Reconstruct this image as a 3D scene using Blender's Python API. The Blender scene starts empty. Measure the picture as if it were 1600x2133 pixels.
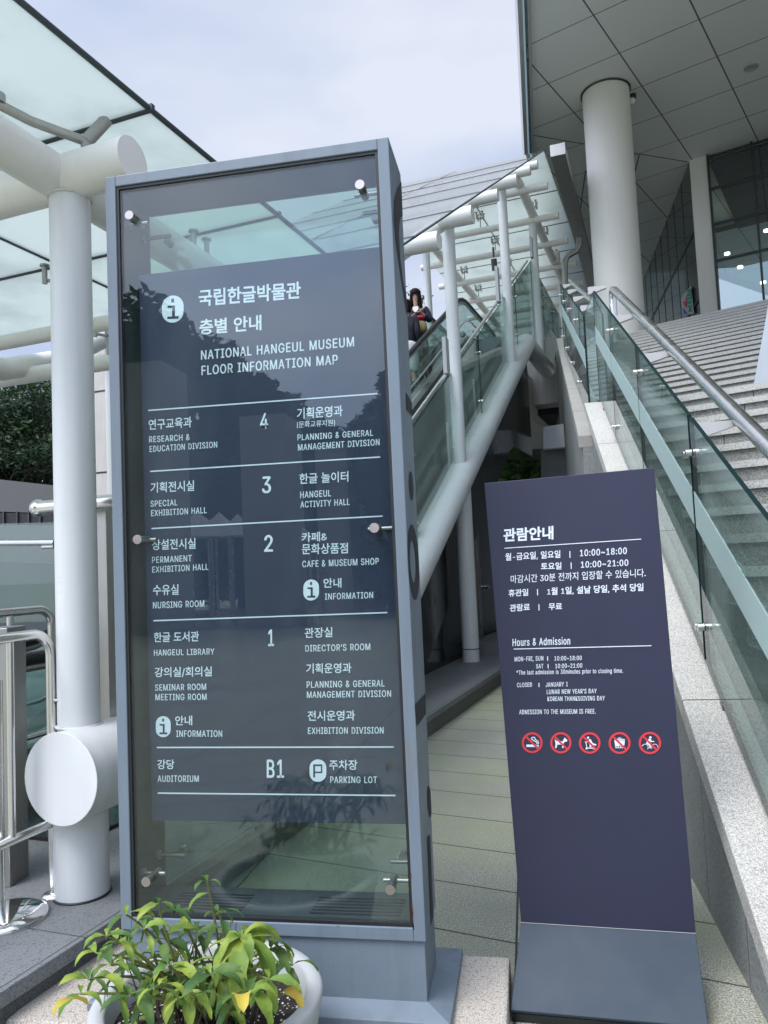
import bpy, math, random
from mathutils import Vector as V, Matrix
random.seed(7)
R = math.radians
S = bpy.context.scene
COL = S.collection

# ------------------------------------------------------------ camera
F, YAW, PIT, ROL = 1618.17, 0.1776, 0.0675, -0.045
cy, sy, cp, sp = math.cos(YAW), math.sin(YAW), math.cos(PIT), math.sin(PIT)
FW = V((-sy*cp, cy*cp, sp)); _r = V((cy, sy, 0)); _u = _r.cross(FW)
RT = _r*math.cos(ROL) + _u*math.sin(ROL); UP = _u*math.cos(ROL) - _r*math.sin(ROL)
CAM = V((0, 0, 1.55))
cd = bpy.data.cameras.new('camera'); cam = bpy.data.objects.new('camera', cd); COL.objects.link(cam)
cd.sensor_fit = 'HORIZONTAL'; cd.sensor_width = 36; cd.lens = 36*F/1600; cd.clip_start = .05; cd.clip_end = 2000
cam.matrix_world = Matrix(((RT.x, UP.x, -FW.x, CAM.x), (RT.y, UP.y, -FW.y, CAM.y), (RT.z, UP.z, -FW.z, CAM.z), (0, 0, 0, 1)))
S.camera = cam
S.render.resolution_x, S.render.resolution_y = 768, 1024
S.view_settings.view_transform = 'Standard'; S.view_settings.look = 'None'
S.view_settings.exposure = 1.0; S.view_settings.gamma = 1
S.cycles.max_bounces = 10; S.cycles.transparent_max_bounces = 24; S.cycles.glossy_bounces = 5
S.cycles.transmission_bounces = 6; S.cycles.use_denoising = True
S.cycles.caustics_reflective = False; S.cycles.caustics_refractive = False

# ------------------------------------------------------------ sky and sun (overcast)
SUN_EL, SUN_AZ = R(58), R(215)
W = bpy.data.worlds.new("World"); S.world = W; W.use_nodes = True
nt = W.node_tree; nt.nodes.clear()
def wn(t, **k):
    n = nt.nodes.new(t)
    for a, b in k.items(): setattr(n, a, b)
    return n
sky = wn('ShaderNodeTexSky', sky_type='NISHITA', sun_disc=False, sun_elevation=SUN_EL, sun_rotation=SUN_AZ)
tc = wn('ShaderNodeTexCoord'); mp = wn('ShaderNodeMapping'); mp.inputs['Scale'].default_value = (1.0, 1.0, 2.6)
no = wn('ShaderNodeTexNoise'); no.inputs['Scale'].default_value = 2.1; no.inputs['Detail'].default_value = 5; no.inputs['Roughness'].default_value = .45
cr = wn('ShaderNodeValToRGB')
cr.color_ramp.elements[0].position = .36; cr.color_ramp.elements[0].color = (2.5, 3.0, 4.2, 1)
cr.color_ramp.elements[1].position = .62; cr.color_ramp.elements[1].color = (4.15, 4.38, 4.95, 1)
mx = wn('ShaderNodeMix', data_type='RGBA'); mx.inputs[0].default_value = .9
bg = wn('ShaderNodeBackground'); bg.inputs['Strength'].default_value = .1
out = wn('ShaderNodeOutputWorld'); L = nt.links.new
# an overcast sky is brightest overhead and towards the hidden sun
dot = wn('ShaderNodeVectorMath', operation='DOT_PRODUCT'); dot.inputs[1].default_value = (math.sin(SUN_AZ)*math.cos(SUN_EL), math.cos(SUN_AZ)*math.cos(SUN_EL), math.sin(SUN_EL))
glow = wn('ShaderNodeMapRange', interpolation_type='SMOOTHSTEP'); glow.inputs[1].default_value = .30; glow.inputs[2].default_value = 1.0; glow.inputs[3].default_value = 1.0; glow.inputs[4].default_value = 3.4
mul = wn('ShaderNodeVectorMath', operation='SCALE')
L(tc.outputs['Generated'], dot.inputs[0]); L(dot.outputs['Value'], glow.inputs[0]); L(glow.outputs[0], mul.inputs['Scale'])
L(tc.outputs['Generated'], mp.inputs[0]); L(mp.outputs[0], no.inputs['Vector']); L(no.outputs['Fac'], cr.inputs[0])
L(sky.outputs[0], mx.inputs[6]); L(cr.outputs[0], mx.inputs[7]); L(mx.outputs[2], mul.inputs[0]); L(mul.outputs[0], bg.inputs[0]); L(bg.outputs[0], out.inputs[0])
sl = bpy.data.lights.new('sun', 'SUN'); sl.energy = 1.5; sl.angle = R(24); sl.color = (1, .97, .93)
so = bpy.data.objects.new('sun', sl); COL.objects.link(so)
sd = V((math.sin(SUN_AZ)*math.cos(SUN_EL), math.cos(SUN_AZ)*math.cos(SUN_EL), math.sin(SUN_EL)))
so.rotation_euler = sd.to_track_quat('Z', 'Y').to_euler()

# ------------------------------------------------------------ survey helpers: photo point -> place on a real plane
def ray(x, y): return FW + RT*((x-800)/F) + UP*((1066.5-y)/F)
def at_y(x, y, Y): d = ray(x, y); return CAM + d*(Y/d.y)
def at_x(x, y, X): d = ray(x, y); return CAM + d*(X/d.x)
def at_z(x, y, Z): d = ray(x, y); return CAM + d*((Z-1.55)/d.z)
TH = R(10.7); EE = V((math.sin(TH), math.cos(TH), 0)); ER = V((math.cos(TH), -math.sin(TH), 0)); Z = V((0, 0, 1))
def E(s, t, z): return EE*s + ER*t + Z*z                 # escalator axes: along, across, up
def at_t(x, y, t): d = ray(x, y); return CAM + d*((t-CAM.dot(ER))/d.dot(ER))
def st(P): return P.dot(EE), P.dot(ER), P.z

# ------------------------------------------------------------ materials
def nm(name):
    m = bpy.data.materials.new(name); m.use_nodes = True; m.node_tree.nodes.clear(); return m
class NT:
    def __init__(s, name): s.m = nm(name); s.t = s.m.node_tree; s.o = s.n('ShaderNodeOutputMaterial')
    def n(s, t, **k):
        n = s.t.nodes.new(t)
        for a, b in k.items():
            if a.startswith('_'): n.inputs[a[1:].replace('_', ' ')].default_value = b
            else: setattr(n, a, b)
        return n
    def l(s, a, b): s.t.links.new(a, b)
    def noise(s, scale, detail=4, rough=.55, vec=None, stretch=None):
        n = s.n('ShaderNodeTexNoise'); n.inputs['Scale'].default_value = scale; n.inputs['Detail'].default_value = detail; n.inputs['Roughness'].default_value = rough
        if vec is None:
            vec = s.n('ShaderNodeTexCoord').outputs['Object']
        if stretch:
            mp = s.n('ShaderNodeMapping'); mp.inputs['Scale'].default_value = stretch; s.l(vec, mp.inputs[0]); vec = mp.outputs[0]
        s.l(vec, n.inputs['Vector']); return n.outputs['Fac']
    def ramp(s, fac, stops):
        r = s.n('ShaderNodeValToRGB'); e = r.color_ramp.elements
        while len(e) < len(stops): e.new(.5)
        for i, (p, c) in enumerate(stops):
            e[i].position = p; e[i].color = (c[0], c[1], c[2], 1) if not isinstance(c, (int, float)) else (c, c, c, 1)
        s.l(fac, r.inputs[0]); return r.outputs[0]
    def mix(s, fac, a, b, mode='MIX'):
        m = s.n('ShaderNodeMix', data_type='RGBA', blend_type=mode)
        for i, v in ((0, fac), (6, a), (7, b)):
            if isinstance(v, (int, float)): m.inputs[i].default_value = v
            elif isinstance(v, tuple): m.inputs[i].default_value = (*v[:3], 1)
            else: s.l(v, m.inputs[i])
        return m.outputs[2]
    def math(s, op, a, b=0.0, c=None):
        m = s.n('ShaderNodeMath', operation=op)
        for i, v in enumerate((a, b) if c is None else (a, b, c)):
            if isinstance(v, (int, float)): m.inputs[i].default_value = v
            else: s.l(v, m.inputs[i])
        return m.outputs[0]
    def bsdf(s, col, rough=.5, metal=0, bump=None, bstr=.2, bdist=.01, spec=None):
        b = s.n('ShaderNodeBsdfPrincipled')
        for k, v in (('Base Color', col), ('Roughness', rough), ('Metallic', metal)):
            if isinstance(v, tuple): b.inputs[k].default_value = (*v[:3], 1)
            elif isinstance(v, (int, float)): b.inputs[k].default_value = v
            else: s.l(v, b.inputs[k])
        if spec is not None: b.inputs['Specular IOR Level'].default_value = spec
        if bump is not None:
            bp = s.n('ShaderNodeBump'); bp.inputs['Strength'].default_value = bstr; bp.inputs['Distance'].default_value = bdist
            s.l(bump, bp.inputs['Height']); s.l(bp.outputs[0], b.inputs['Normal'])
        s.l(b.outputs[0], s.o.inputs[0]); return b
def flat(name, c, rough=.5, metal=0, var=.12, scale=6, spec=None):
    t = NT(name); f = t.noise(scale, 5)
    col = t.mix(f, tuple(x*(1-var) for x in c), tuple(min(1, x*(1+var)) for x in c))
    r = t.ramp(t.noise(scale*2.3, 4), [(.3, max(.02, rough-.08)), (.7, min(1, rough+.1))])
    t.bsdf(col, r, metal, spec=spec); return t.m
def wallcoord(t):
    return t.n('ShaderNodeNewGeometry').outputs['Position']
def granite(name, c, dark=.35, grain=230, blotch=.25, rough=.7, seams=None, moss=0):
    """speckled granite; seams = list of (direction angle, spacing, offset) cut as dark joints, in world metres"""
    t = NT(name); P = wallcoord(t)
    g = t.noise(grain, 3, .7, P); g2 = t.noise(grain*.42, 2, .6, P); b = t.noise(1.3, 6, .62, P); st_ = t.noise(5, 5, .6, P)
    col = t.mix(t.ramp(g, [(.40, 0), (.58, 1)]), tuple(x*dark for x in c), tuple(min(1, x*1.18) for x in c))
    col = t.mix(t.ramp(g2, [(.36, 1), (.44, 0)]), col, tuple(x*.5 for x in c))
    col = t.mix(t.math('MULTIPLY', t.ramp(b, [(.35, 0), (.7, 1)]), blotch), col, tuple(x*.42 for x in (c[0]*1.02, c[1], c[2]*.9)))
    col = t.mix(t.math('MULTIPLY', t.ramp(st_, [(.5, 0), (.75, 1)]), blotch*.8), col, tuple(x*.55 for x in c))
    if moss:
        col = t.mix(t.math('MULTIPLY', t.ramp(t.noise(.8, 5, .6, P), [(.4, 0), (.65, 1)]), moss), col, (c[0]*.62, c[1]*.68, c[2]*.42))
    h = g
    if seams:
        sx = t.n('ShaderNodeSeparateXYZ'); t.l(P, sx.inputs[0]); tot = None
        for nx, ny, nz, spc, off, w in seams:
            d = t.math('ADD', t.math('ADD', t.math('MULTIPLY', sx.outputs[0], nx), t.math('MULTIPLY', sx.outputs[1], ny)), t.math('MULTIPLY', sx.outputs[2], nz))
            d = t.math('DIVIDE', t.math('ADD', d, off), spc)
            fr = t.math('ABSOLUTE', t.math('SUBTRACT', t.math('FRACT', d), .5))
            m = t.math('GREATER_THAN', fr, .5-w/spc/2)
            tot = m if tot is None else t.math('MAXIMUM', tot, m)
            tone = t.n('ShaderNodeTexWhiteNoise', noise_dimensions='1D'); t.l(t.math('FLOOR', t.math('ADD', d, .0)), tone.inputs['W'])
            col = t.mix(t.math('MULTIPLY', tone.outputs['Value'], .16), col, tuple(x*.5 for x in c))
        col = t.mix(tot, col, (.035, .035, .03))
        h = t.math('SUBTRACT', g, t.math('MULTIPLY', tot, 3))
    t.bsdf(col, rough, 0, h, .25, .004); return t.m
def glass(name, tint, f0=.05, rough=0.0, haze=0, dirt=0):
    t = NT(name); g = t.n('ShaderNodeNewGeometry')
    dt = t.n('ShaderNodeVectorMath', operation='DOT_PRODUCT'); t.l(g.outputs['Incoming'], dt.inputs[0]); t.l(g.outputs['Normal'], dt.inputs[1])
    c = t.math('ABSOLUTE', dt.outputs['Value']); p = t.math('POWER', t.math('SUBTRACT', 1.0, c), 5.0)
    fac = t.math('ADD', t.math('MULTIPLY', p, 1-f0), f0)
    tr = t.n('ShaderNodeBsdfTransparent'); tr.inputs[0].default_value = (*tint, 1)
    gl = t.n('ShaderNodeBsdfGlossy'); gl.inputs['Roughness'].default_value = rough
    ms = t.n('ShaderNodeMixShader'); t.l(fac, ms.inputs[0]); t.l(tr.outputs[0], ms.inputs[1]); t.l(gl.outputs[0], ms.inputs[2]); o = ms.outputs[0]
    if haze or dirt:
        df = t.n('ShaderNodeBsdfDiffuse'); df.inputs[0].default_value = (.5, .56, .55, 1)
        d = t.math('ADD', t.math('MULTIPLY', t.ramp(t.noise(3, 6, .65, None, (1, 1, .25)), [(.45, 0), (.8, 1)]), dirt), haze)
        m2 = t.n('ShaderNodeMixShader'); t.l(d, m2.inputs[0]); t.l(o, m2.inputs[1]); t.l(df.outputs[0], m2.inputs[2]); o = m2.outputs[0]
    t.l(o, t.o.inputs[0]); return t.m
def frosted(name, tint, clear=.15, dirt=.3):
    t = NT(name); P = wallcoord(t)
    d = t.math('MULTIPLY', t.ramp(t.noise(1.2, 7, .68, P), [(.5, 0), (.72, 1)]), dirt)
    col = t.mix(d, tint, tuple(x*.6 for x in tint))
    a = t.n('ShaderNodeBsdfTranslucent'); t.l(col, a.inputs[0])
    b = t.n('ShaderNodeBsdfTransparent'); t.l(col, b.inputs[0])
    m = t.n('ShaderNodeMixShader'); m.inputs[0].default_value = clear; t.l(a.outputs[0], m.inputs[1]); t.l(b.outputs[0], m.inputs[2])
    gl = t.n('ShaderNodeBsdfGlossy'); gl.inputs['Roughness'].default_value = .15
    m2 = t.n('ShaderNodeMixShader'); m2.inputs[0].default_value = .04; t.l(m.outputs[0], m2.inputs[1]); t.l(gl.outputs[0], m2.inputs[2])
    t.l(m2.outputs[0], t.o.inputs[0]); return t.m
def painted(name, c, rough=.4, streak=.25, grime=(.3, .3, .28), rust=0, metal=0, scale=1.0):
    t = NT(name); P = wallcoord(t)
    s = t.noise(7*scale, 6, .65, P, (2.2, 2.2, .18)); b = t.noise(2.5*scale, 6, .6, P)
    col = t.mix(t.math('MULTIPLY', t.ramp(s, [(.48, 0), (.75, 1)]), streak), c, grime)
    col = t.mix(t.math('MULTIPLY', t.ramp(b, [(.5, 0), (.8, 1)]), streak*.8), col, tuple(x*.72 for x in c))
    sp_ = t.noise(38*scale, 3, .6, P); col = t.mix(t.math('MULTIPLY', t.ramp(sp_, [(.70, 0), (.74, 1)]), streak*1.6), col, grime)
    if rust:
        col = t.mix(t.math('MULTIPLY', t.ramp(t.noise(3.1, 6, .7, P, (1, 1, .5)), [(.64, 0), (.70, 1)]), rust), col, (.22, .09, .035))
    r = t.ramp(b, [(.3, rough-.06), (.7, rough+.12)])
    t.bsdf(col, r, metal); return t.m
def steel(name, c=(.76, .75, .73), rough=.22, brushed=True):
    t = NT(name); f = t.noise(30, 3, .5, None, (1, 1, .06) if brushed else None)
    t.bsdf(t.mix(f, tuple(x*.85 for x in c), c), t.ramp(t.noise(6, 4), [(.3, rough*.7), (.7, rough*1.4)]), 1.0); return t.m

M = {}
SEAM = .68+.805   # joint line that runs away from the foot of the directory
M['white'] = painted('white_painted_steel', (.66, .675, .675), .32, .2, (.44, .41, .35), .08)
M['offwhite'] = painted('cream_painted_steel', (.66, .655, .62), .4, .3, (.36, .34, .28), 0)
M['frame'] = painted('blue_grey_painted_steel', (.150, .190, .232), .42, .5, (.10, .115, .13), .12)
M['frame_in'] = painted('inner_grey_steel', (.050, .064, .072), .5, .4, (.05, .06, .06))
M['cream'] = painted('cream_white_steel', (.80, .785, .745), .35, .14, (.5, .44, .34), .04)
M['rubber'] = flat('black_rubber', (.012, .012, .014), .45)
M['steel'] = steel('stainless_steel')
M['satin'] = steel('satin_steel', (.42, .41, .39), .38)
M['mirror'] = steel('polished_steel', (.75, .74, .73), .06, False)
M['pewter'] = steel('pewter_cap', (.46, .41, .395), .4, False)
M['glass'] = glass('sign_glass', (.88, .92, .925), .056, 0, .0, .03)
M['backglass'] = glass('rear_sign_glass', (.76, .87, .81), .05, 0, .02, .05)
M['edge'] = flat('glass_edge', (.004, .018, .018), .6, spec=.12)
M['guard'] = glass('green_guard_glass', (.82, .935, .90), .085, 0, .065, .05)
M['band'] = flat('frosted_band', (.36, .475, .46), .6, 0, .05, 3)
M['bandtext'] = flat('band_lettering', (.17, .30, .29), .6)
M['roof'] = frosted('frosted_roof_glass', (.555, .60, .58), .1, .4)
M['clearroof'] = glass('clear_roof_glass', (.93, .96, .97), .05, 0, .02, .03)
M['film'] = flat('navy_printed_film', (.018, .030, .062), .5, 0, .06, 2)
M['letter'] = flat('pale_cyan_lettering', (.80, .90, .93), .6, 0, .03)
M['letterw'] = flat('white_lettering', (.74, .79, .86), .6, 0, .03)
M['navy'] = flat('navy_laminate', (.024, .026, .058), .44, 0, .13, 2.2)
M['navyfoot'] = painted('navy_steel_foot', (.026, .042, .062), .62, .15, (.06, .07, .08), .02)
M['red'] = flat('sign_red', (.66, .045, .06), .5, 0, .04)
M['decal'] = flat('dark_decal', (.022, .025, .030), .8)
M['dark'] = flat('dark_void', (.012, .013, .014), .6)
M['blackpanel'] = flat('black_gloss_panel', (.010, .011, .012), .12, 0, .2, 3)
M['pave'] = granite('granite_paving', (.475, .478, .405), .15, 150, .6, .75,
                    [(math.sin(R(17)), math.cos(R(17)), 0, .46, .12, .010), (1, 0.0, 0, 1.36, SEAM, .010)], .6)
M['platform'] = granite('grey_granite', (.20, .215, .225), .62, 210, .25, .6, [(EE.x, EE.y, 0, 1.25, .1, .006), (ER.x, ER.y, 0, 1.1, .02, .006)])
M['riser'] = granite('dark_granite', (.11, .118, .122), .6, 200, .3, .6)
M['tan'] = granite('tan_granite', (.54, .49, .43), .5, 210, .2, .7)
M['cope'] = granite('pale_granite', (.63, .615, .575), .36, 230, .30, .7, [(0, 1, 0, 1.52, .87, .006)])
M['upcope'] = granite('weathered_granite', (.42, .41, .375), .5, 200, .3, .7, [(0, 1, 0, 1.52, .3, .01)])
M['wall'] = granite('grey_granite_cladding', (.27, .285, .28), .6, 170, .35, .7, [(0, 1, 0, .62, .1, .008)])
M['step'] = granite('stair_granite', (.32, .315, .295), .4, 120, .55, .75, [(.883, -.469, 0, 1.3, .2, .008)])
M['nose'] = granite('pale_nosing', (.48, .47, .44), .7, 200, .12, .65)
M['concrete'] = painted('cast_concrete', (.40, .385, .355), .8, .55, (.20, .19, .17))
M['pier'] = painted('pale_concrete_cladding', (.44, .42, .39), .8, .4, (.25, .23, .20))
M['pot'] = painted('pale_grey_pot', (.40, .415, .415), .7, .2, (.45, .45, .43))
M['roofdark'] = flat('dark_grey_metal', (.082, .080, .080), .55)
M['skin'] = flat('skin', (.58, .36, .27), .55, 0, .05)
M['hair'] = flat('dark_hair', (.012, .009, .009), .75, 0, .3, 60, spec=.15)
M['cloth_navy'] = flat('navy_knit', (.012, .014, .026), .85)
M['cloth_white'] = flat('white_cotton', (.70, .68, .66), .85)
M['skirt'] = flat('dark_grey_cloth', (.045, .055, .062), .85)
M['tanbag'] = flat('tan_canvas', (.26, .185, .085), .8)

# soffit panels: joints of a skewed grid cut into the painted metal
def soffit_mat():
    t = NT('soffit_panels'); P = wallcoord(t); sx = t.n('ShaderNodeSeparateXYZ'); t.l(P, sx.inputs[0]); tot = None
    a = R(-25.4); b = R(64.2)
    for ang, spc, off, w in ((b, 1.55, None, .03), (a, 1.42, None, .022)):
        nx, ny = -math.sin(ang), math.cos(ang)
        ref = V((1.606, 14.09)) if ang > 0 else V((.706, 15.082))
        d = t.math('ADD', t.math('MULTIPLY', sx.outputs[0], nx), t.math('MULTIPLY', sx.outputs[1], ny))
        d = t.math('DIVIDE', t.math('SUBTRACT', d, ref.x*nx+ref.y*ny - spc/2), spc)
        fr = t.math('ABSOLUTE', t.math('SUBTRACT', t.math('FRACT', d), .5))
        m = t.math('LESS_THAN', fr, w/spc/2); tot = m if tot is None else t.math('MAXIMUM', tot, m)
    n = t.noise(.5, 3, .5, P)
    col = t.mix(n, (.76, .79, .77), (.82, .84, .82))
    col = t.mix(tot, col, (.10, .105, .105))
    t.bsdf(col, .5); return t.m
M['soffit'] = soffit_mat()
M['fascia'] = painted('grey_fascia_metal', (.40, .41, .42), .35, .15, (.28, .28, .28))
M['bigcolumn'] = painted('cream_column', (.72, .705, .66), .5, .1, (.5, .48, .44))
M['curtain'] = glass('dark_curtain_glass', (.64, .74, .75), .10, 0, .01, 0)
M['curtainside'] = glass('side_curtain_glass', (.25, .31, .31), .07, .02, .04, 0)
M['mullion'] = flat('dark_mullion', (.03, .034, .036), .4)
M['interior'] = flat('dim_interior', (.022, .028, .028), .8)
M['blind'] = flat('pale_interior_wall', (.62, .70, .73), .8)
def emit(name, c, s):
    t = NT(name); e = t.n('ShaderNodeEmission'); e.inputs[0].default_value = (*c, 1); e.inputs[1].default_value = s; t.l(e.outputs[0], t.o.inputs[0]); return t.m
M['lamp'] = emit('lit_downlight', (1, .86, .62), 7)
M['bark'] = flat('bark', (.05, .038, .028), .9, 0, .3, 9)
def leafmat(name, a, b, trans=.35, veins=False, yellow=None):
    t = NT(name); oi = t.n('ShaderNodeNewGeometry'); rnd = oi.outputs['Random Per Island']
    col = t.mix(rnd, a, b)
    if yellow: col = t.mix(t.math('MULTIPLY', t.ramp(t.noise(16, 4, .6, wallcoord(t)), [(.45, 0), (.62, 1)]), .8), col, yellow)
    if yellow: col = t.mix(t.ramp(t.noise(48, 4, .65, wallcoord(t)), [(.66, 0), (.72, 1)]), col, (.10, .06, .018))
    b_ = t.n('ShaderNodeBsdfPrincipled'); t.l(col, b_.inputs['Base Color']); b_.inputs['Roughness'].default_value = .62
    tr = t.n('ShaderNodeBsdfTranslucent'); t.l(col, tr.inputs[0]); m = t.n('ShaderNodeMixShader'); m.inputs[0].default_value = trans
    t.l(b_.outputs[0], m.inputs[1]); t.l(tr.outputs[0], m.inputs[2]); t.l(m.outputs[0], t.o.inputs[0]); return t.m
M['leaf_dark'] = leafmat('dark_foliage', (.008, .024, .012), (.028, .06, .024))
M['leaf_mid'] = leafmat('mid_foliage', (.016, .045, .016), (.05, .10, .032))
M['leaf_bright'] = leafmat('bright_foliage', (.03, .085, .02), (.10, .19, .045))
M['leaf_pine'] = leafmat('pine_foliage', (.008, .02, .014), (.022, .045, .026), .15)
M['leaf_pot'] = leafmat('pot_leaf_green', (.085, .185, .030), (.20, .30, .045), .3, True, (.34, .40, .06))
M['leaf_pot_dark'] = leafmat('pot_leaf_deep_green', (.035, .10, .022), (.07, .15, .035), .3, True, (.12, .19, .04))
M['leaf_pot_yellow'] = leafmat('pot_leaf_yellow', (.40, .38, .05), (.55, .42, .06), .3, True, (.48, .25, .04))
M['bracket'] = flat('white_bracket_steel', (.47, .465, .46), .4)
M['hill'] = leafmat('hillside_foliage', (.012, .03, .012), (.04, .075, .025), .1)
M['stem'] = flat('plant_stem', (.17, .17, .055), .6, 0, .3, 20)
M['deadstem'] = flat('dry_stem', (.075, .05, .035), .8, 0, .3, 20)
def soilmat():
    t = NT('perlite_soil'); P = wallcoord(t); v = t.n('ShaderNodeTexVoronoi'); v.inputs['Scale'].default_value = 120; t.l(P, v.inputs['Vector'])
    w = t.n('ShaderNodeSeparateColor'); t.l(v.outputs['Color'], w.inputs[0])
    m = t.math('MULTIPLY', t.math('GREATER_THAN', w.outputs[0], .74), t.math('LESS_THAN', v.outputs['Distance'], .42))
    t.bsdf(t.mix(m, t.mix(w.outputs[1], (.008, .006, .005), (.032, .023, .017)), (.62, .58, .50)), .9, 0, m, .6, .004); return t.m
M['soil'] = soilmat()
M['stele'] = flat('white_board', (.38, .42, .45), .5, 0, .02)
M['green'] = flat('emblem_green', (.02, .25, .16), .5); M['blue'] = flat('emblem_blue', (.02, .06, .35), .5)
M['labelwhite'] = flat('white_sticker', (.78, .80, .80), .5)
M['magenta'] = flat('pattern_red', (.45, .02, .06), .7)
M['pink'] = flat('sticker_pink', (.75, .25, .32), .5)
M['tent'] = flat('white_tent_fabric', (.78, .79, .80), .8)

# ------------------------------------------------------------ mesh building
class MB:
    def __init__(s): s.v = []; s.f = []; s.mi = []; s.sm = []
    def add(s, vs, fs, m=0, smooth=False):
        o = len(s.v); s.v += [V(p) for p in vs]
        for f in fs: s.f.append(tuple(o+i for i in f)); s.mi.append(m); s.sm.append(smooth)
        return s
    def hexa(s, b, t, m=0):
        return s.add(list(b)+list(t), [(3, 2, 1, 0), (4, 5, 6, 7), (0, 1, 5, 4), (1, 2, 6, 5), (2, 3, 7, 6), (3, 0, 4, 7)], m)
    def box(s, a, b, m=0):
        (x0, y0, z0), (x1, y1, z1) = a, b
        return s.hexa([(x0, y0, z0), (x1, y0, z0), (x1, y1, z0), (x0, y1, z0)], [(x0, y0, z1), (x1, y0, z1), (x1, y1, z1), (x0, y1, z1)], m)
    def obox(s, o, ax, ay, az, m=0):
        o, ax, ay, az = V(o), V(ax), V(ay), V(az)
        return s.hexa([o, o+ax, o+ax+ay, o+ay], [o+az, o+ax+az, o+ax+ay+az, o+ay+az], m)
    def prism(s, poly, ext, m=0, me=None):
        poly = [V(p) for p in poly]; ext = V(ext); n = len(poly)
        o = len(s.v); s.v += poly + [p+ext for p in poly]
        s.f.append(tuple(o+i for i in reversed(range(n)))); s.f.append(tuple(o+n+i for i in range(n))); s.mi += [m, m]; s.sm += [False, False]
        for i in range(n):
            j = (i+1) % n; s.f.append((o+i, o+j, o+n+j, o+n+i)); s.mi.append(m if me is None else me); s.sm.append(False)
        return s
    def poly(s, pts, m=0): return s.add(pts, [tuple(range(len(pts)))], m)
    def tube(s, path, r, n=16, m=0, caps=True, capm=None):
        path = [V(p) for p in path]; rs = r if isinstance(r, (list, tuple)) else [r]*len(path)
        t0 = (path[1]-path[0]).normalized(); up = Z if abs(t0.z) < .9 else V((1, 0, 0)); a = t0.cross(up).normalized(); rings = []
        for i, p in enumerate(path):
            d = (path[min(i+1, len(path)-1)] - path[max(i-1, 0)]).normalized()
            a = (a - d*a.dot(d)).normalized(); b = d.cross(a); k = 1.0
            if 0 < i < len(path)-1:
                c = (path[i]-path[i-1]).normalized().dot(d); k = 1/max(c, .4)
            o = len(s.v)
            for j in range(n):
                th = 2*math.pi*j/n; s.v.append(p+(a*math.cos(th)+b*math.sin(th))*rs[i])
            rings.append(o)
        for q in range(len(rings)-1):
            for j in range(n):
                k = (j+1) % n; s.f.append((rings[q]+j, rings[q]+k, rings[q+1]+k, rings[q+1]+j)); s.mi.append(m); s.sm.append(True)
        if caps:
            o = len(s.v); s.v += [s.v[rings[0]+j].copy() for j in range(n)] + [s.v[rings[-1]+j].copy() for j in range(n)]
            s.f.append(tuple(o+j for j in reversed(range(n)))); s.f.append(tuple(o+n+j for j in range(n)))
            s.mi += [m if capm is None else capm]*2; s.sm += [False]*2
        return s
    def cyl(s, p0, p1, r, n=28, m=0, r1=None): return s.tube([p0, p1], [r, r if r1 is None else r1], n, m)
    def lathe(s, c, prof, n=48, m=0, smooth=True, mats=None):
        c = V(c); o = len(s.v); k = len(prof)
        for j in range(n):
            th = 2*math.pi*j/n
            for r, z in prof: s.v.append(c+V((r*math.cos(th), r*math.sin(th), z)))
        for j in range(n):
            q = (j+1) % n
            for i in range(k-1):
                s.f.append((o+j*k+i, o+q*k+i, o+q*k+i+1, o+j*k+i+1)); s.mi.append(m if mats is None else mats[i]); s.sm.append(smooth)
        return s
    def ball(s, c, r, n=12, m=0, sq=(1, 1, 1)):
        c = V(c); o = len(s.v); h = n//2
        for i in range(h+1):
            for j in range(n):
                a, b = math.pi*i/h, 2*math.pi*j/n
                s.v.append(c+V((r*sq[0]*math.sin(a)*math.cos(b), r*sq[1]*math.sin(a)*math.sin(b), r*sq[2]*math.cos(a))))
        for i in range(h):
            for j in range(n):
                k = (j+1) % n; s.f.append((o+i*n+j, o+(i+1)*n+j, o+(i+1)*n+k, o+i*n+k)); s.mi.append(m); s.sm.append(True)
        return s
    def build(s, name, mats, parent=None, bevel=0):
        me = bpy.data.meshes.new(name)
        loc = V((0, 0, 0))
        if parent is not None:
            q = parent
            while q is not None: loc = loc + V(q.location); q = q.parent
        else:
            xs = [p.x for p in s.v]; ys = [p.y for p in s.v]; loc = V(((min(xs)+max(xs))/2, (min(ys)+max(ys))/2, min(p.z for p in s.v)))
        me.from_pydata([tuple(p-loc) for p in s.v], [], s.f)
        mats = mats if isinstance(mats, (list, tuple)) else [mats]
        for m in mats: me.materials.append(M[m])
        me.polygons.foreach_set('material_index', s.mi); me.polygons.foreach_set('use_smooth', s.sm); me.update()
        o = bpy.data.objects.new(name, me); COL.objects.link(o)
        if parent is not None: o.parent = parent
        else: o.location = loc
        if bevel:
            b = o.modifiers.new('soft_edge', 'BEVEL'); b.width = bevel; b.segments = 2; b.limit_method = 'ANGLE'; b.angle_limit = R(50)
        return o
def tag(o, label, cat, group=None):
    o['label'] = label; o['category'] = cat
    if group: o['group'] = group
    return o
def thing(name, label, cat, loc, group=None):
    o = bpy.data.objects.new(name, None); COL.objects.link(o); o.location = V(loc); o.empty_display_size = .2
    return tag(o, label, cat, group)
def struct(o, kind='structure'): o['kind'] = kind; return o
def stadium(cx, cy, w, h, n=10):
    r = w/2; pts = []
    for i in range(n+1):
        a = math.pi*i/n; pts.append((cx+r*math.cos(a), cy-(h/2-r)-r*math.sin(a)))
    for i in range(n+1):
        a = math.pi+math.pi*i/n; pts.append((cx+r*math.cos(a), cy+(h/2-r)-r*math.sin(a)))
    return pts
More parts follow.
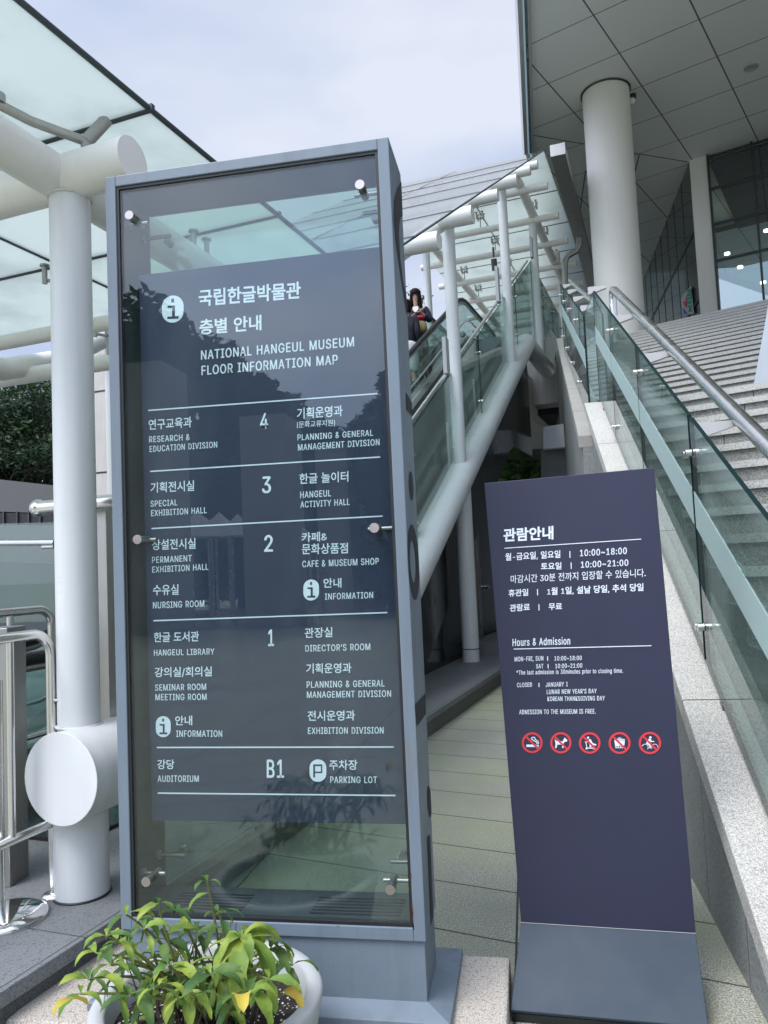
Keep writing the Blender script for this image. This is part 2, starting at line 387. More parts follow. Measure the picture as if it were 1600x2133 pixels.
# letter outlines for the latin lettering (advance; points; faces), Hangul comes from Blender's built-in font
GLY_ = {
 '&': (179, (79, -3, 66, -2, 54, 1, 44, 5, 35, 10, 28, 17, 22, 25, 17, 34, 15, 43, 14, 53, 14, 62, 16, 69, 19, 76, 23, 82, 28, 88, 34, 94, 41, 100, 48, 105, 56, 112, 86, 134, 89, 136, 92, 138, 95, 141, 97, 144, 100, 147, 102, 150, 103, 154, 104, 158, 105, 162, 104, 168, 102, 173, 98, 178, 93, 182, 87, 184, 81, 184, 76, 184, 71, 183, 67, 181, 64, 179, 61, 176, 58, 172, 56, 169, 55, 164, 55, 160, 55, 155, 56, 150, 58, 145, 61, 141, 64, 136, 67, 131, 72, 126, 76, 120, 82, 114, 175, 0, 146, 0, 69, 93, 61, 101, 55, 110, 48, 117, 43, 124, 39, 131, 35, 138, 32, 144, 31, 152, 30, 159, 31, 168, 33, 176, 36, 183, 41, 190, 47, 195, 54, 200, 62, 203, 70, 205, 80, 205, 90, 205, 98, 203, 106, 200, 113, 195, 119, 190, 123, 184, 127, 177, 129, 170, 129, 162, 129, 156, 128, 150, 126, 145, 123, 139, 120, 135, 117, 130, 112, 126, 108, 121, 102, 117, 62, 87, 54, 81, 48, 75, 44, 70, 41, 64, 39, 59, 39, 52, 39, 46, 41, 40, 44, 35, 47, 30, 52, 26, 57, 23, 63, 21, 70, 19, 77, 19, 85, 19, 93, 21, 100, 24, 108, 28, 114, 32, 120, 38, 126, 45, 131, 52, 134, 61, 137, 70, 139, 79, 140, 90, 163, 90, 163, 78, 161, 67, 159, 57, 156, 50, 152, 43, 148, 37, 145, 32, 141, 28, 138, 25, 133, 19, 126, 12, 118, 7, 108, 3, 99, 0, 89, -2), ((72, 74, 73), (71, 74, 72), (71, 75, 74), (70, 75, 71), (70, 76, 75), (69, 76, 70), (69, 77, 76), (69, 78, 77), (68, 78, 69), (68, 79, 78), (67, 34, 68), (34, 79, 68), (67, 35, 34), (33, 79, 34), (67, 36, 35), (33, 80, 79), (32, 80, 33), (66, 36, 67), (66, 37, 36), (31, 80, 32), (66, 38, 37), (66, 39, 38), (30, 80, 31), (30, 81, 80), (65, 39, 66), (65, 40, 39), (29, 81, 30), (65, 41, 40), (29, 82, 81), (65, 42, 41), (28, 82, 29), (64, 42, 65), (64, 43, 42), (27, 82, 28), (27, 83, 82), (64, 44, 43), (63, 44, 64), (26, 83, 27), (26, 84, 83), (63, 45, 44), (25, 84, 26), (62, 45, 63), (25, 85, 84), (24, 85, 25), (62, 46, 45), (23, 85, 24), (62, 47, 46), (23, 86, 85), (61, 47, 62), (22, 86, 23), (21, 86, 22), (61, 48, 47), (21, 87, 86), (20, 87, 21), (60, 48, 61), (19, 87, 20), (60, 49, 48), (19, 88, 87), (18, 51, 19), (51, 88, 19), (60, 50, 49), (59, 50, 60), (51, 89, 88), (59, 51, 50), (51, 90, 89), (58, 51, 59), (51, 91, 90), (58, 18, 51), (18, 52, 51), (57, 18, 58), (18, 115, 52), (115, 53, 52), (17, 57, 18), (57, 115, 18), (17, 56, 57), (16, 56, 17), (16, 55, 56), (15, 55, 16), (14, 55, 15), (14, 92, 55), (92, 54, 55), (118, 120, 119), (118, 121, 120), (13, 92, 14), (13, 93, 92), (12, 93, 13), (12, 94, 93), (117, 121, 118), (117, 122, 121), (11, 94, 12), (11, 95, 94), (11, 96, 95), (116, 122, 117), (10, 96, 11), (116, 123, 122), (10, 97, 96), (9, 97, 10), (115, 123, 116), (9, 98, 97), (115, 124, 123), (8, 98, 9), (8, 99, 98), (114, 127, 115), (127, 53, 115), (53, 126, 115), (126, 124, 115), (126, 125, 124), (8, 100, 99), (113, 127, 114), (7, 100, 8), (7, 101, 100), (112, 127, 113), (127, 53, 126), (7, 102, 101), (6, 102, 7), (111, 127, 112), (111, 128, 127), (6, 103, 102), (111, 129, 128), (110, 129, 111), (6, 104, 103), (110, 130, 129), (5, 104, 6), (109, 130, 110), (5, 105, 104), (108, 130, 109), (5, 106, 105), (107, 130, 108), (5, 107, 106), (107, 131, 130), (5, 131, 107), (4, 131, 5), (4, 132, 131), (3, 132, 4), (3, 133, 132), (2, 133, 3), (2, 134, 133), (1, 134, 2), (1, 135, 134), (0, 135, 1),)),
 "'": (82, (31, 127, 28, 203, 54, 203, 51, 127), ((0, 2, 1), (0, 3, 2),)),
 '*': (181, (81, 89, 82, 132, 46, 109, 36, 126, 74, 146, 36, 166, 46, 184, 82, 160, 81, 203, 100, 203, 98, 160, 135, 184, 145, 166, 106, 146, 145, 126, 135, 109, 98, 132, 100, 89), ((7, 9, 8), (7, 10, 9), (5, 7, 6), (10, 12, 11), (4, 7, 5), (10, 13, 12), (4, 10, 7), (4, 13, 10), (3, 13, 4), (3, 1, 13), (1, 16, 13), (16, 14, 13), (3, 2, 1), (0, 16, 1), (0, 17, 16), (15, 14, 16),)),
 ',': (75, (15, -48, 27, 28, 55, 28, 34, -48), ((0, 2, 1), (0, 3, 2),)),
 '-': (181, (135, 98, 135, 75, 46, 75, 46, 98), ((2, 0, 3), (2, 1, 0),)),
 '.': (75, (38, -2, 33, -1, 29, 1, 25, 4, 22, 7, 20, 12, 20, 16, 20, 21, 22, 26, 25, 29, 29, 32, 33, 34, 38, 35, 43, 34, 47, 32, 51, 29, 54, 26, 56, 21, 56, 16, 56, 12, 54, 7, 51, 4, 47, 1, 43, -1), ((11, 13, 12), (10, 13, 11), (10, 14, 13), (10, 15, 14), (9, 15, 10), (8, 15, 9), (8, 16, 15), (7, 16, 8), (7, 17, 16), (6, 17, 7), (6, 18, 17), (5, 18, 6), (5, 19, 18), (4, 19, 5), (4, 20, 19), (3, 20, 4), (3, 21, 20), (2, 21, 3), (2, 22, 21), (1, 22, 2), (1, 23, 22), (0, 23, 1),)),
 '/': (100, (94, 213, 28, -31, 6, -31, 71, 213), ((2, 0, 3), (2, 1, 0),)),
 '0': (181, (91, -3, 76, -1, 63, 3, 52, 10, 42, 19, 34, 31, 28, 45, 23, 62, 20, 81, 19, 102, 20, 122, 23, 141, 28, 158, 34, 172, 42, 184, 52, 194, 64, 201, 76, 205, 91, 206, 105, 205, 118, 201, 129, 194, 139, 184, 147, 172, 154, 158, 158, 141, 161, 122, 162, 102, 161, 81, 158, 62, 154, 45, 147, 31, 139, 19, 129, 10, 118, 3, 105, -1, 91, 20, 100, 21, 109, 24, 116, 29, 123, 37, 128, 46, 132, 57, 135, 71, 137, 85, 138, 102, 137, 118, 135, 133, 132, 146, 128, 157, 123, 167, 116, 174, 109, 179, 100, 183, 91, 184, 81, 183, 73, 179, 65, 174, 59, 167, 53, 157, 49, 146, 46, 133, 44, 118, 44, 102, 44, 85, 46, 71, 49, 57, 53, 46, 59, 37, 65, 29, 73, 24, 81, 21), ((17, 19, 18), (16, 19, 17), (16, 20, 19), (15, 20, 16), (15, 21, 20), (14, 21, 15), (14, 22, 21), (14, 54, 22), (54, 53, 22), (53, 23, 22), (13, 55, 14), (55, 54, 14), (13, 56, 55), (52, 23, 53), (13, 57, 56), (51, 23, 52), (13, 58, 57), (50, 23, 51), (50, 24, 23), (12, 58, 13), (12, 59, 58), (49, 24, 50), (11, 59, 12), (49, 25, 24), (11, 60, 59), (48, 25, 49), (11, 61, 60), (47, 25, 48), (10, 61, 11), (47, 26, 25), (10, 62, 61), (46, 26, 47), (9, 62, 10), (46, 27, 26), (9, 63, 62), (45, 27, 46), (8, 63, 9), (8, 64, 63), (44, 27, 45), (44, 28, 27), (8, 65, 64), (43, 28, 44), (7, 65, 8), (43, 29, 28), (7, 66, 65), (42, 29, 43), (6, 66, 7), (42, 30, 29), (6, 67, 66), (41, 30, 42), (40, 30, 41), (6, 68, 67), (5, 68, 6), (40, 31, 30), (5, 69, 68), (39, 31, 40), (39, 32, 31), (4, 69, 5), (4, 70, 69), (38, 32, 39), (4, 71, 70), (37, 32, 38), (36, 32, 37), (4, 36, 71), (4, 32, 36), (4, 33, 32), (3, 33, 4), (2, 33, 3), (2, 34, 33), (2, 35, 34), (1, 35, 2), (1, 0, 35),)),
 '1': (181, (31, 0, 31, 22, 156, 22, 156, 0, 110, 203, 110, 0, 85, 0, 85, 179, 84, 179, 34, 143, 34, 171, 79, 203), ((10, 4, 11), (10, 8, 4), (8, 7, 4), (7, 5, 4), (10, 9, 8), (6, 5, 7), (0, 2, 1), (0, 3, 2),)),
 '2': (181, (26, 0, 26, 19, 94, 91, 101, 99, 107, 106, 113, 113, 118, 119, 121, 125, 124, 131, 126, 136, 128, 142, 128, 149, 128, 156, 126, 162, 123, 167, 119, 172, 115, 176, 109, 180, 103, 182, 97, 183, 89, 184, 82, 183, 75, 182, 69, 179, 64, 175, 59, 171, 56, 165, 53, 159, 51, 152, 51, 145, 26, 145, 27, 156, 30, 167, 34, 177, 41, 185, 48, 193, 57, 198, 67, 203, 78, 205, 90, 206, 102, 205, 113, 203, 122, 199, 131, 193, 138, 186, 144, 178, 149, 169, 152, 159, 152, 149, 152, 142, 151, 134, 148, 127, 145, 120, 140, 112, 134, 103, 127, 94, 118, 84, 107, 72, 61, 24, 61, 23, 156, 23, 156, 0), ((38, 40, 39), (38, 41, 40), (37, 41, 38), (37, 42, 41), (36, 42, 37), (36, 43, 42), (35, 43, 36), (35, 44, 43), (34, 44, 35), (34, 20, 44), (20, 19, 44), (19, 45, 44), (33, 21, 34), (21, 20, 34), (18, 45, 19), (33, 22, 21), (17, 45, 18), (33, 23, 22), (16, 45, 17), (33, 24, 23), (16, 46, 45), (32, 24, 33), (15, 46, 16), (32, 25, 24), (14, 46, 15), (32, 26, 25), (14, 47, 46), (13, 47, 14), (31, 26, 32), (31, 27, 26), (12, 47, 13), (12, 48, 47), (31, 28, 27), (30, 28, 31), (11, 48, 12), (30, 29, 28), (11, 49, 48), (10, 49, 11), (9, 49, 10), (9, 50, 49), (8, 50, 9), (8, 51, 50), (7, 51, 8), (7, 52, 51), (6, 52, 7), (6, 53, 52), (5, 53, 6), (4, 53, 5), (4, 54, 53), (3, 54, 4), (3, 55, 54), (2, 55, 3), (2, 56, 55), (1, 56, 2), (1, 57, 56), (1, 58, 57), (1, 59, 58), (1, 60, 59), (1, 61, 60), (0, 61, 1),)),
 '3': (181, (87, -3, 75, -2, 64, 0, 53, 4, 43, 9, 35, 15, 28, 23, 23, 32, 19, 42, 17, 53, 44, 53, 45, 46, 47, 40, 51, 35, 55, 30, 60, 27, 66, 24, 73, 22, 80, 20, 87, 20, 95, 20, 103, 22, 110, 24, 116, 28, 122, 32, 126, 37, 129, 43, 131, 50, 132, 58, 131, 65, 129, 72, 126, 78, 122, 84, 117, 89, 110, 93, 102, 97, 92, 98, 80, 99, 63, 99, 63, 120, 115, 179, 115, 181, 28, 181, 28, 203, 149, 203, 149, 184, 85, 111, 85, 116, 99, 116, 112, 114, 123, 110, 133, 105, 142, 98, 148, 89, 153, 79, 156, 69, 157, 58, 156, 47, 153, 36, 148, 26, 141, 18, 133, 11, 123, 5, 112, 1, 100, -2), ((42, 44, 43), (42, 45, 44), (42, 41, 45), (41, 40, 45), (40, 46, 45), (39, 47, 40), (47, 46, 40), (38, 47, 39), (47, 49, 48), (38, 49, 47), (38, 50, 49), (38, 51, 50), (38, 37, 51), (37, 52, 51), (36, 52, 37), (35, 52, 36), (35, 53, 52), (34, 53, 35), (33, 53, 34), (32, 53, 33), (32, 54, 53), (31, 54, 32), (31, 55, 54), (30, 55, 31), (29, 55, 30), (29, 56, 55), (28, 56, 29), (27, 56, 28), (27, 57, 56), (8, 10, 9), (8, 11, 10), (26, 57, 27), (26, 58, 57), (8, 12, 11), (25, 58, 26), (7, 12, 8), (7, 13, 12), (24, 58, 25), (24, 59, 58), (7, 14, 13), (23, 59, 24), (6, 14, 7), (6, 15, 14), (22, 59, 23), (6, 16, 15), (22, 60, 59), (21, 60, 22), (6, 17, 16), (5, 17, 6), (20, 60, 21), (5, 18, 17), (19, 60, 20), (5, 19, 18), (5, 60, 19), (5, 61, 60), (4, 61, 5), (4, 62, 61), (3, 62, 4), (3, 63, 62), (2, 63, 3), (2, 64, 63), (1, 64, 2), (1, 0, 64),)),
 '4': (181, (16, 42, 16, 63, 99, 203, 124, 203, 43, 66, 43, 65, 165, 65, 165, 42, 113, 0, 113, 48, 113, 58, 113, 127, 137, 127, 137, 0), ((1, 3, 2), (1, 4, 3), (10, 12, 11), (10, 13, 12), (1, 5, 4), (1, 6, 5), (1, 10, 6), (10, 7, 6), (0, 10, 1), (0, 9, 10), (13, 7, 10), (0, 8, 9), (8, 7, 0), (8, 13, 7),)),
 '8': (181, (91, -3, 77, -2, 65, 1, 54, 5, 45, 10, 36, 17, 30, 25, 25, 34, 22, 43, 21, 54, 21, 63, 23, 70, 26, 78, 30, 85, 35, 91, 40, 96, 47, 101, 54, 104, 61, 106, 61, 107, 52, 110, 44, 116, 37, 123, 32, 132, 29, 142, 28, 152, 29, 162, 32, 171, 36, 180, 42, 187, 50, 194, 58, 199, 68, 203, 79, 205, 91, 206, 102, 205, 113, 203, 122, 199, 131, 194, 138, 187, 145, 180, 149, 171, 152, 162, 153, 152, 152, 142, 149, 132, 144, 123, 137, 116, 129, 110, 120, 107, 120, 106, 127, 104, 134, 101, 140, 96, 146, 91, 151, 85, 155, 78, 158, 70, 160, 63, 160, 54, 159, 43, 156, 34, 151, 25, 145, 17, 136, 10, 127, 5, 116, 1, 104, -2, 91, 20, 99, 20, 107, 22, 114, 24, 120, 27, 125, 32, 129, 37, 132, 42, 134, 49, 135, 55, 134, 63, 132, 69, 129, 75, 125, 81, 119, 85, 113, 89, 106, 92, 99, 94, 91, 94, 82, 94, 75, 92, 68, 89, 61, 85, 56, 81, 52, 75, 49, 69, 47, 63, 46, 55, 47, 49, 49, 42, 52, 37, 56, 32, 61, 27, 67, 24, 74, 22, 82, 20, 91, 116, 97, 116, 104, 118, 110, 120, 115, 123, 119, 127, 123, 132, 126, 138, 127, 144, 128, 150, 127, 157, 126, 163, 123, 168, 120, 173, 115, 177, 110, 180, 104, 182, 98, 183, 91, 184, 83, 183, 77, 182, 71, 180, 66, 177, 61, 173, 58, 168, 55, 163, 54, 157, 53, 150, 54, 144, 55, 138, 58, 132, 61, 127, 66, 123, 71, 120, 77, 118, 84, 116), ((33, 35, 34), (32, 35, 33), (32, 36, 35), (31, 36, 32), (31, 37, 36), (30, 37, 31), (30, 38, 37), (29, 38, 30), (29, 39, 38), (28, 123, 29), (123, 39, 29), (123, 122, 39), (122, 121, 39), (121, 40, 39), (28, 124, 123), (120, 40, 121), (28, 125, 124), (119, 40, 120), (27, 125, 28), (119, 41, 40), (27, 126, 125), (118, 41, 119), (27, 127, 126), (117, 41, 118), (116, 41, 117), (27, 128, 127), (26, 128, 27), (116, 42, 41), (26, 129, 128), (115, 42, 116), (26, 130, 129), (114, 42, 115), (25, 130, 26), (114, 43, 42), (25, 131, 130), (113, 43, 114), (24, 131, 25), (113, 44, 43), (24, 132, 131), (112, 44, 113), (24, 133, 132), (111, 44, 112), (111, 45, 44), (23, 133, 24), (23, 134, 133), (110, 45, 111), (23, 135, 134), (109, 45, 110), (109, 46, 45), (22, 135, 23), (22, 136, 135), (108, 46, 109), (22, 137, 136), (107, 46, 108), (107, 47, 46), (21, 137, 22), (21, 138, 137), (106, 47, 107), (21, 139, 138), (105, 47, 106), (21, 104, 139), (104, 47, 105), (21, 47, 104), (21, 48, 47), (20, 48, 21), (20, 49, 48), (19, 49, 20), (18, 49, 19), (18, 50, 49), (17, 50, 18), (17, 51, 50), (16, 51, 17), (16, 52, 51), (15, 52, 16), (15, 53, 52), (14, 86, 15), (86, 53, 15), (86, 54, 53), (14, 87, 86), (85, 54, 86), (14, 88, 87), (84, 54, 85), (14, 89, 88), (83, 54, 84), (13, 89, 14), (83, 55, 54), (13, 90, 89), (82, 55, 83), (13, 91, 90), (81, 55, 82), (12, 91, 13), (81, 56, 55), (12, 92, 91), (80, 56, 81), (11, 92, 12), (80, 57, 56), (11, 93, 92), (79, 57, 80), (79, 58, 57), (10, 93, 11), (10, 94, 93), (78, 58, 79), (10, 95, 94), (77, 58, 78), (77, 59, 58), (9, 95, 10), (9, 96, 95), (76, 59, 77), (8, 96, 9), (76, 60, 59), (8, 97, 96), (75, 60, 76), (75, 61, 60), (7, 97, 8), (7, 98, 97), (74, 61, 75), (7, 99, 98), (73, 61, 74), (6, 99, 7), (73, 62, 61), (6, 100, 99), (72, 62, 73), (6, 101, 100), (71, 62, 72), (5, 101, 6), (71, 63, 62), (5, 102, 101), (70, 63, 71), (5, 103, 102), (69, 63, 70), (5, 68, 103), (68, 63, 69), (5, 63, 68), (4, 63, 5), (4, 64, 63), (4, 65, 64), (3, 65, 4), (2, 65, 3), (2, 66, 65), (1, 66, 2), (1, 67, 66), (0, 67, 1),)),
 ':': (75, (38, 108, 33, 109, 29, 111, 25, 114, 22, 117, 20, 122, 20, 126, 20, 131, 22, 136, 25, 139, 29, 142, 33, 144, 38, 145, 43, 144, 47, 142, 51, 139, 54, 136, 56, 131, 56, 126, 56, 122, 54, 117, 51, 114, 47, 111, 43, 109, 38, -2, 33, -1, 29, 1, 25, 4, 22, 7, 20, 12, 20, 16, 20, 21, 22, 26, 25, 29, 29, 32, 33, 34, 38, 35, 43, 34, 47, 32, 51, 29, 54, 26, 56, 21, 56, 16, 56, 12, 54, 7, 51, 4, 47, 1, 43, -1), ((35, 37, 36), (34, 37, 35), (34, 38, 37), (34, 39, 38), (33, 39, 34), (32, 39, 33), (32, 40, 39), (31, 40, 32), (31, 41, 40), (30, 41, 31), (30, 42, 41), (29, 42, 30), (29, 43, 42), (28, 43, 29), (28, 44, 43), (27, 44, 28), (27, 45, 44), (26, 45, 27), (26, 46, 45), (25, 46, 26), (25, 47, 46), (24, 47, 25), (11, 13, 12), (11, 14, 13), (10, 14, 11), (10, 15, 14), (9, 15, 10), (8, 15, 9), (8, 16, 15), (7, 16, 8), (7, 17, 16), (6, 17, 7), (6, 18, 17), (5, 18, 6), (5, 19, 18), (5, 20, 19), (4, 20, 5), (3, 20, 4), (3, 21, 20), (2, 21, 3), (2, 22, 21), (2, 23, 22), (1, 23, 2), (1, 0, 23),)),
 'A': (192, (7, 0, 81, 203, 110, 203, 185, 0, 158, 0, 115, 121, 112, 129, 109, 138, 106, 149, 102, 161, 98, 175, 93, 191, 98, 191, 93, 175, 89, 161, 85, 148, 82, 138, 79, 129, 76, 121, 34, 0, 44, 57, 44, 79, 148, 79, 148, 57), ((0, 11, 1), (11, 2, 1), (11, 12, 2), (12, 3, 2), (0, 21, 11), (21, 13, 11), (13, 10, 11), (13, 10, 12), (10, 22, 12), (22, 3, 12), (9, 22, 10), (21, 14, 13), (8, 22, 9), (21, 15, 14), (7, 22, 8), (21, 16, 15), (6, 22, 7), (21, 17, 16), (5, 22, 6), (21, 18, 17), (21, 20, 18), (20, 19, 18), (4, 23, 5), (23, 22, 5), (0, 20, 21), (20, 22, 21), (20, 23, 22), (23, 3, 22), (0, 19, 20), (4, 3, 23),)),
 'B': (182, (24, 0, 24, 203, 96, 203, 110, 203, 121, 200, 132, 196, 140, 191, 147, 184, 152, 177, 156, 168, 158, 159, 159, 150, 159, 141, 157, 134, 155, 128, 151, 123, 147, 118, 143, 114, 137, 111, 132, 109, 126, 107, 126, 105, 132, 104, 139, 102, 145, 98, 151, 94, 156, 88, 161, 81, 164, 73, 166, 65, 167, 54, 166, 45, 164, 35, 160, 27, 154, 19, 147, 13, 138, 7, 127, 3, 114, 1, 99, 0, 50, 23, 98, 23, 112, 24, 124, 27, 132, 32, 138, 38, 141, 46, 142, 55, 142, 61, 140, 68, 137, 74, 133, 79, 128, 83, 122, 87, 115, 90, 108, 92, 99, 92, 50, 92, 50, 114, 95, 114, 102, 115, 109, 116, 115, 118, 121, 122, 125, 126, 129, 131, 132, 136, 134, 142, 134, 149, 133, 157, 130, 165, 125, 172, 118, 177, 108, 180, 96, 181, 50, 181), ((0, 75, 1), (75, 2, 1), (75, 3, 2), (75, 4, 3), (75, 5, 4), (75, 6, 5), (75, 7, 6), (75, 74, 7), (74, 8, 7), (0, 58, 75), (73, 8, 74), (72, 8, 73), (72, 9, 8), (71, 9, 72), (70, 9, 71), (70, 10, 9), (69, 10, 70), (69, 11, 10), (68, 11, 69), (68, 12, 11), (67, 12, 68), (66, 12, 67), (66, 13, 12), (65, 13, 66), (65, 14, 13), (64, 14, 65), (64, 15, 14), (63, 15, 64), (63, 16, 15), (62, 16, 63), (61, 16, 62), (61, 17, 16), (60, 17, 61), (59, 17, 60), (59, 18, 17), (0, 57, 58), (57, 59, 58), (57, 18, 59), (57, 19, 18), (57, 20, 19), (57, 21, 20), (57, 22, 21), (57, 23, 22), (57, 24, 23), (57, 25, 24), (57, 56, 25), (56, 55, 25), (55, 26, 25), (0, 40, 57), (54, 26, 55), (53, 26, 54), (53, 27, 26), (52, 27, 53), (51, 27, 52), (51, 28, 27), (50, 28, 51), (49, 28, 50), (49, 29, 28), (48, 29, 49), (48, 30, 29), (47, 30, 48), (46, 30, 47), (46, 31, 30), (45, 31, 46), (45, 32, 31), (44, 32, 45), (44, 33, 32), (43, 33, 44), (42, 33, 43), (42, 34, 33), (41, 34, 42), (0, 41, 40), (0, 34, 41), (0, 35, 34), (0, 36, 35), (0, 37, 36), (0, 38, 37), (0, 39, 38),)),
 'C': (204, (107, -3, 90, -1, 74, 3, 60, 10, 47, 20, 37, 32, 28, 46, 21, 63, 17, 81, 16, 102, 17, 122, 21, 141, 28, 157, 37, 172, 47, 184, 60, 193, 74, 201, 90, 205, 107, 206, 117, 206, 127, 204, 136, 202, 145, 198, 153, 194, 161, 188, 168, 182, 174, 175, 179, 167, 183, 159, 187, 149, 189, 139, 163, 139, 161, 146, 159, 152, 156, 158, 152, 163, 148, 167, 143, 171, 138, 175, 132, 177, 126, 180, 120, 181, 113, 182, 107, 182, 95, 181, 84, 178, 73, 173, 64, 166, 56, 157, 50, 146, 45, 133, 42, 118, 41, 102, 42, 85, 45, 71, 50, 58, 57, 47, 64, 38, 74, 31, 84, 25, 95, 22, 107, 21, 113, 21, 120, 22, 126, 24, 132, 26, 138, 29, 143, 32, 148, 36, 152, 41, 156, 46, 159, 51, 161, 58, 163, 64, 189, 64, 187, 54, 184, 45, 179, 36, 174, 28, 168, 21, 161, 15, 153, 10, 145, 5, 136, 2, 127, -1, 117, -2), ((17, 19, 18), (17, 20, 19), (16, 20, 17), (16, 21, 20), (16, 22, 21), (15, 22, 16), (15, 23, 22), (15, 24, 23), (14, 24, 15), (14, 25, 24), (13, 44, 14), (44, 43, 14), (43, 25, 14), (42, 25, 43), (42, 26, 25), (41, 26, 42), (13, 45, 44), (40, 26, 41), (39, 26, 40), (13, 46, 45), (38, 26, 39), (38, 27, 26), (37, 27, 38), (13, 47, 46), (12, 47, 13), (36, 27, 37), (35, 27, 36), (35, 28, 27), (12, 48, 47), (34, 28, 35), (34, 29, 28), (33, 29, 34), (11, 48, 12), (11, 49, 48), (32, 29, 33), (32, 30, 29), (31, 30, 32), (11, 50, 49), (10, 50, 11), (10, 51, 50), (9, 51, 10), (9, 52, 51), (8, 52, 9), (8, 53, 52), (8, 54, 53), (7, 54, 8), (7, 55, 54), (72, 74, 73), (72, 75, 74), (6, 55, 7), (6, 56, 55), (71, 75, 72), (71, 76, 75), (70, 76, 71), (6, 57, 56), (5, 57, 6), (69, 76, 70), (69, 77, 76), (68, 77, 69), (5, 58, 57), (68, 78, 77), (67, 78, 68), (66, 78, 67), (4, 58, 5), (4, 59, 58), (65, 78, 66), (65, 79, 78), (64, 79, 65), (4, 60, 59), (63, 79, 64), (62, 79, 63), (4, 61, 60), (61, 79, 62), (61, 80, 79), (4, 80, 61), (3, 80, 4), (3, 81, 80), (2, 81, 3), (2, 82, 81), (2, 83, 82), (1, 83, 2), (1, 84, 83), (1, 85, 84), (0, 85, 1),)),
 'D': (201, (88, 0, 38, 0, 38, 23, 86, 23, 102, 24, 115, 27, 127, 32, 137, 40, 145, 49, 152, 60, 156, 72, 159, 86, 160, 102, 159, 118, 156, 132, 152, 144, 145, 155, 138, 164, 128, 171, 116, 176, 103, 180, 88, 181, 37, 181, 37, 203, 90, 203, 109, 202, 126, 198, 141, 191, 154, 182, 165, 170, 173, 156, 180, 140, 183, 122, 185, 102, 183, 82, 180, 64, 173, 47, 165, 33, 154, 22, 140, 12, 125, 5, 107, 1, 50, 203, 50, 0, 24, 0, 24, 203), ((44, 23, 45), (23, 42, 45), (44, 22, 23), (42, 24, 23), (43, 24, 42), (43, 21, 24), (21, 25, 24), (21, 26, 25), (21, 27, 26), (21, 28, 27), (21, 20, 28), (20, 29, 28), (44, 21, 22), (44, 2, 21), (2, 43, 21), (19, 29, 20), (18, 29, 19), (17, 29, 18), (17, 30, 29), (16, 30, 17), (16, 31, 30), (15, 31, 16), (14, 31, 15), (14, 32, 31), (13, 32, 14), (13, 33, 32), (12, 33, 13), (11, 33, 12), (11, 34, 33), (10, 34, 11), (10, 35, 34), (9, 35, 10), (9, 36, 35), (8, 36, 9), (7, 36, 8), (7, 37, 36), (6, 37, 7), (6, 38, 37), (5, 38, 6), (4, 38, 5), (3, 38, 4), (44, 1, 2), (43, 3, 2), (43, 38, 3), (43, 39, 38), (43, 40, 39), (43, 41, 40), (43, 0, 41), (1, 43, 44), (43, 0, 1),)),
 'E': (167, (24, 0, 24, 203, 149, 203, 149, 181, 50, 181, 50, 114, 142, 114, 142, 91, 50, 91, 50, 23, 150, 23, 150, 0), ((0, 4, 1), (4, 2, 1), (4, 3, 2), (0, 5, 4), (0, 8, 5), (8, 6, 5), (8, 7, 6), (0, 9, 8), (0, 10, 9), (0, 11, 10),)),
 'F': (164, (24, 0, 24, 203, 148, 203, 148, 181, 50, 181, 50, 111, 138, 111, 138, 88, 50, 88, 50, 0), ((0, 4, 1), (4, 2, 1), (4, 3, 2), (0, 5, 4), (0, 8, 5), (8, 6, 5), (8, 7, 6), (0, 9, 8),)),
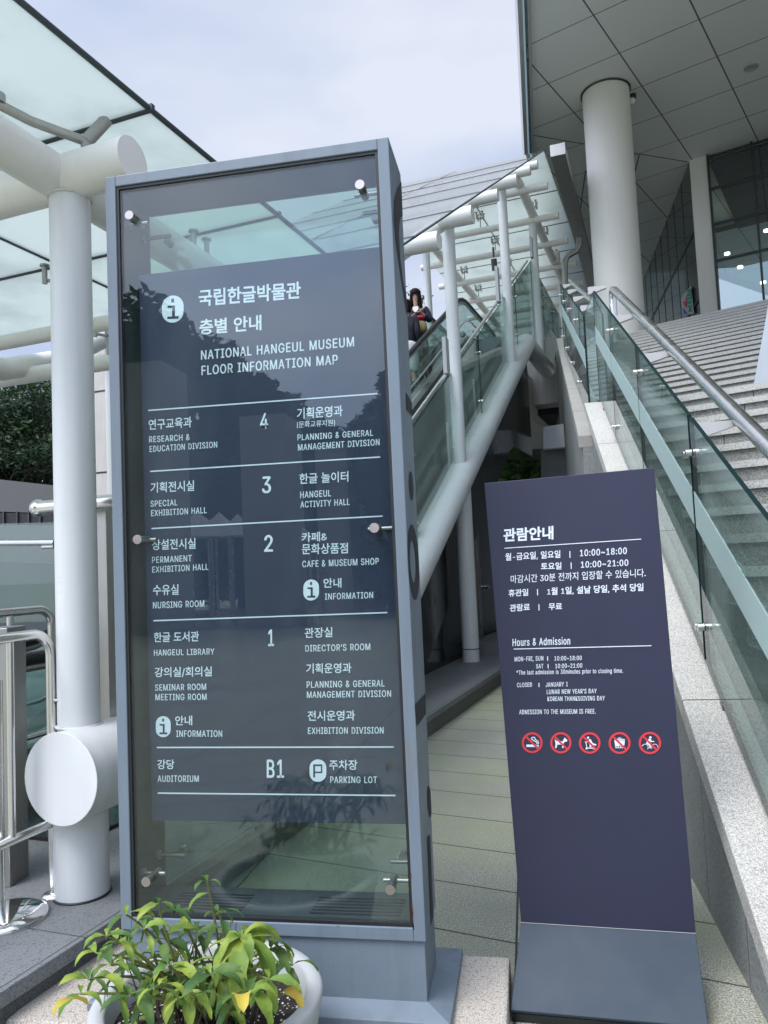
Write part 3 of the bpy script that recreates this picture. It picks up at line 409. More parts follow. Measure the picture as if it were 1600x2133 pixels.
 'G': (208, (107, -3, 90, -1, 74, 3, 60, 10, 47, 20, 36, 32, 28, 46, 21, 63, 17, 81, 16, 102, 17, 122, 21, 141, 28, 157, 36, 172, 47, 184, 60, 193, 74, 201, 89, 205, 106, 206, 116, 206, 127, 204, 136, 201, 145, 198, 154, 193, 161, 188, 168, 181, 174, 174, 180, 167, 184, 158, 187, 149, 190, 139, 163, 139, 161, 146, 158, 152, 155, 157, 151, 162, 147, 167, 142, 171, 137, 174, 132, 177, 126, 179, 120, 181, 113, 182, 106, 182, 94, 181, 83, 178, 73, 173, 64, 166, 56, 157, 50, 146, 45, 133, 42, 118, 41, 102, 42, 85, 45, 71, 50, 58, 57, 47, 64, 38, 74, 31, 84, 25, 95, 22, 107, 21, 119, 22, 129, 24, 138, 28, 146, 34, 153, 41, 158, 49, 163, 59, 165, 69, 166, 81, 174, 80, 113, 80, 113, 102, 191, 102, 191, 80, 190, 64, 186, 49, 180, 36, 172, 25, 162, 15, 151, 8, 137, 2, 123, -2), ((17, 19, 18), (17, 20, 19), (16, 20, 17), (16, 21, 20), (16, 22, 21), (15, 22, 16), (15, 23, 22), (14, 23, 15), (14, 24, 23), (14, 25, 24), (13, 44, 14), (44, 43, 14), (43, 25, 14), (42, 25, 43), (41, 25, 42), (41, 26, 25), (13, 45, 44), (40, 26, 41), (39, 26, 40), (13, 46, 45), (38, 26, 39), (38, 27, 26), (37, 27, 38), (13, 47, 46), (12, 47, 13), (36, 27, 37), (35, 27, 36), (35, 28, 27), (12, 48, 47), (34, 28, 35), (34, 29, 28), (11, 48, 12), (33, 29, 34), (11, 49, 48), (32, 29, 33), (32, 30, 29), (31, 30, 32), (11, 50, 49), (10, 50, 11), (10, 51, 50), (9, 51, 10), (9, 52, 51), (72, 74, 73), (72, 70, 74), (70, 75, 74), (8, 52, 9), (8, 53, 52), (8, 54, 53), (7, 54, 8), (72, 69, 70), (71, 75, 70), (71, 76, 75), (69, 71, 72), (69, 76, 71), (7, 55, 54), (68, 76, 69), (68, 77, 76), (6, 55, 7), (67, 77, 68), (6, 56, 55), (67, 78, 77), (66, 78, 67), (6, 57, 56), (5, 57, 6), (65, 78, 66), (5, 58, 57), (65, 79, 78), (64, 79, 65), (4, 58, 5), (4, 59, 58), (63, 79, 64), (4, 60, 59), (63, 80, 79), (62, 80, 63), (4, 61, 60), (61, 80, 62), (4, 80, 61), (3, 80, 4), (3, 81, 80), (2, 81, 3), (2, 82, 81), (1, 82, 2), (1, 83, 82), (0, 83, 1),)),
 'H': (207, (24, 0, 24, 203, 50, 203, 50, 116, 157, 116, 157, 203, 183, 203, 183, 0, 157, 0, 157, 93, 50, 93, 50, 0), ((0, 2, 1), (0, 3, 2), (4, 6, 5), (4, 7, 6), (0, 10, 3), (10, 4, 3), (10, 9, 4), (9, 7, 4), (0, 11, 10), (8, 7, 9),)),
 'I': (120, (12, 0, 12, 23, 47, 23, 47, 181, 12, 181, 12, 203, 108, 203, 108, 181, 73, 181, 73, 23, 108, 23, 108, 0), ((4, 6, 5), (4, 7, 6), (3, 7, 4), (2, 8, 3), (8, 7, 3), (2, 9, 8), (0, 2, 1), (0, 9, 2), (0, 10, 9), (0, 11, 10),)),
 'J': (159, (74, -3, 57, -1, 43, 4, 30, 13, 21, 25, 15, 40, 13, 58, 13, 69, 39, 69, 39, 58, 40, 47, 43, 37, 49, 30, 56, 24, 64, 21, 74, 20, 84, 21, 92, 24, 99, 30, 104, 37, 108, 47, 109, 58, 109, 203, 135, 203, 135, 58, 133, 40, 127, 25, 118, 13, 105, 4, 91, -1), ((21, 23, 22), (21, 24, 23), (6, 8, 7), (6, 9, 8), (5, 9, 6), (5, 10, 9), (20, 24, 21), (20, 25, 24), (5, 11, 10), (19, 25, 20), (4, 11, 5), (19, 26, 25), (18, 26, 19), (4, 12, 11), (4, 13, 12), (17, 26, 18), (17, 27, 26), (3, 13, 4), (3, 14, 13), (16, 27, 17), (3, 15, 14), (15, 27, 16), (3, 27, 15), (2, 27, 3), (2, 28, 27), (1, 28, 2), (1, 29, 28), (0, 29, 1),)),
 'K': (187, (42, 58, 42, 86, 46, 93, 51, 99, 56, 104, 60, 110, 65, 116, 70, 121, 75, 127, 80, 132, 85, 138, 145, 203, 179, 203, 92, 110, 91, 110, 24, 0, 24, 203, 50, 203, 50, 134, 50, 90, 50, 77, 50, 0, 149, 0, 75, 104, 91, 124, 179, 0), ((15, 17, 16), (15, 18, 17), (10, 12, 11), (10, 24, 12), (24, 13, 12), (9, 24, 10), (15, 1, 18), (1, 2, 18), (2, 19, 18), (8, 24, 9), (7, 24, 8), (7, 23, 24), (13, 25, 24), (6, 23, 7), (5, 23, 6), (0, 13, 14), (0, 25, 13), (4, 23, 5), (3, 23, 4), (3, 22, 23), (2, 19, 3), (19, 22, 3), (20, 22, 19), (15, 0, 1), (21, 22, 20), (15, 25, 0), (21, 25, 15), (22, 25, 21),)),
 'L': (157, (24, 0, 24, 203, 50, 203, 50, 23, 144, 23, 144, 0), ((0, 2, 1), (0, 3, 2), (0, 4, 3), (0, 5, 4),)),
 'M': (251, (24, 0, 24, 203, 61, 203, 111, 75, 112, 72, 113, 68, 115, 64, 116, 59, 118, 54, 120, 49, 121, 44, 123, 39, 125, 34, 126, 29, 127, 24, 129, 20, 123, 20, 124, 24, 126, 28, 127, 33, 129, 38, 130, 43, 132, 48, 134, 54, 135, 59, 137, 63, 138, 68, 140, 71, 141, 75, 191, 203, 227, 203, 227, 0, 202, 0, 202, 116, 202, 121, 202, 126, 202, 131, 202, 136, 202, 142, 202, 147, 202, 153, 202, 159, 202, 165, 203, 171, 203, 177, 203, 183, 205, 183, 203, 177, 201, 170, 199, 164, 197, 157, 195, 151, 193, 145, 191, 139, 189, 134, 187, 129, 185, 124, 184, 120, 182, 116, 137, 0, 114, 0, 68, 116, 67, 120, 65, 124, 64, 128, 62, 133, 60, 139, 58, 144, 56, 150, 54, 157, 52, 163, 49, 170, 47, 176, 45, 183, 48, 183, 48, 178, 48, 172, 48, 166, 48, 161, 48, 155, 48, 149, 48, 143, 49, 137, 49, 131, 49, 126, 49, 121, 49, 116, 49, 0), ((0, 73, 1), (73, 2, 1), (73, 74, 2), (74, 3, 2), (28, 45, 29), (45, 30, 29), (45, 46, 30), (46, 31, 30), (0, 72, 73), (75, 3, 74), (28, 44, 45), (47, 31, 46), (76, 3, 75), (28, 48, 44), (48, 43, 44), (48, 43, 47), (43, 31, 47), (0, 76, 72), (76, 71, 72), (0, 77, 76), (71, 3, 76), (42, 31, 43), (28, 49, 48), (70, 3, 71), (0, 78, 77), (41, 31, 42), (28, 50, 49), (69, 3, 70), (0, 79, 78), (40, 31, 41), (28, 51, 50), (68, 3, 69), (0, 80, 79), (39, 31, 40), (28, 52, 51), (67, 3, 68), (0, 81, 80), (38, 31, 39), (28, 53, 52), (66, 3, 67), (0, 82, 81), (37, 31, 38), (28, 54, 53), (65, 3, 66), (0, 83, 82), (36, 31, 37), (28, 55, 54), (64, 3, 65), (0, 84, 83), (35, 31, 36), (28, 56, 55), (63, 3, 64), (0, 85, 84), (34, 31, 35), (28, 57, 56), (62, 3, 63), (0, 86, 85), (33, 31, 34), (28, 58, 57), (61, 3, 62), (0, 87, 86), (60, 3, 61), (28, 59, 58), (32, 31, 33), (60, 4, 3), (27, 59, 28), (60, 5, 4), (26, 59, 27), (60, 6, 5), (25, 59, 26), (60, 7, 6), (24, 59, 25), (60, 8, 7), (23, 59, 24), (60, 9, 8), (22, 59, 23), (60, 10, 9), (21, 59, 22), (60, 11, 10), (20, 59, 21), (60, 12, 11), (19, 59, 20), (60, 18, 12), (18, 13, 12), (18, 13, 19), (13, 59, 19), (14, 59, 13), (60, 17, 18), (15, 59, 14), (60, 16, 17), (60, 15, 16), (60, 59, 15),)),
 'N': (209, (24, 0, 24, 203, 54, 203, 137, 73, 140, 69, 142, 65, 145, 60, 148, 55, 152, 49, 155, 43, 159, 36, 162, 29, 166, 22, 162, 21, 161, 29, 161, 36, 160, 43, 160, 50, 160, 57, 160, 63, 160, 69, 160, 74, 160, 78, 160, 203, 185, 203, 185, 0, 155, 0, 81, 116, 78, 121, 74, 127, 71, 132, 67, 138, 63, 145, 59, 152, 54, 161, 49, 170, 43, 181, 48, 181, 48, 172, 49, 162, 49, 153, 49, 145, 49, 138, 50, 131, 50, 125, 50, 120, 50, 116, 50, 0), ((0, 36, 1), (36, 2, 1), (36, 37, 2), (37, 3, 2), (22, 24, 23), (22, 25, 24), (38, 3, 37), (0, 38, 36), (38, 35, 36), (0, 39, 38), (35, 3, 38), (34, 3, 35), (0, 40, 39), (33, 3, 34), (0, 41, 40), (32, 3, 33), (0, 42, 41), (31, 3, 32), (30, 3, 31), (0, 43, 42), (29, 3, 30), (0, 44, 43), (28, 3, 29), (0, 45, 44), (27, 3, 28), (0, 46, 45), (0, 47, 46), (26, 3, 27), (21, 25, 22), (20, 25, 21), (26, 4, 3), (26, 5, 4), (19, 25, 20), (26, 6, 5), (18, 25, 19), (26, 7, 6), (17, 25, 18), (26, 8, 7), (16, 25, 17), (26, 9, 8), (15, 25, 16), (26, 10, 9), (14, 11, 15), (11, 25, 15), (26, 14, 10), (14, 11, 10), (12, 25, 11), (26, 13, 14), (13, 25, 12), (26, 25, 13),)),
 'O': (213, (107, -3, 90, -1, 74, 3, 60, 10, 48, 20, 37, 32, 28, 46, 21, 63, 17, 81, 16, 102, 17, 122, 21, 141, 28, 157, 37, 172, 48, 184, 60, 193, 74, 201, 90, 205, 107, 206, 124, 205, 139, 201, 153, 193, 166, 184, 177, 172, 186, 157, 192, 141, 196, 122, 197, 102, 196, 81, 192, 63, 186, 46, 177, 32, 166, 20, 153, 10, 139, 3, 124, -1, 107, 21, 119, 22, 130, 25, 140, 30, 149, 38, 157, 47, 163, 58, 168, 71, 171, 85, 172, 102, 171, 118, 168, 133, 163, 146, 157, 157, 149, 166, 140, 173, 130, 178, 119, 181, 107, 182, 95, 181, 84, 178, 74, 173, 64, 166, 57, 157, 50, 146, 45, 133, 42, 118, 41, 102, 42, 85, 45, 71, 50, 58, 57, 47, 64, 38, 74, 30, 84, 25, 95, 22), ((17, 19, 18), (16, 19, 17), (16, 20, 19), (15, 20, 16), (15, 21, 20), (14, 21, 15), (14, 22, 21), (13, 55, 14), (55, 54, 14), (54, 22, 14), (54, 53, 22), (53, 23, 22), (52, 23, 53), (13, 56, 55), (51, 23, 52), (13, 57, 56), (50, 23, 51), (13, 58, 57), (50, 24, 23), (12, 58, 13), (49, 24, 50), (12, 59, 58), (11, 59, 12), (49, 25, 24), (48, 25, 49), (11, 60, 59), (47, 25, 48), (11, 61, 60), (10, 61, 11), (47, 26, 25), (46, 26, 47), (10, 62, 61), (9, 62, 10), (46, 27, 26), (45, 27, 46), (9, 63, 62), (8, 63, 9), (8, 64, 63), (44, 27, 45), (44, 28, 27), (8, 65, 64), (43, 28, 44), (7, 65, 8), (43, 29, 28), (7, 66, 65), (42, 29, 43), (6, 66, 7), (42, 30, 29), (6, 67, 66), (41, 30, 42), (6, 68, 67), (40, 30, 41), (5, 68, 6), (40, 31, 30), (5, 69, 68), (39, 31, 40), (39, 32, 31), (4, 69, 5), (4, 70, 69), (38, 32, 39), (4, 71, 70), (37, 32, 38), (4, 36, 71), (36, 32, 37), (4, 32, 36), (4, 33, 32), (3, 33, 4), (2, 33, 3), (2, 34, 33), (1, 34, 2), (1, 35, 34), (1, 0, 35),)),
 'P': (178, (24, 0, 24, 203, 94, 203, 109, 203, 122, 200, 133, 195, 142, 189, 150, 181, 156, 172, 160, 162, 163, 151, 163, 139, 163, 127, 160, 116, 156, 106, 150, 97, 142, 89, 133, 83, 122, 78, 109, 75, 94, 74, 44, 74, 44, 97, 93, 97, 103, 98, 112, 99, 119, 102, 125, 107, 130, 112, 133, 117, 136, 124, 137, 131, 138, 139, 137, 147, 136, 154, 133, 161, 130, 166, 125, 171, 119, 175, 111, 178, 103, 180, 93, 181, 50, 181, 50, 0), ((0, 42, 1), (42, 2, 1), (42, 3, 2), (42, 4, 3), (42, 5, 4), (42, 6, 5), (42, 7, 6), (42, 41, 7), (41, 40, 7), (40, 8, 7), (0, 22, 42), (22, 43, 42), (39, 8, 40), (38, 8, 39), (37, 8, 38), (37, 9, 8), (36, 9, 37), (35, 9, 36), (35, 10, 9), (34, 10, 35), (33, 10, 34), (33, 11, 10), (32, 11, 33), (31, 11, 32), (31, 12, 11), (30, 12, 31), (30, 13, 12), (29, 13, 30), (28, 13, 29), (28, 14, 13), (27, 14, 28), (26, 14, 27), (26, 15, 14), (25, 15, 26), (24, 15, 25), (23, 15, 24), (23, 16, 15), (0, 21, 22), (43, 23, 22), (43, 20, 23), (20, 16, 23), (20, 17, 16), (20, 18, 17), (20, 19, 18), (0, 20, 21), (0, 43, 20),)),
 'R': (180, (24, 0, 24, 203, 94, 203, 109, 203, 122, 200, 133, 195, 143, 189, 150, 182, 156, 173, 160, 163, 163, 153, 164, 141, 163, 129, 160, 118, 156, 109, 150, 100, 143, 93, 133, 87, 122, 83, 109, 80, 94, 79, 39, 79, 39, 102, 93, 102, 103, 103, 112, 104, 119, 107, 125, 110, 130, 115, 133, 120, 136, 126, 138, 133, 138, 141, 138, 149, 136, 156, 133, 162, 130, 167, 125, 172, 119, 176, 112, 179, 103, 180, 93, 181, 50, 181, 50, 0, 141, 0, 92, 92, 121, 92, 171, 0), ((0, 22, 1), (22, 42, 1), (42, 2, 1), (42, 3, 2), (42, 4, 3), (42, 5, 4), (42, 6, 5), (42, 7, 6), (42, 41, 7), (41, 40, 7), (40, 8, 7), (22, 43, 42), (39, 8, 40), (38, 8, 39), (37, 8, 38), (37, 9, 8), (36, 9, 37), (35, 9, 36), (35, 10, 9), (34, 10, 35), (33, 10, 34), (33, 11, 10), (32, 11, 33), (31, 11, 32), (31, 12, 11), (30, 12, 31), (30, 13, 12), (29, 13, 30), (28, 13, 29), (28, 14, 13), (27, 14, 28), (26, 14, 27), (26, 15, 14), (25, 15, 26), (24, 15, 25), (23, 15, 24), (0, 21, 22), (43, 23, 22), (43, 45, 23), (45, 15, 23), (45, 16, 15), (45, 46, 16), (46, 17, 16), (43, 20, 45), (20, 44, 45), (47, 17, 46), (18, 47, 17), (19, 47, 18), (20, 47, 19), (0, 20, 21), (0, 43, 20), (44, 47, 20),)),
 'S': (179, (89, -4, 75, -3, 63, 0, 51, 4, 41, 9, 32, 16, 26, 24, 20, 33, 17, 43, 15, 55, 42, 55, 43, 47, 46, 41, 49, 35, 54, 30, 60, 26, 67, 23, 74, 21, 81, 20, 89, 20, 98, 20, 107, 22, 114, 24, 121, 27, 127, 32, 132, 37, 135, 42, 137, 49, 138, 56, 138, 62, 136, 67, 133, 72, 129, 75, 124, 79, 118, 82, 112, 84, 105, 87, 98, 89, 73, 96, 58, 101, 45, 108, 34, 116, 27, 125, 22, 136, 21, 149, 22, 160, 25, 170, 30, 179, 37, 187, 45, 194, 55, 199, 66, 203, 78, 205, 91, 206, 104, 205, 116, 203, 126, 199, 136, 194, 144, 187, 151, 179, 156, 171, 159, 161, 160, 151, 135, 151, 133, 161, 128, 169, 121, 175, 112, 180, 102, 182, 90, 183, 82, 183, 74, 181, 67, 179, 61, 176, 56, 172, 51, 167, 48, 162, 47, 156, 46, 150, 47, 144, 49, 138, 52, 133, 57, 129, 62, 126, 68, 123, 74, 121, 79, 119, 85, 117, 106, 112, 112, 110, 118, 108, 125, 105, 131, 103, 137, 99, 143, 95, 149, 90, 154, 85, 158, 79, 161, 72, 163, 64, 163, 55, 162, 45, 159, 35, 155, 25, 148, 17, 139, 10, 129, 4, 118, 0, 104, -3), ((52, 54, 53), (51, 54, 52), (51, 55, 54), (50, 55, 51), (50, 56, 55), (49, 56, 50), (49, 57, 56), (48, 57, 49), (48, 58, 57), (48, 59, 58), (47, 70, 48), (70, 69, 48), (69, 59, 48), (68, 59, 69), (47, 71, 70), (67, 59, 68), (47, 72, 71), (66, 59, 67), (66, 60, 59), (46, 72, 47), (46, 73, 72), (46, 74, 73), (65, 60, 66), (46, 75, 74), (65, 61, 60), (45, 75, 46), (64, 61, 65), (45, 76, 75), (45, 77, 76), (64, 62, 61), (63, 62, 64), (44, 77, 45), (44, 78, 77), (44, 79, 78), (43, 79, 44), (43, 80, 79), (43, 81, 80), (42, 81, 43), (42, 82, 81), (42, 83, 82), (42, 84, 83), (41, 84, 42), (41, 85, 84), (41, 86, 85), (41, 87, 86), (41, 88, 87), (40, 88, 41), (40, 89, 88), (40, 90, 89), (40, 91, 90), (39, 91, 40), (39, 92, 91), (39, 93, 92), (38, 93, 39), (38, 94, 93), (37, 94, 38), (37, 95, 94), (37, 96, 95), (36, 96, 37), (35, 96, 36), (35, 97, 96), (34, 97, 35), (33, 97, 34), (33, 98, 97), (32, 98, 33), (31, 98, 32), (31, 99, 98), (30, 99, 31), (29, 99, 30), (29, 100, 99), (28, 100, 29), (27, 100, 28), (27, 101, 100), (8, 10, 9), (8, 11, 10), (26, 101, 27), (8, 12, 11), (26, 102, 101), (7, 12, 8), (25, 102, 26), (7, 13, 12), (24, 102, 25), (7, 14, 13), (24, 103, 102), (6, 14, 7), (23, 103, 24), (6, 15, 14), (22, 103, 23), (6, 16, 15), (22, 104, 103), (21, 104, 22), (5, 16, 6), (5, 17, 16), (20, 104, 21), (5, 18, 17), (19, 104, 20), (5, 19, 18), (5, 104, 19), (5, 105, 104), (4, 105, 5), (4, 106, 105), (3, 106, 4), (3, 107, 106), (2, 107, 3), (2, 108, 107), (1, 108, 2), (1, 0, 108),)),
 'T': (179, (13, 181, 13, 203, 167, 203, 167, 181, 103, 181, 103, 0, 77, 0, 77, 181), ((0, 2, 1), (0, 3, 2), (7, 3, 0), (6, 4, 7), (4, 3, 7), (6, 5, 4),)),
 'U': (207, (104, -3, 88, -2, 74, 1, 62, 6, 51, 13, 41, 22, 34, 32, 28, 43, 25, 56, 24, 69, 24, 203, 50, 203, 50, 71, 50, 62, 53, 53, 56, 45, 61, 38, 67, 32, 75, 27, 83, 24, 93, 21, 104, 21, 114, 21, 124, 24, 132, 27, 140, 32, 146, 38, 151, 45, 154, 53, 156, 62, 157, 71, 157, 203, 183, 203, 183, 69, 182, 56, 178, 43, 173, 32, 166, 22, 156, 13, 145, 6, 133, 1, 119, -2), ((9, 11, 10), (9, 12, 11), (30, 32, 31), (30, 33, 32), (9, 13, 12), (29, 33, 30), (8, 13, 9), (29, 34, 33), (8, 14, 13), (28, 34, 29), (7, 14, 8), (28, 35, 34), (27, 35, 28), (7, 15, 14), (7, 16, 15), (26, 35, 27), (6, 16, 7), (26, 36, 35), (6, 17, 16), (25, 36, 26), (6, 18, 17), (24, 36, 25), (5, 18, 6), (24, 37, 36), (5, 19, 18), (23, 37, 24), (5, 20, 19), (22, 37, 23), (22, 38, 37), (4, 20, 5), (4, 21, 20), (21, 38, 22), (4, 38, 21), (3, 38, 4), (3, 39, 38), (2, 39, 3), (2, 40, 39), (1, 40, 2), (1, 41, 40), (0, 41, 1),)),
 'V': (192, (82, 0, 7, 203, 34, 203, 77, 82, 80, 75, 83, 66, 86, 55, 90, 43, 94, 28, 99, 12, 94, 12, 99, 29, 103, 43, 107, 55, 110, 66, 113, 75, 116, 82, 158, 203, 185, 203, 111, 0), ((0, 2, 1), (0, 3, 2), (16, 18, 17), (16, 19, 18), (0, 4, 3), (15, 19, 16), (14, 19, 15), (0, 5, 4), (13, 19, 14), (0, 6, 5), (12, 19, 13), (0, 7, 6), (11, 19, 12), (0, 8, 7), (10, 9, 11), (9, 19, 11), (0, 9, 8), (0, 19, 9),)),
 'W': (274, (62, 0, 7, 203, 33, 203, 65, 78, 67, 72, 69, 65, 70, 58, 72, 51, 73, 44, 75, 37, 76, 30, 77, 23, 79, 16, 76, 16, 77, 23, 78, 30, 80, 37, 81, 44, 83, 51, 85, 58, 86, 65, 88, 72, 90, 78, 122, 203, 152, 203, 185, 78, 186, 72, 188, 65, 190, 58, 191, 51, 193, 44, 194, 37, 196, 30, 197, 23, 199, 16, 195, 16, 197, 23, 198, 30, 200, 37, 201, 44, 203, 51, 204, 58, 206, 65, 207, 72, 209, 78, 241, 203, 268, 203, 212, 0, 182, 0, 147, 129, 145, 138, 143, 147, 141, 157, 138, 167, 136, 178, 134, 190, 140, 190, 138, 179, 136, 168, 134, 158, 132, 148, 130, 139, 127, 129, 92, 0), ((0, 2, 1), (0, 3, 2), (22, 55, 23), (55, 24, 23), (55, 56, 24), (56, 25, 24), (44, 46, 45), (44, 47, 46), (22, 54, 55), (57, 25, 56), (58, 53, 57), (53, 25, 57), (22, 58, 54), (58, 53, 54), (22, 59, 58), (52, 25, 53), (22, 60, 59), (51, 25, 52), (22, 61, 60), (50, 25, 51), (22, 62, 61), (49, 25, 50), (22, 63, 62), (48, 25, 49), (0, 4, 3), (21, 63, 22), (48, 26, 25), (43, 47, 44), (0, 5, 4), (20, 63, 21), (48, 27, 26), (42, 47, 43), (0, 6, 5), (19, 63, 20), (48, 28, 27), (41, 47, 42), (0, 7, 6), (18, 63, 19), (48, 29, 28), (40, 47, 41), (0, 8, 7), (17, 63, 18), (48, 30, 29), (39, 47, 40), (0, 9, 8), (16, 63, 17), (48, 31, 30), (38, 47, 39), (0, 10, 9), (15, 63, 16), (48, 32, 31), (37, 47, 38), (0, 14, 10), (14, 11, 10), (48, 36, 32), (36, 33, 32), (14, 11, 15), (11, 63, 15), (36, 33, 37), (33, 47, 37), (12, 63, 11), (34, 47, 33), (0, 13, 14), (48, 35, 36), (0, 12, 13), (0, 63, 12), (48, 34, 35), (48, 47, 34),)),
 'X': (190, (7, 0, 87, 114, 87, 95, 12, 203, 42, 203, 71, 160, 75, 154, 79, 149, 82, 144, 84, 140, 87, 136, 89, 132, 92, 127, 95, 122, 97, 117, 93, 117, 96, 122, 98, 127, 101, 131, 103, 136, 106, 140, 109, 144, 112, 149, 115, 154, 119, 160, 149, 203, 178, 203, 104, 96, 104, 115, 182, 0, 153, 0, 117, 52, 113, 57, 110, 62, 107, 66, 105, 70, 102, 74, 100, 78, 97, 82, 95, 87, 92, 92, 98, 92, 95, 87, 93, 83, 90, 79, 88, 75, 85, 70, 82, 66, 80, 62, 76, 57, 73, 52, 37, 0), ((2, 4, 3), (2, 5, 4), (24, 26, 25), (24, 27, 26), (2, 6, 5), (23, 27, 24), (2, 7, 6), (22, 27, 23), (2, 8, 7), (21, 27, 22), (2, 9, 8), (20, 27, 21), (2, 1, 9), (1, 10, 9), (19, 28, 20), (28, 27, 20), (1, 11, 10), (18, 28, 19), (1, 12, 11), (17, 28, 18), (1, 13, 12), (16, 28, 17), (1, 15, 13), (15, 14, 13), (15, 28, 16), (1, 28, 15), (1, 29, 28), (0, 40, 1), (40, 41, 1), (41, 29, 1), (0, 39, 40), (42, 29, 41), (43, 38, 42), (38, 29, 42), (0, 43, 39), (43, 38, 39), (0, 44, 43), (37, 29, 38), (0, 45, 44), (36, 29, 37), (0, 46, 45), (35, 29, 36), (0, 47, 46), (34, 29, 35), (0, 48, 47), (33, 29, 34), (0, 49, 48), (32, 29, 33), (0, 50, 49), (31, 29, 32), (0, 51, 50), (30, 29, 31),)),
 'Y': (189, (81, 0, 81, 83, 7, 203, 36, 203, 77, 138, 81, 131, 85, 124, 89, 117, 92, 110, 96, 101, 100, 92, 89, 92, 93, 102, 97, 110, 100, 117, 104, 124, 108, 131, 112, 138, 152, 203, 182, 203, 107, 83, 107, 0), ((1, 3, 2), (1, 4, 3), (17, 19, 18), (17, 20, 19), (1, 5, 4), (16, 20, 17), (15, 20, 16), (1, 6, 5), (14, 20, 15), (1, 7, 6), (13, 20, 14), (1, 8, 7), (12, 9, 13), (9, 20, 13), (1, 12, 8), (12, 9, 8), (1, 11, 12), (10, 20, 9), (1, 10, 11), (1, 20, 10), (0, 20, 1), (0, 21, 20),)),
 '[': (109, (41, -38, 41, 216, 95, 216, 95, 195, 64, 195, 64, -17, 95, -17, 95, -38), ((0, 4, 1), (4, 2, 1), (4, 3, 2), (0, 5, 4), (0, 6, 5), (0, 7, 6),)),
 ']': (109, (15, -38, 15, -17, 45, -17, 45, 195, 15, 195, 15, 216, 69, 216, 69, -38), ((4, 6, 5), (4, 3, 6), (3, 7, 6), (2, 7, 3), (0, 2, 1), (0, 7, 2),)),
 'a': (156, (64, -3, 55, -3, 46, -1, 38, 2, 30, 6, 24, 11, 19, 18, 15, 25, 13, 34, 12, 43, 13, 51, 14, 58, 17, 64, 21, 69, 26, 74, 31, 77, 37, 80, 43, 82, 50, 84, 57, 86, 64, 87, 71, 88, 80, 89, 87, 90, 93, 91, 99, 91, 103, 93, 106, 94, 108, 96, 110, 99, 110, 102, 110, 103, 110, 109, 109, 114, 107, 119, 104, 123, 100, 126, 96, 129, 91, 131, 85, 132, 78, 132, 71, 132, 65, 131, 60, 129, 55, 126, 51, 124, 47, 120, 44, 117, 42, 113, 40, 110, 16, 116, 20, 125, 25, 132, 31, 138, 38, 143, 45, 147, 53, 150, 61, 152, 69, 153, 78, 154, 83, 154, 89, 153, 96, 152, 102, 150, 108, 147, 114, 144, 120, 140, 125, 135, 129, 128, 132, 120, 134, 111, 135, 101, 135, 0, 111, 0, 111, 21, 109, 21, 107, 17, 104, 14, 101, 10, 97, 6, 92, 3, 86, 0, 80, -2, 72, -3, 68, 18, 77, 19, 84, 21, 91, 23, 97, 27, 102, 32, 105, 37, 108, 43, 110, 49, 110, 55, 110, 76, 109, 75, 107, 74, 104, 73, 100, 72, 97, 71, 93, 70, 88, 70, 84, 69, 80, 68, 76, 68, 73, 68, 70, 67, 64, 66, 59, 65, 54, 63, 49, 61, 45, 59, 41, 56, 39, 52, 37, 47, 37, 42, 37, 37, 39, 33, 41, 29, 44, 26, 48, 23, 52, 21, 57, 19, 62, 18), ((58, 60, 59), (58, 61, 60), (57, 61, 58), (57, 62, 61), (56, 62, 57), (56, 63, 62), (55, 63, 56), (55, 64, 63), (55, 65, 64), (54, 65, 55), (54, 66, 65), (53, 66, 54), (53, 67, 66), (52, 67, 53), (52, 40, 67), (40, 39, 67), (39, 68, 67), (51, 41, 52), (41, 40, 52), (51, 42, 41), (38, 68, 39), (51, 43, 42), (37, 68, 38), (51, 44, 43), (36, 68, 37), (36, 69, 68), (51, 45, 44), (35, 69, 36), (50, 45, 51), (50, 46, 45), (34, 69, 35), (34, 70, 69), (50, 47, 46), (33, 70, 34), (50, 48, 47), (49, 48, 50), (32, 70, 33), (32, 71, 70), (31, 71, 32), (30, 71, 31), (29, 71, 30), (29, 72, 71), (28, 72, 29), (27, 72, 28), (26, 94, 27), (94, 72, 27), (25, 94, 26), (24, 94, 25), (23, 94, 24), (22, 94, 23), (21, 94, 22), (20, 94, 21), (19, 94, 20), (18, 94, 19), (17, 94, 18), (16, 94, 17), (15, 94, 16), (14, 94, 15), (14, 95, 94), (93, 72, 94), (14, 96, 95), (14, 97, 96), (13, 97, 14), (13, 98, 97), (13, 99, 98), (13, 100, 99), (13, 101, 100), (13, 102, 101), (12, 102, 13), (12, 103, 102), (12, 104, 103), (12, 105, 104), (12, 106, 105), (12, 107, 106), (12, 108, 107), (12, 109, 108), (11, 109, 12), (11, 110, 109), (11, 111, 110), (11, 112, 111), (10, 112, 11), (10, 113, 112), (92, 72, 93), (10, 114, 113), (9, 114, 10), (91, 72, 92), (9, 115, 114), (8, 115, 9), (90, 72, 91), (8, 116, 115), (89, 72, 90), (8, 117, 116), (7, 117, 8), (7, 118, 117), (88, 74, 89), (74, 72, 89), (7, 119, 118), (87, 74, 88), (7, 120, 119), (6, 120, 7), (86, 75, 87), (75, 74, 87), (6, 121, 120), (6, 122, 121), (86, 76, 75), (73, 72, 74), (85, 76, 86), (6, 123, 122), (84, 76, 85), (6, 84, 123), (6, 76, 84), (5, 76, 6), (5, 77, 76), (5, 78, 77), (4, 78, 5), (4, 79, 78), (4, 80, 79), (3, 80, 4), (3, 81, 80), (2, 81, 3), (2, 82, 81), (1, 82, 2), (1, 83, 82), (0, 83, 1),)),
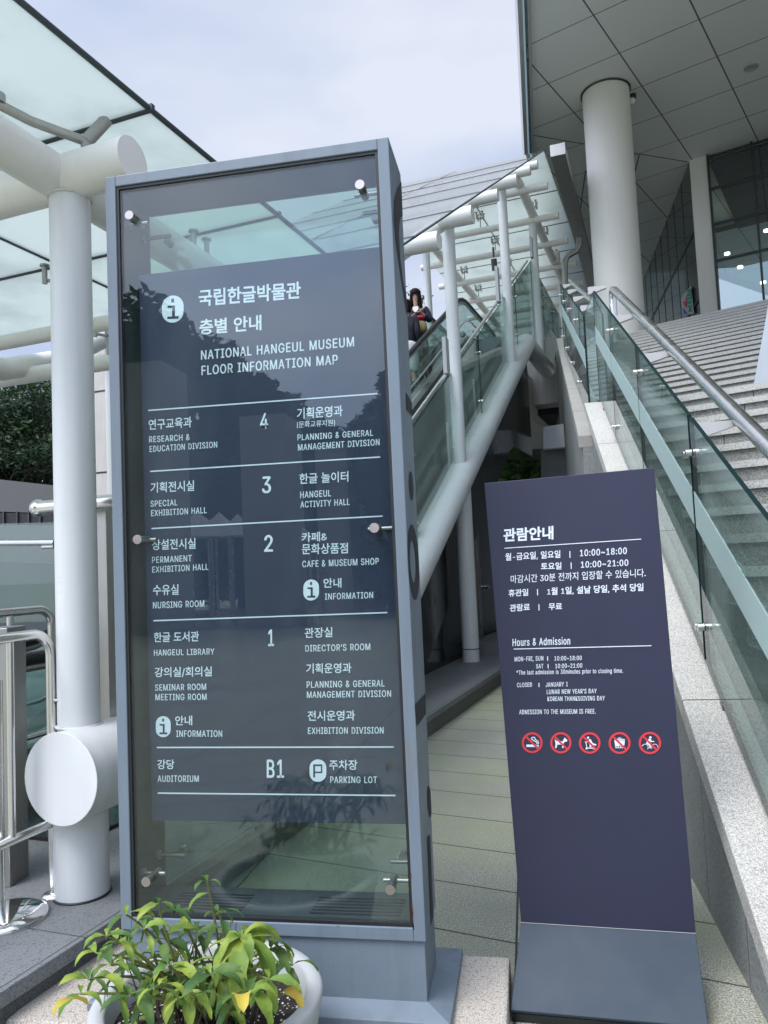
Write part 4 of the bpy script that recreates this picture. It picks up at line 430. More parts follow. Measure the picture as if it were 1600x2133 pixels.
 'c': (158, (83, -3, 70, -2, 58, 1, 47, 7, 37, 14, 29, 23, 22, 34, 18, 46, 15, 60, 14, 75, 15, 90, 18, 104, 22, 116, 29, 127, 37, 137, 47, 144, 58, 149, 70, 153, 83, 154, 90, 153, 97, 152, 104, 151, 110, 149, 116, 146, 122, 142, 127, 138, 132, 134, 136, 129, 139, 123, 142, 117, 145, 111, 121, 105, 120, 109, 118, 112, 116, 116, 114, 119, 111, 122, 108, 124, 105, 127, 101, 128, 97, 130, 92, 131, 88, 132, 83, 132, 73, 131, 65, 128, 58, 124, 52, 118, 47, 111, 43, 103, 41, 94, 39, 85, 39, 75, 39, 65, 41, 56, 43, 47, 47, 39, 52, 32, 58, 26, 65, 22, 73, 19, 83, 19, 88, 19, 93, 19, 97, 21, 101, 22, 105, 24, 108, 26, 111, 29, 114, 32, 117, 35, 119, 39, 120, 43, 122, 47, 145, 41, 143, 34, 140, 28, 136, 22, 132, 17, 128, 13, 122, 9, 117, 5, 111, 2, 104, 0, 97, -2, 90, -3), ((17, 19, 18), (17, 20, 19), (16, 20, 17), (16, 21, 20), (16, 22, 21), (15, 22, 16), (15, 23, 22), (15, 24, 23), (14, 24, 15), (14, 25, 24), (14, 26, 25), (13, 43, 14), (43, 26, 14), (43, 42, 26), (42, 27, 26), (13, 44, 43), (41, 27, 42), (13, 45, 44), (40, 27, 41), (39, 27, 40), (39, 28, 27), (13, 46, 45), (38, 28, 39), (12, 46, 13), (37, 28, 38), (36, 28, 37), (12, 47, 46), (36, 29, 28), (35, 29, 36), (34, 29, 35), (12, 48, 47), (34, 30, 29), (11, 48, 12), (33, 30, 34), (32, 30, 33), (11, 49, 48), (32, 31, 30), (10, 49, 11), (10, 50, 49), (10, 51, 50), (9, 51, 10), (9, 52, 51), (8, 52, 9), (8, 53, 52), (8, 54, 53), (7, 54, 8), (7, 55, 54), (7, 56, 55), (72, 74, 73), (6, 56, 7), (71, 74, 72), (71, 75, 74), (70, 75, 71), (6, 57, 56), (69, 75, 70), (69, 76, 75), (5, 57, 6), (5, 58, 57), (68, 76, 69), (67, 76, 68), (67, 77, 76), (66, 77, 67), (5, 59, 58), (65, 77, 66), (4, 59, 5), (65, 78, 77), (64, 78, 65), (4, 60, 59), (63, 78, 64), (62, 78, 63), (4, 61, 60), (61, 78, 62), (4, 78, 61), (4, 79, 78), (3, 79, 4), (3, 80, 79), (3, 81, 80), (2, 81, 3), (2, 82, 81), (2, 83, 82), (1, 83, 2), (1, 84, 83), (1, 85, 84), (0, 85, 1),)),
 'd': (170, (78, -3, 66, -2, 55, 1, 45, 6, 36, 14, 28, 23, 22, 34, 17, 46, 15, 60, 14, 76, 15, 91, 17, 105, 22, 117, 28, 128, 36, 137, 45, 144, 55, 150, 66, 153, 78, 154, 87, 153, 95, 152, 101, 149, 107, 146, 111, 142, 115, 138, 118, 134, 121, 131, 122, 128, 124, 128, 124, 203, 149, 203, 149, 0, 125, 0, 125, 23, 123, 23, 121, 20, 118, 16, 115, 12, 111, 9, 106, 5, 101, 2, 95, -1, 87, -3, 82, 19, 91, 20, 98, 22, 105, 26, 111, 31, 116, 38, 120, 46, 122, 55, 124, 65, 125, 76, 124, 87, 123, 96, 120, 105, 116, 113, 111, 119, 105, 125, 98, 129, 91, 131, 82, 132, 73, 131, 65, 129, 58, 125, 52, 119, 47, 112, 43, 104, 41, 96, 39, 86, 39, 76, 39, 65, 41, 56, 43, 47, 47, 39, 52, 32, 58, 26, 65, 22, 73, 20), ((28, 30, 29), (28, 31, 30), (17, 19, 18), (17, 20, 19), (16, 20, 17), (16, 21, 20), (15, 21, 16), (15, 22, 21), (15, 23, 22), (14, 23, 15), (14, 24, 23), (14, 25, 24), (13, 61, 14), (61, 25, 14), (61, 26, 25), (13, 62, 61), (60, 26, 61), (59, 26, 60), (13, 63, 62), (59, 27, 26), (58, 27, 59), (13, 64, 63), (12, 64, 13), (58, 28, 27), (58, 57, 28), (57, 56, 28), (56, 55, 28), (55, 54, 28), (54, 31, 28), (12, 65, 64), (12, 66, 65), (11, 66, 12), (11, 67, 66), (10, 67, 11), (10, 68, 67), (53, 31, 54), (10, 69, 68), (9, 69, 10), (52, 31, 53), (9, 70, 69), (9, 71, 70), (51, 31, 52), (8, 71, 9), (8, 72, 71), (50, 31, 51), (7, 72, 8), (7, 73, 72), (49, 31, 50), (7, 74, 73), (6, 74, 7), (48, 31, 49), (6, 75, 74), (47, 33, 48), (33, 31, 48), (5, 75, 6), (5, 76, 75), (46, 33, 47), (5, 77, 76), (45, 34, 46), (34, 33, 46), (45, 35, 34), (32, 31, 33), (4, 77, 5), (4, 78, 77), (44, 35, 45), (44, 36, 35), (4, 43, 78), (43, 36, 44), (4, 36, 43), (4, 37, 36), (3, 37, 4), (3, 38, 37), (3, 39, 38), (2, 39, 3), (2, 40, 39), (2, 41, 40), (1, 41, 2), (1, 42, 41), (0, 42, 1),)),
 'e': (162, (85, -3, 71, -2, 58, 1, 47, 7, 37, 14, 29, 23, 22, 34, 17, 46, 15, 60, 14, 75, 15, 90, 17, 103, 22, 116, 29, 127, 37, 136, 46, 144, 57, 149, 69, 153, 82, 154, 90, 153, 98, 152, 106, 150, 114, 146, 121, 142, 128, 136, 134, 130, 139, 122, 143, 113, 146, 102, 148, 91, 148, 78, 148, 68, 30, 68, 30, 88, 135, 88, 124, 81, 123, 90, 122, 99, 119, 107, 115, 115, 111, 121, 105, 126, 98, 129, 91, 131, 82, 132, 73, 131, 65, 129, 59, 125, 53, 120, 48, 115, 44, 108, 41, 100, 39, 93, 38, 84, 38, 71, 39, 60, 41, 51, 44, 42, 49, 35, 54, 29, 60, 25, 68, 21, 76, 19, 85, 18, 91, 19, 96, 20, 101, 21, 106, 23, 110, 26, 114, 29, 117, 33, 120, 37, 122, 42, 146, 36, 143, 29, 139, 22, 134, 16, 128, 10, 121, 6, 113, 2, 104, -1, 95, -3), ((17, 19, 18), (17, 20, 19), (16, 20, 17), (16, 21, 20), (16, 22, 21), (15, 22, 16), (15, 23, 22), (14, 23, 15), (14, 24, 23), (14, 25, 24), (13, 45, 14), (45, 44, 14), (44, 25, 14), (43, 25, 44), (42, 25, 43), (13, 46, 45), (42, 26, 25), (41, 26, 42), (13, 47, 46), (12, 47, 13), (40, 26, 41), (12, 48, 47), (40, 27, 26), (39, 27, 40), (12, 49, 48), (11, 49, 12), (11, 50, 49), (38, 27, 39), (38, 28, 27), (11, 51, 50), (37, 28, 38), (10, 51, 11), (37, 29, 28), (10, 52, 51), (36, 29, 37), (10, 33, 52), (33, 53, 52), (36, 34, 29), (34, 30, 29), (35, 34, 36), (9, 33, 10), (9, 32, 33), (53, 34, 33), (53, 30, 34), (54, 30, 53), (54, 31, 30), (8, 32, 9), (55, 31, 54), (8, 31, 32), (8, 55, 31), (8, 56, 55), (7, 56, 8), (7, 57, 56), (6, 57, 7), (6, 58, 57), (71, 73, 72), (70, 73, 71), (70, 74, 73), (6, 59, 58), (5, 59, 6), (69, 74, 70), (5, 60, 59), (68, 74, 69), (68, 75, 74), (67, 75, 68), (5, 61, 60), (66, 75, 67), (4, 61, 5), (66, 76, 75), (4, 62, 61), (65, 76, 66), (64, 76, 65), (4, 63, 62), (63, 76, 64), (4, 76, 63), (4, 77, 76), (3, 77, 4), (3, 78, 77), (2, 78, 3), (2, 79, 78), (2, 80, 79), (1, 80, 2), (1, 81, 80), (0, 81, 1),)),
 'g': (170, (83, -60, 72, -60, 62, -58, 54, -56, 46, -53, 39, -49, 33, -44, 28, -39, 24, -33, 20, -28, 41, -16, 43, -19, 46, -23, 49, -26, 52, -30, 57, -33, 62, -35, 68, -37, 75, -39, 83, -39, 94, -38, 104, -35, 113, -30, 119, -23, 123, -14, 125, -2, 125, 27, 122, 27, 120, 24, 118, 20, 115, 17, 111, 13, 106, 9, 101, 6, 94, 4, 87, 2, 78, 2, 66, 3, 55, 6, 45, 11, 36, 17, 28, 26, 22, 36, 17, 48, 15, 61, 14, 76, 15, 91, 17, 105, 22, 117, 28, 128, 36, 137, 45, 144, 55, 150, 66, 153, 78, 154, 87, 153, 95, 152, 101, 149, 107, 146, 111, 142, 115, 138, 118, 134, 121, 131, 123, 128, 125, 128, 125, 152, 149, 152, 149, -4, 148, -16, 145, -27, 140, -36, 134, -44, 126, -50, 116, -54, 106, -58, 95, -60, 82, 24, 91, 24, 99, 26, 105, 30, 111, 35, 116, 41, 120, 48, 123, 57, 124, 66, 125, 77, 124, 87, 123, 97, 120, 106, 116, 113, 111, 120, 106, 125, 99, 129, 91, 131, 82, 132, 73, 131, 65, 129, 58, 125, 52, 119, 47, 113, 43, 105, 41, 96, 39, 87, 39, 77, 39, 67, 41, 57, 43, 49, 47, 42, 52, 35, 58, 30, 65, 27, 73, 24), ((53, 55, 54), (53, 56, 55), (52, 56, 53), (64, 66, 65), (64, 67, 66), (52, 57, 56), (51, 57, 52), (51, 58, 57), (51, 59, 58), (50, 59, 51), (50, 60, 59), (50, 61, 60), (49, 94, 50), (94, 61, 50), (94, 62, 61), (49, 95, 94), (93, 62, 94), (92, 62, 93), (49, 96, 95), (92, 63, 62), (91, 63, 92), (49, 97, 96), (48, 97, 49), (91, 64, 63), (91, 90, 64), (90, 89, 64), (89, 88, 64), (88, 87, 64), (87, 67, 64), (48, 98, 97), (48, 99, 98), (47, 99, 48), (47, 100, 99), (46, 100, 47), (46, 101, 100), (86, 67, 87), (46, 102, 101), (45, 102, 46), (85, 67, 86), (45, 103, 102), (45, 104, 103), (84, 67, 85), (44, 104, 45), (44, 105, 104), (83, 67, 84), (43, 105, 44), (43, 106, 105), (82, 67, 83), (43, 107, 106), (81, 67, 82), (42, 107, 43), (42, 108, 107), (80, 26, 81), (26, 67, 81), (41, 108, 42), (41, 109, 108), (79, 26, 80), (41, 110, 109), (78, 27, 79), (27, 26, 79), (78, 28, 27), (25, 67, 26), (41, 111, 110), (77, 28, 78), (40, 111, 41), (40, 76, 111), (76, 28, 77), (76, 29, 28), (40, 29, 76), (40, 30, 29), (39, 30, 40), (39, 31, 30), (39, 32, 31), (38, 32, 39), (38, 33, 32), (38, 34, 33), (37, 34, 38), (37, 35, 34), (36, 35, 37), (24, 67, 25), (24, 68, 67), (23, 68, 24), (23, 69, 68), (9, 11, 10), (9, 12, 11), (9, 13, 12), (22, 69, 23), (9, 14, 13), (22, 70, 69), (8, 14, 9), (8, 15, 14), (21, 70, 22), (8, 16, 15), (7, 16, 8), (20, 70, 21), (7, 17, 16), (20, 71, 70), (7, 18, 17), (19, 71, 20), (7, 19, 18), (7, 71, 19), (6, 71, 7), (6, 72, 71), (5, 72, 6), (4, 72, 5), (4, 73, 72), (3, 73, 4), (3, 74, 73), (2, 74, 3), (2, 75, 74), (1, 75, 2), (1, 0, 75),)),
 'h': (164, (45, 91, 45, 0, 21, 0, 21, 203, 45, 203, 45, 115, 41, 115, 46, 128, 53, 138, 61, 145, 70, 150, 80, 153, 91, 154, 101, 153, 110, 151, 118, 147, 125, 142, 131, 136, 136, 128, 140, 119, 142, 108, 143, 96, 143, 0, 118, 0, 118, 94, 117, 105, 114, 114, 109, 122, 102, 127, 94, 131, 84, 132, 77, 131, 70, 130, 64, 127, 59, 123, 54, 119, 51, 113, 48, 107, 46, 99), ((2, 4, 3), (2, 6, 4), (6, 5, 4), (11, 13, 12), (11, 14, 13), (10, 14, 11), (10, 15, 14), (9, 15, 10), (9, 16, 15), (8, 16, 9), (8, 17, 16), (7, 31, 8), (31, 17, 8), (31, 30, 17), (30, 18, 17), (29, 18, 30), (7, 32, 31), (28, 18, 29), (7, 33, 32), (28, 19, 18), (6, 33, 7), (27, 19, 28), (6, 34, 33), (6, 35, 34), (26, 19, 27), (26, 20, 19), (6, 36, 35), (2, 37, 6), (37, 36, 6), (25, 20, 26), (25, 21, 20), (2, 38, 37), (24, 21, 25), (2, 0, 38), (24, 22, 21), (23, 22, 24), (2, 1, 0),)),
 'i': (67, (33, 177, 29, 178, 25, 179, 22, 182, 19, 185, 17, 189, 17, 193, 17, 198, 19, 201, 22, 205, 25, 207, 29, 209, 33, 209, 38, 209, 42, 207, 46, 205, 48, 201, 50, 198, 51, 193, 50, 189, 48, 185, 46, 182, 42, 179, 38, 178, 21, 0, 21, 152, 45, 152, 45, 0), ((24, 26, 25), (24, 27, 26), (11, 13, 12), (10, 13, 11), (10, 14, 13), (9, 14, 10), (9, 15, 14), (8, 15, 9), (8, 16, 15), (7, 16, 8), (7, 17, 16), (6, 17, 7), (6, 18, 17), (5, 18, 6), (5, 19, 18), (4, 19, 5), (4, 20, 19), (3, 20, 4), (3, 21, 20), (2, 21, 3), (2, 22, 21), (1, 22, 2), (1, 23, 22), (0, 23, 1),)),
 'l': (76, (56, -1, 45, 0, 36, 3, 30, 8, 25, 15, 22, 23, 21, 34, 21, 203, 45, 203, 45, 39, 46, 33, 47, 28, 48, 25, 50, 23, 54, 21, 58, 21, 61, 21, 63, 21, 64, 21, 65, 21, 67, 21, 68, 22, 72, 1, 70, 1, 67, 0, 65, 0, 62, -1, 59, -1), ((6, 8, 7), (6, 9, 8), (6, 10, 9), (5, 10, 6), (5, 11, 10), (5, 12, 11), (5, 13, 12), (4, 13, 5), (4, 14, 13), (20, 22, 21), (19, 22, 20), (18, 22, 19), (4, 15, 14), (17, 22, 18), (16, 22, 17), (15, 22, 16), (4, 22, 15), (3, 22, 4), (2, 22, 3), (1, 22, 2), (1, 23, 22), (1, 24, 23), (1, 25, 24), (0, 25, 1), (0, 26, 25), (0, 27, 26),)),
 'm': (244, (21, 0, 21, 152, 45, 152, 45, 118, 43, 118, 46, 126, 49, 133, 53, 138, 58, 143, 63, 147, 69, 150, 75, 153, 81, 154, 88, 154, 98, 153, 107, 150, 115, 144, 121, 137, 126, 128, 128, 118, 125, 118, 127, 125, 131, 131, 135, 137, 140, 142, 146, 147, 152, 150, 159, 152, 167, 154, 175, 154, 183, 154, 191, 152, 199, 149, 206, 144, 211, 138, 216, 131, 220, 123, 222, 113, 223, 102, 223, 0, 198, 0, 198, 101, 197, 111, 194, 119, 189, 125, 182, 129, 175, 131, 167, 132, 161, 132, 155, 130, 150, 128, 145, 125, 141, 121, 138, 116, 136, 111, 135, 105, 134, 99, 134, 0, 110, 0, 110, 104, 109, 112, 106, 119, 101, 124, 95, 129, 88, 131, 80, 132, 74, 132, 68, 130, 63, 128, 58, 125, 54, 121, 50, 116, 48, 110, 46, 103, 45, 95, 45, 0), ((12, 14, 13), (28, 30, 29), (11, 14, 12), (27, 30, 28), (27, 31, 30), (11, 15, 14), (10, 15, 11), (26, 31, 27), (26, 32, 31), (0, 2, 1), (0, 4, 2), (4, 3, 2), (9, 15, 10), (25, 32, 26), (9, 16, 15), (25, 33, 32), (8, 16, 9), (24, 33, 25), (8, 17, 16), (24, 34, 33), (7, 17, 8), (23, 34, 24), (23, 35, 34), (6, 17, 7), (22, 47, 23), (47, 35, 23), (6, 65, 17), (65, 18, 17), (5, 66, 6), (66, 65, 6), (64, 18, 65), (22, 48, 47), (46, 35, 47), (5, 67, 66), (22, 49, 48), (21, 49, 22), (45, 35, 46), (45, 36, 35), (63, 18, 64), (5, 68, 67), (21, 50, 49), (44, 36, 45), (62, 18, 63), (5, 69, 68), (62, 19, 18), (21, 51, 50), (4, 69, 5), (43, 36, 44), (20, 51, 21), (4, 70, 69), (20, 52, 51), (61, 19, 62), (43, 37, 36), (20, 53, 52), (4, 71, 70), (42, 37, 43), (60, 20, 61), (20, 19, 61), (0, 72, 4), (72, 71, 4), (60, 53, 20), (60, 54, 53), (42, 38, 37), (59, 54, 60), (41, 38, 42), (59, 55, 54), (0, 73, 72), (59, 56, 55), (58, 56, 59), (0, 74, 73), (41, 39, 38), (40, 39, 41), (58, 57, 56), (0, 75, 74),)),
 'n': (164, (45, 91, 45, 0, 21, 0, 21, 152, 45, 152, 45, 115, 41, 115, 46, 128, 53, 138, 61, 145, 70, 150, 80, 153, 91, 154, 101, 153, 110, 151, 118, 147, 125, 142, 131, 136, 136, 128, 140, 119, 142, 108, 143, 96, 143, 0, 118, 0, 118, 94, 117, 105, 114, 114, 109, 122, 102, 127, 94, 131, 84, 132, 77, 131, 70, 130, 64, 127, 59, 123, 54, 119, 51, 113, 48, 107, 46, 99), ((11, 13, 12), (11, 14, 13), (10, 14, 11), (2, 4, 3), (2, 6, 4), (6, 5, 4), (10, 15, 14), (9, 15, 10), (9, 16, 15), (8, 16, 9), (8, 17, 16), (7, 31, 8), (31, 17, 8), (31, 30, 17), (30, 18, 17), (29, 18, 30), (7, 32, 31), (28, 18, 29), (7, 33, 32), (28, 19, 18), (6, 33, 7), (27, 19, 28), (6, 34, 33), (6, 35, 34), (26, 19, 27), (26, 20, 19), (6, 36, 35), (2, 37, 6), (37, 36, 6), (25, 20, 26), (25, 21, 20), (2, 38, 37), (24, 21, 25), (2, 0, 38), (24, 22, 21), (23, 22, 24), (2, 1, 0),)),
 'o': (166, (83, -3, 70, -2, 58, 1, 47, 7, 37, 14, 29, 23, 22, 34, 18, 46, 15, 60, 14, 75, 15, 90, 18, 104, 22, 116, 29, 127, 37, 137, 47, 144, 58, 149, 70, 153, 83, 154, 96, 153, 108, 149, 119, 144, 129, 137, 137, 127, 144, 116, 149, 104, 151, 90, 152, 75, 151, 60, 149, 46, 144, 34, 137, 23, 129, 14, 119, 7, 108, 1, 96, -2, 83, 19, 92, 19, 101, 22, 108, 26, 114, 32, 119, 39, 123, 47, 126, 56, 127, 65, 128, 75, 127, 85, 126, 94, 123, 103, 119, 111, 114, 118, 108, 124, 101, 128, 92, 131, 83, 132, 73, 131, 65, 128, 58, 124, 52, 118, 47, 111, 43, 103, 41, 94, 39, 85, 39, 75, 39, 65, 41, 56, 43, 47, 47, 39, 52, 32, 58, 26, 65, 22, 73, 19), ((17, 19, 18), (16, 19, 17), (16, 20, 19), (15, 20, 16), (15, 21, 20), (14, 21, 15), (14, 22, 21), (13, 22, 14), (13, 54, 22), (54, 23, 22), (13, 55, 54), (53, 23, 54), (13, 56, 55), (52, 23, 53), (13, 57, 56), (51, 23, 52), (12, 57, 13), (51, 24, 23), (12, 58, 57), (50, 24, 51), (12, 59, 58), (49, 24, 50), (11, 59, 12), (49, 25, 24), (11, 60, 59), (48, 25, 49), (10, 60, 11), (48, 26, 25), (10, 61, 60), (47, 26, 48), (10, 62, 61), (46, 26, 47), (46, 27, 26), (9, 62, 10), (9, 63, 62), (45, 27, 46), (8, 63, 9), (8, 64, 63), (44, 27, 45), (44, 28, 27), (8, 65, 64), (43, 28, 44), (43, 29, 28), (7, 65, 8), (7, 66, 65), (42, 29, 43), (7, 67, 66), (41, 29, 42), (6, 67, 7), (41, 30, 29), (6, 68, 67), (40, 30, 41), (5, 68, 6), (40, 31, 30), (5, 69, 68), (39, 31, 40), (5, 70, 69), (38, 31, 39), (4, 70, 5), (38, 32, 31), (4, 71, 70), (37, 32, 38), (4, 36, 71), (36, 32, 37), (4, 32, 36), (3, 32, 4), (3, 33, 32), (2, 33, 3), (2, 34, 33), (1, 34, 2), (1, 35, 34), (0, 35, 1),)),
 'p': (170, (21, -57, 21, 152, 45, 152, 45, 128, 47, 128, 49, 131, 52, 134, 55, 138, 59, 142, 63, 146, 69, 149, 75, 152, 83, 153, 92, 154, 104, 153, 115, 150, 125, 144, 134, 137, 142, 128, 148, 117, 152, 105, 155, 91, 156, 76, 155, 60, 152, 46, 148, 34, 142, 23, 134, 14, 125, 6, 115, 1, 104, -2, 92, -3, 83, -3, 75, -1, 69, 2, 64, 5, 59, 9, 55, 12, 52, 16, 49, 20, 47, 23, 45, 23, 45, -57, 88, 19, 97, 20, 105, 22, 112, 26, 118, 32, 123, 39, 126, 47, 129, 56, 131, 65, 131, 76, 131, 86, 129, 96, 126, 104, 123, 112, 118, 119, 112, 125, 105, 129, 97, 131, 88, 132, 79, 131, 71, 129, 64, 125, 59, 119, 54, 113, 50, 105, 47, 96, 46, 87, 45, 76, 46, 65, 47, 55, 50, 46, 54, 38, 59, 31, 65, 26, 72, 22, 79, 20), ((12, 14, 13), (11, 14, 12), (11, 15, 14), (0, 2, 1), (0, 3, 2), (10, 15, 11), (10, 16, 15), (9, 16, 10), (8, 16, 9), (8, 17, 16), (7, 17, 8), (6, 17, 7), (6, 61, 17), (61, 18, 17), (5, 61, 6), (5, 62, 61), (60, 18, 61), (5, 63, 62), (59, 18, 60), (4, 63, 5), (4, 64, 63), (58, 18, 59), (58, 19, 18), (0, 4, 3), (0, 68, 4), (68, 67, 4), (67, 66, 4), (66, 65, 4), (65, 64, 4), (57, 19, 58), (56, 19, 57), (56, 20, 19), (55, 20, 56), (55, 21, 20), (54, 21, 55), (0, 69, 68), (53, 21, 54), (53, 22, 21), (0, 70, 69), (52, 22, 53), (0, 71, 70), (51, 22, 52), (51, 23, 22), (50, 23, 51), (0, 72, 71), (50, 24, 23), (49, 24, 50), (0, 73, 72), (48, 24, 49), (48, 25, 24), (0, 41, 73), (41, 74, 73), (47, 25, 48), (41, 75, 74), (47, 26, 25), (46, 26, 47), (41, 76, 75), (45, 26, 46), (41, 40, 76), (40, 77, 76), (0, 42, 41), (39, 77, 40), (45, 27, 26), (44, 27, 45), (39, 78, 77), (38, 78, 39), (43, 27, 44), (38, 43, 78), (38, 27, 43), (37, 27, 38), (37, 28, 27), (36, 28, 37), (35, 28, 36), (35, 29, 28), (34, 29, 35), (33, 29, 34), (33, 30, 29), (32, 30, 33), (32, 31, 30),)),
 'r': (104, (21, 0, 21, 152, 45, 152, 45, 128, 46, 128, 50, 136, 55, 142, 61, 147, 68, 151, 76, 153, 85, 154, 87, 154, 89, 154, 92, 154, 94, 154, 96, 154, 97, 153, 97, 129, 96, 129, 94, 129, 92, 130, 89, 130, 86, 130, 83, 130, 76, 130, 70, 128, 64, 126, 58, 122, 54, 118, 50, 113, 48, 108, 46, 102, 45, 95, 45, 0), ((9, 11, 10), (9, 12, 11), (9, 13, 12), (9, 14, 13), (9, 15, 14), (9, 16, 15), (9, 17, 16), (8, 17, 9), (0, 2, 1), (0, 3, 2), (7, 17, 8), (6, 17, 7), (5, 19, 6), (19, 18, 6), (18, 17, 6), (4, 23, 5), (23, 22, 5), (22, 21, 5), (21, 20, 5), (20, 19, 5), (4, 24, 23), (4, 25, 24), (0, 4, 3), (0, 31, 4), (31, 30, 4), (30, 29, 4), (29, 28, 4), (28, 27, 4), (27, 26, 4), (26, 25, 4), (0, 32, 31), (0, 33, 32),)),
 's': (146, (73, -3, 63, -3, 53, -1, 45, 1, 37, 5, 30, 10, 25, 15, 20, 22, 17, 29, 14, 38, 38, 43, 40, 35, 44, 29, 50, 24, 56, 21, 64, 19, 73, 18, 82, 19, 91, 21, 98, 25, 103, 30, 106, 35, 107, 41, 107, 46, 105, 50, 102, 54, 97, 57, 92, 60, 85, 62, 60, 68, 47, 72, 37, 77, 29, 83, 23, 91, 20, 100, 19, 110, 20, 118, 22, 126, 26, 133, 31, 139, 38, 144, 46, 148, 55, 151, 64, 153, 75, 154, 85, 153, 94, 152, 102, 149, 108, 145, 114, 141, 120, 136, 124, 130, 127, 123, 130, 116, 107, 111, 105, 116, 101, 122, 97, 126, 91, 130, 84, 132, 75, 133, 66, 132, 59, 130, 52, 127, 47, 122, 44, 117, 43, 111, 44, 106, 46, 101, 50, 97, 54, 94, 61, 91, 69, 89, 92, 84, 104, 80, 115, 75, 122, 69, 128, 61, 131, 52, 132, 43, 132, 34, 129, 26, 125, 19, 119, 12, 112, 7, 104, 3, 94, -1, 84, -3), ((43, 45, 44), (43, 46, 45), (42, 46, 43), (42, 47, 46), (41, 47, 42), (41, 48, 47), (40, 48, 41), (40, 49, 48), (39, 49, 40), (39, 50, 49), (38, 50, 39), (38, 60, 50), (60, 51, 50), (38, 61, 60), (59, 51, 60), (37, 61, 38), (37, 62, 61), (58, 51, 59), (37, 63, 62), (57, 51, 58), (57, 52, 51), (37, 64, 63), (56, 52, 57), (36, 64, 37), (56, 53, 52), (36, 65, 64), (55, 53, 56), (35, 65, 36), (35, 66, 65), (54, 53, 55), (35, 67, 66), (34, 67, 35), (34, 68, 67), (34, 69, 68), (33, 69, 34), (33, 70, 69), (33, 71, 70), (33, 72, 71), (32, 72, 33), (32, 73, 72), (32, 74, 73), (31, 74, 32), (31, 75, 74), (30, 75, 31), (30, 76, 75), (29, 76, 30), (29, 77, 76), (28, 77, 29), (27, 77, 28), (27, 78, 77), (26, 78, 27), (25, 78, 26), (24, 78, 25), (24, 79, 78), (23, 79, 24), (22, 79, 23), (9, 11, 10), (22, 80, 79), (21, 80, 22), (8, 11, 9), (20, 80, 21), (8, 12, 11), (20, 81, 80), (19, 81, 20), (7, 12, 8), (7, 13, 12), (19, 82, 81), (18, 82, 19), (7, 14, 13), (6, 14, 7), (17, 82, 18), (6, 15, 14), (16, 82, 17), (16, 83, 82), (6, 16, 15), (6, 83, 16), (5, 83, 6), (5, 84, 83), (4, 84, 5), (4, 85, 84), (3, 85, 4), (3, 86, 85), (2, 86, 3), (2, 87, 86), (1, 87, 2), (1, 0, 87),)),
 't': (91, (82, 152, 82, 131, 3, 131, 3, 152, 26, 188, 50, 188, 50, 39, 51, 33, 52, 28, 54, 25, 58, 22, 62, 20, 68, 20, 70, 20, 72, 20, 74, 20, 76, 21, 79, 21, 81, 21, 85, 1, 83, 0, 80, -1, 77, -1, 74, -1, 70, -2, 67, -2, 55, -1, 45, 3, 37, 9, 31, 16, 27, 26, 26, 37), ((31, 5, 4), (31, 6, 5), (2, 0, 3), (2, 1, 0), (31, 7, 6), (30, 7, 31), (30, 8, 7), (30, 9, 8), (29, 9, 30), (29, 10, 9), (29, 11, 10), (17, 19, 18), (16, 19, 17), (15, 19, 16), (29, 12, 11), (14, 19, 15), (13, 19, 14), (12, 19, 13), (29, 19, 12), (28, 19, 29), (27, 19, 28), (26, 19, 27), (26, 20, 19), (26, 21, 20), (25, 21, 26), (25, 22, 21), (25, 23, 22), (25, 24, 23),)),
 'u': (164, (73, -2, 63, -1, 54, 1, 46, 4, 39, 9, 33, 16, 28, 23, 24, 33, 22, 43, 21, 56, 21, 152, 45, 152, 45, 58, 47, 47, 50, 37, 55, 30, 62, 24, 70, 21, 80, 20, 87, 21, 94, 22, 100, 25, 105, 28, 110, 33, 113, 39, 116, 45, 118, 53, 118, 61, 118, 152, 143, 152, 143, 0, 119, 0, 119, 37, 123, 37, 118, 24, 111, 14, 103, 7, 94, 2, 84, -1), ((9, 11, 10), (9, 12, 11), (27, 29, 28), (27, 30, 29), (26, 30, 27), (9, 13, 12), (8, 13, 9), (25, 33, 26), (33, 30, 26), (8, 14, 13), (24, 33, 25), (7, 14, 8), (23, 32, 24), (32, 33, 24), (7, 15, 14), (23, 34, 32), (34, 31, 32), (34, 30, 33), (22, 34, 23), (6, 15, 7), (6, 16, 15), (21, 34, 22), (20, 34, 21), (6, 17, 16), (20, 35, 34), (31, 30, 34), (5, 17, 6), (19, 35, 20), (5, 18, 17), (18, 35, 19), (5, 35, 18), (4, 35, 5), (4, 36, 35), (3, 36, 4), (3, 37, 36), (2, 37, 3), (2, 38, 37), (1, 38, 2), (1, 0, 38),)),
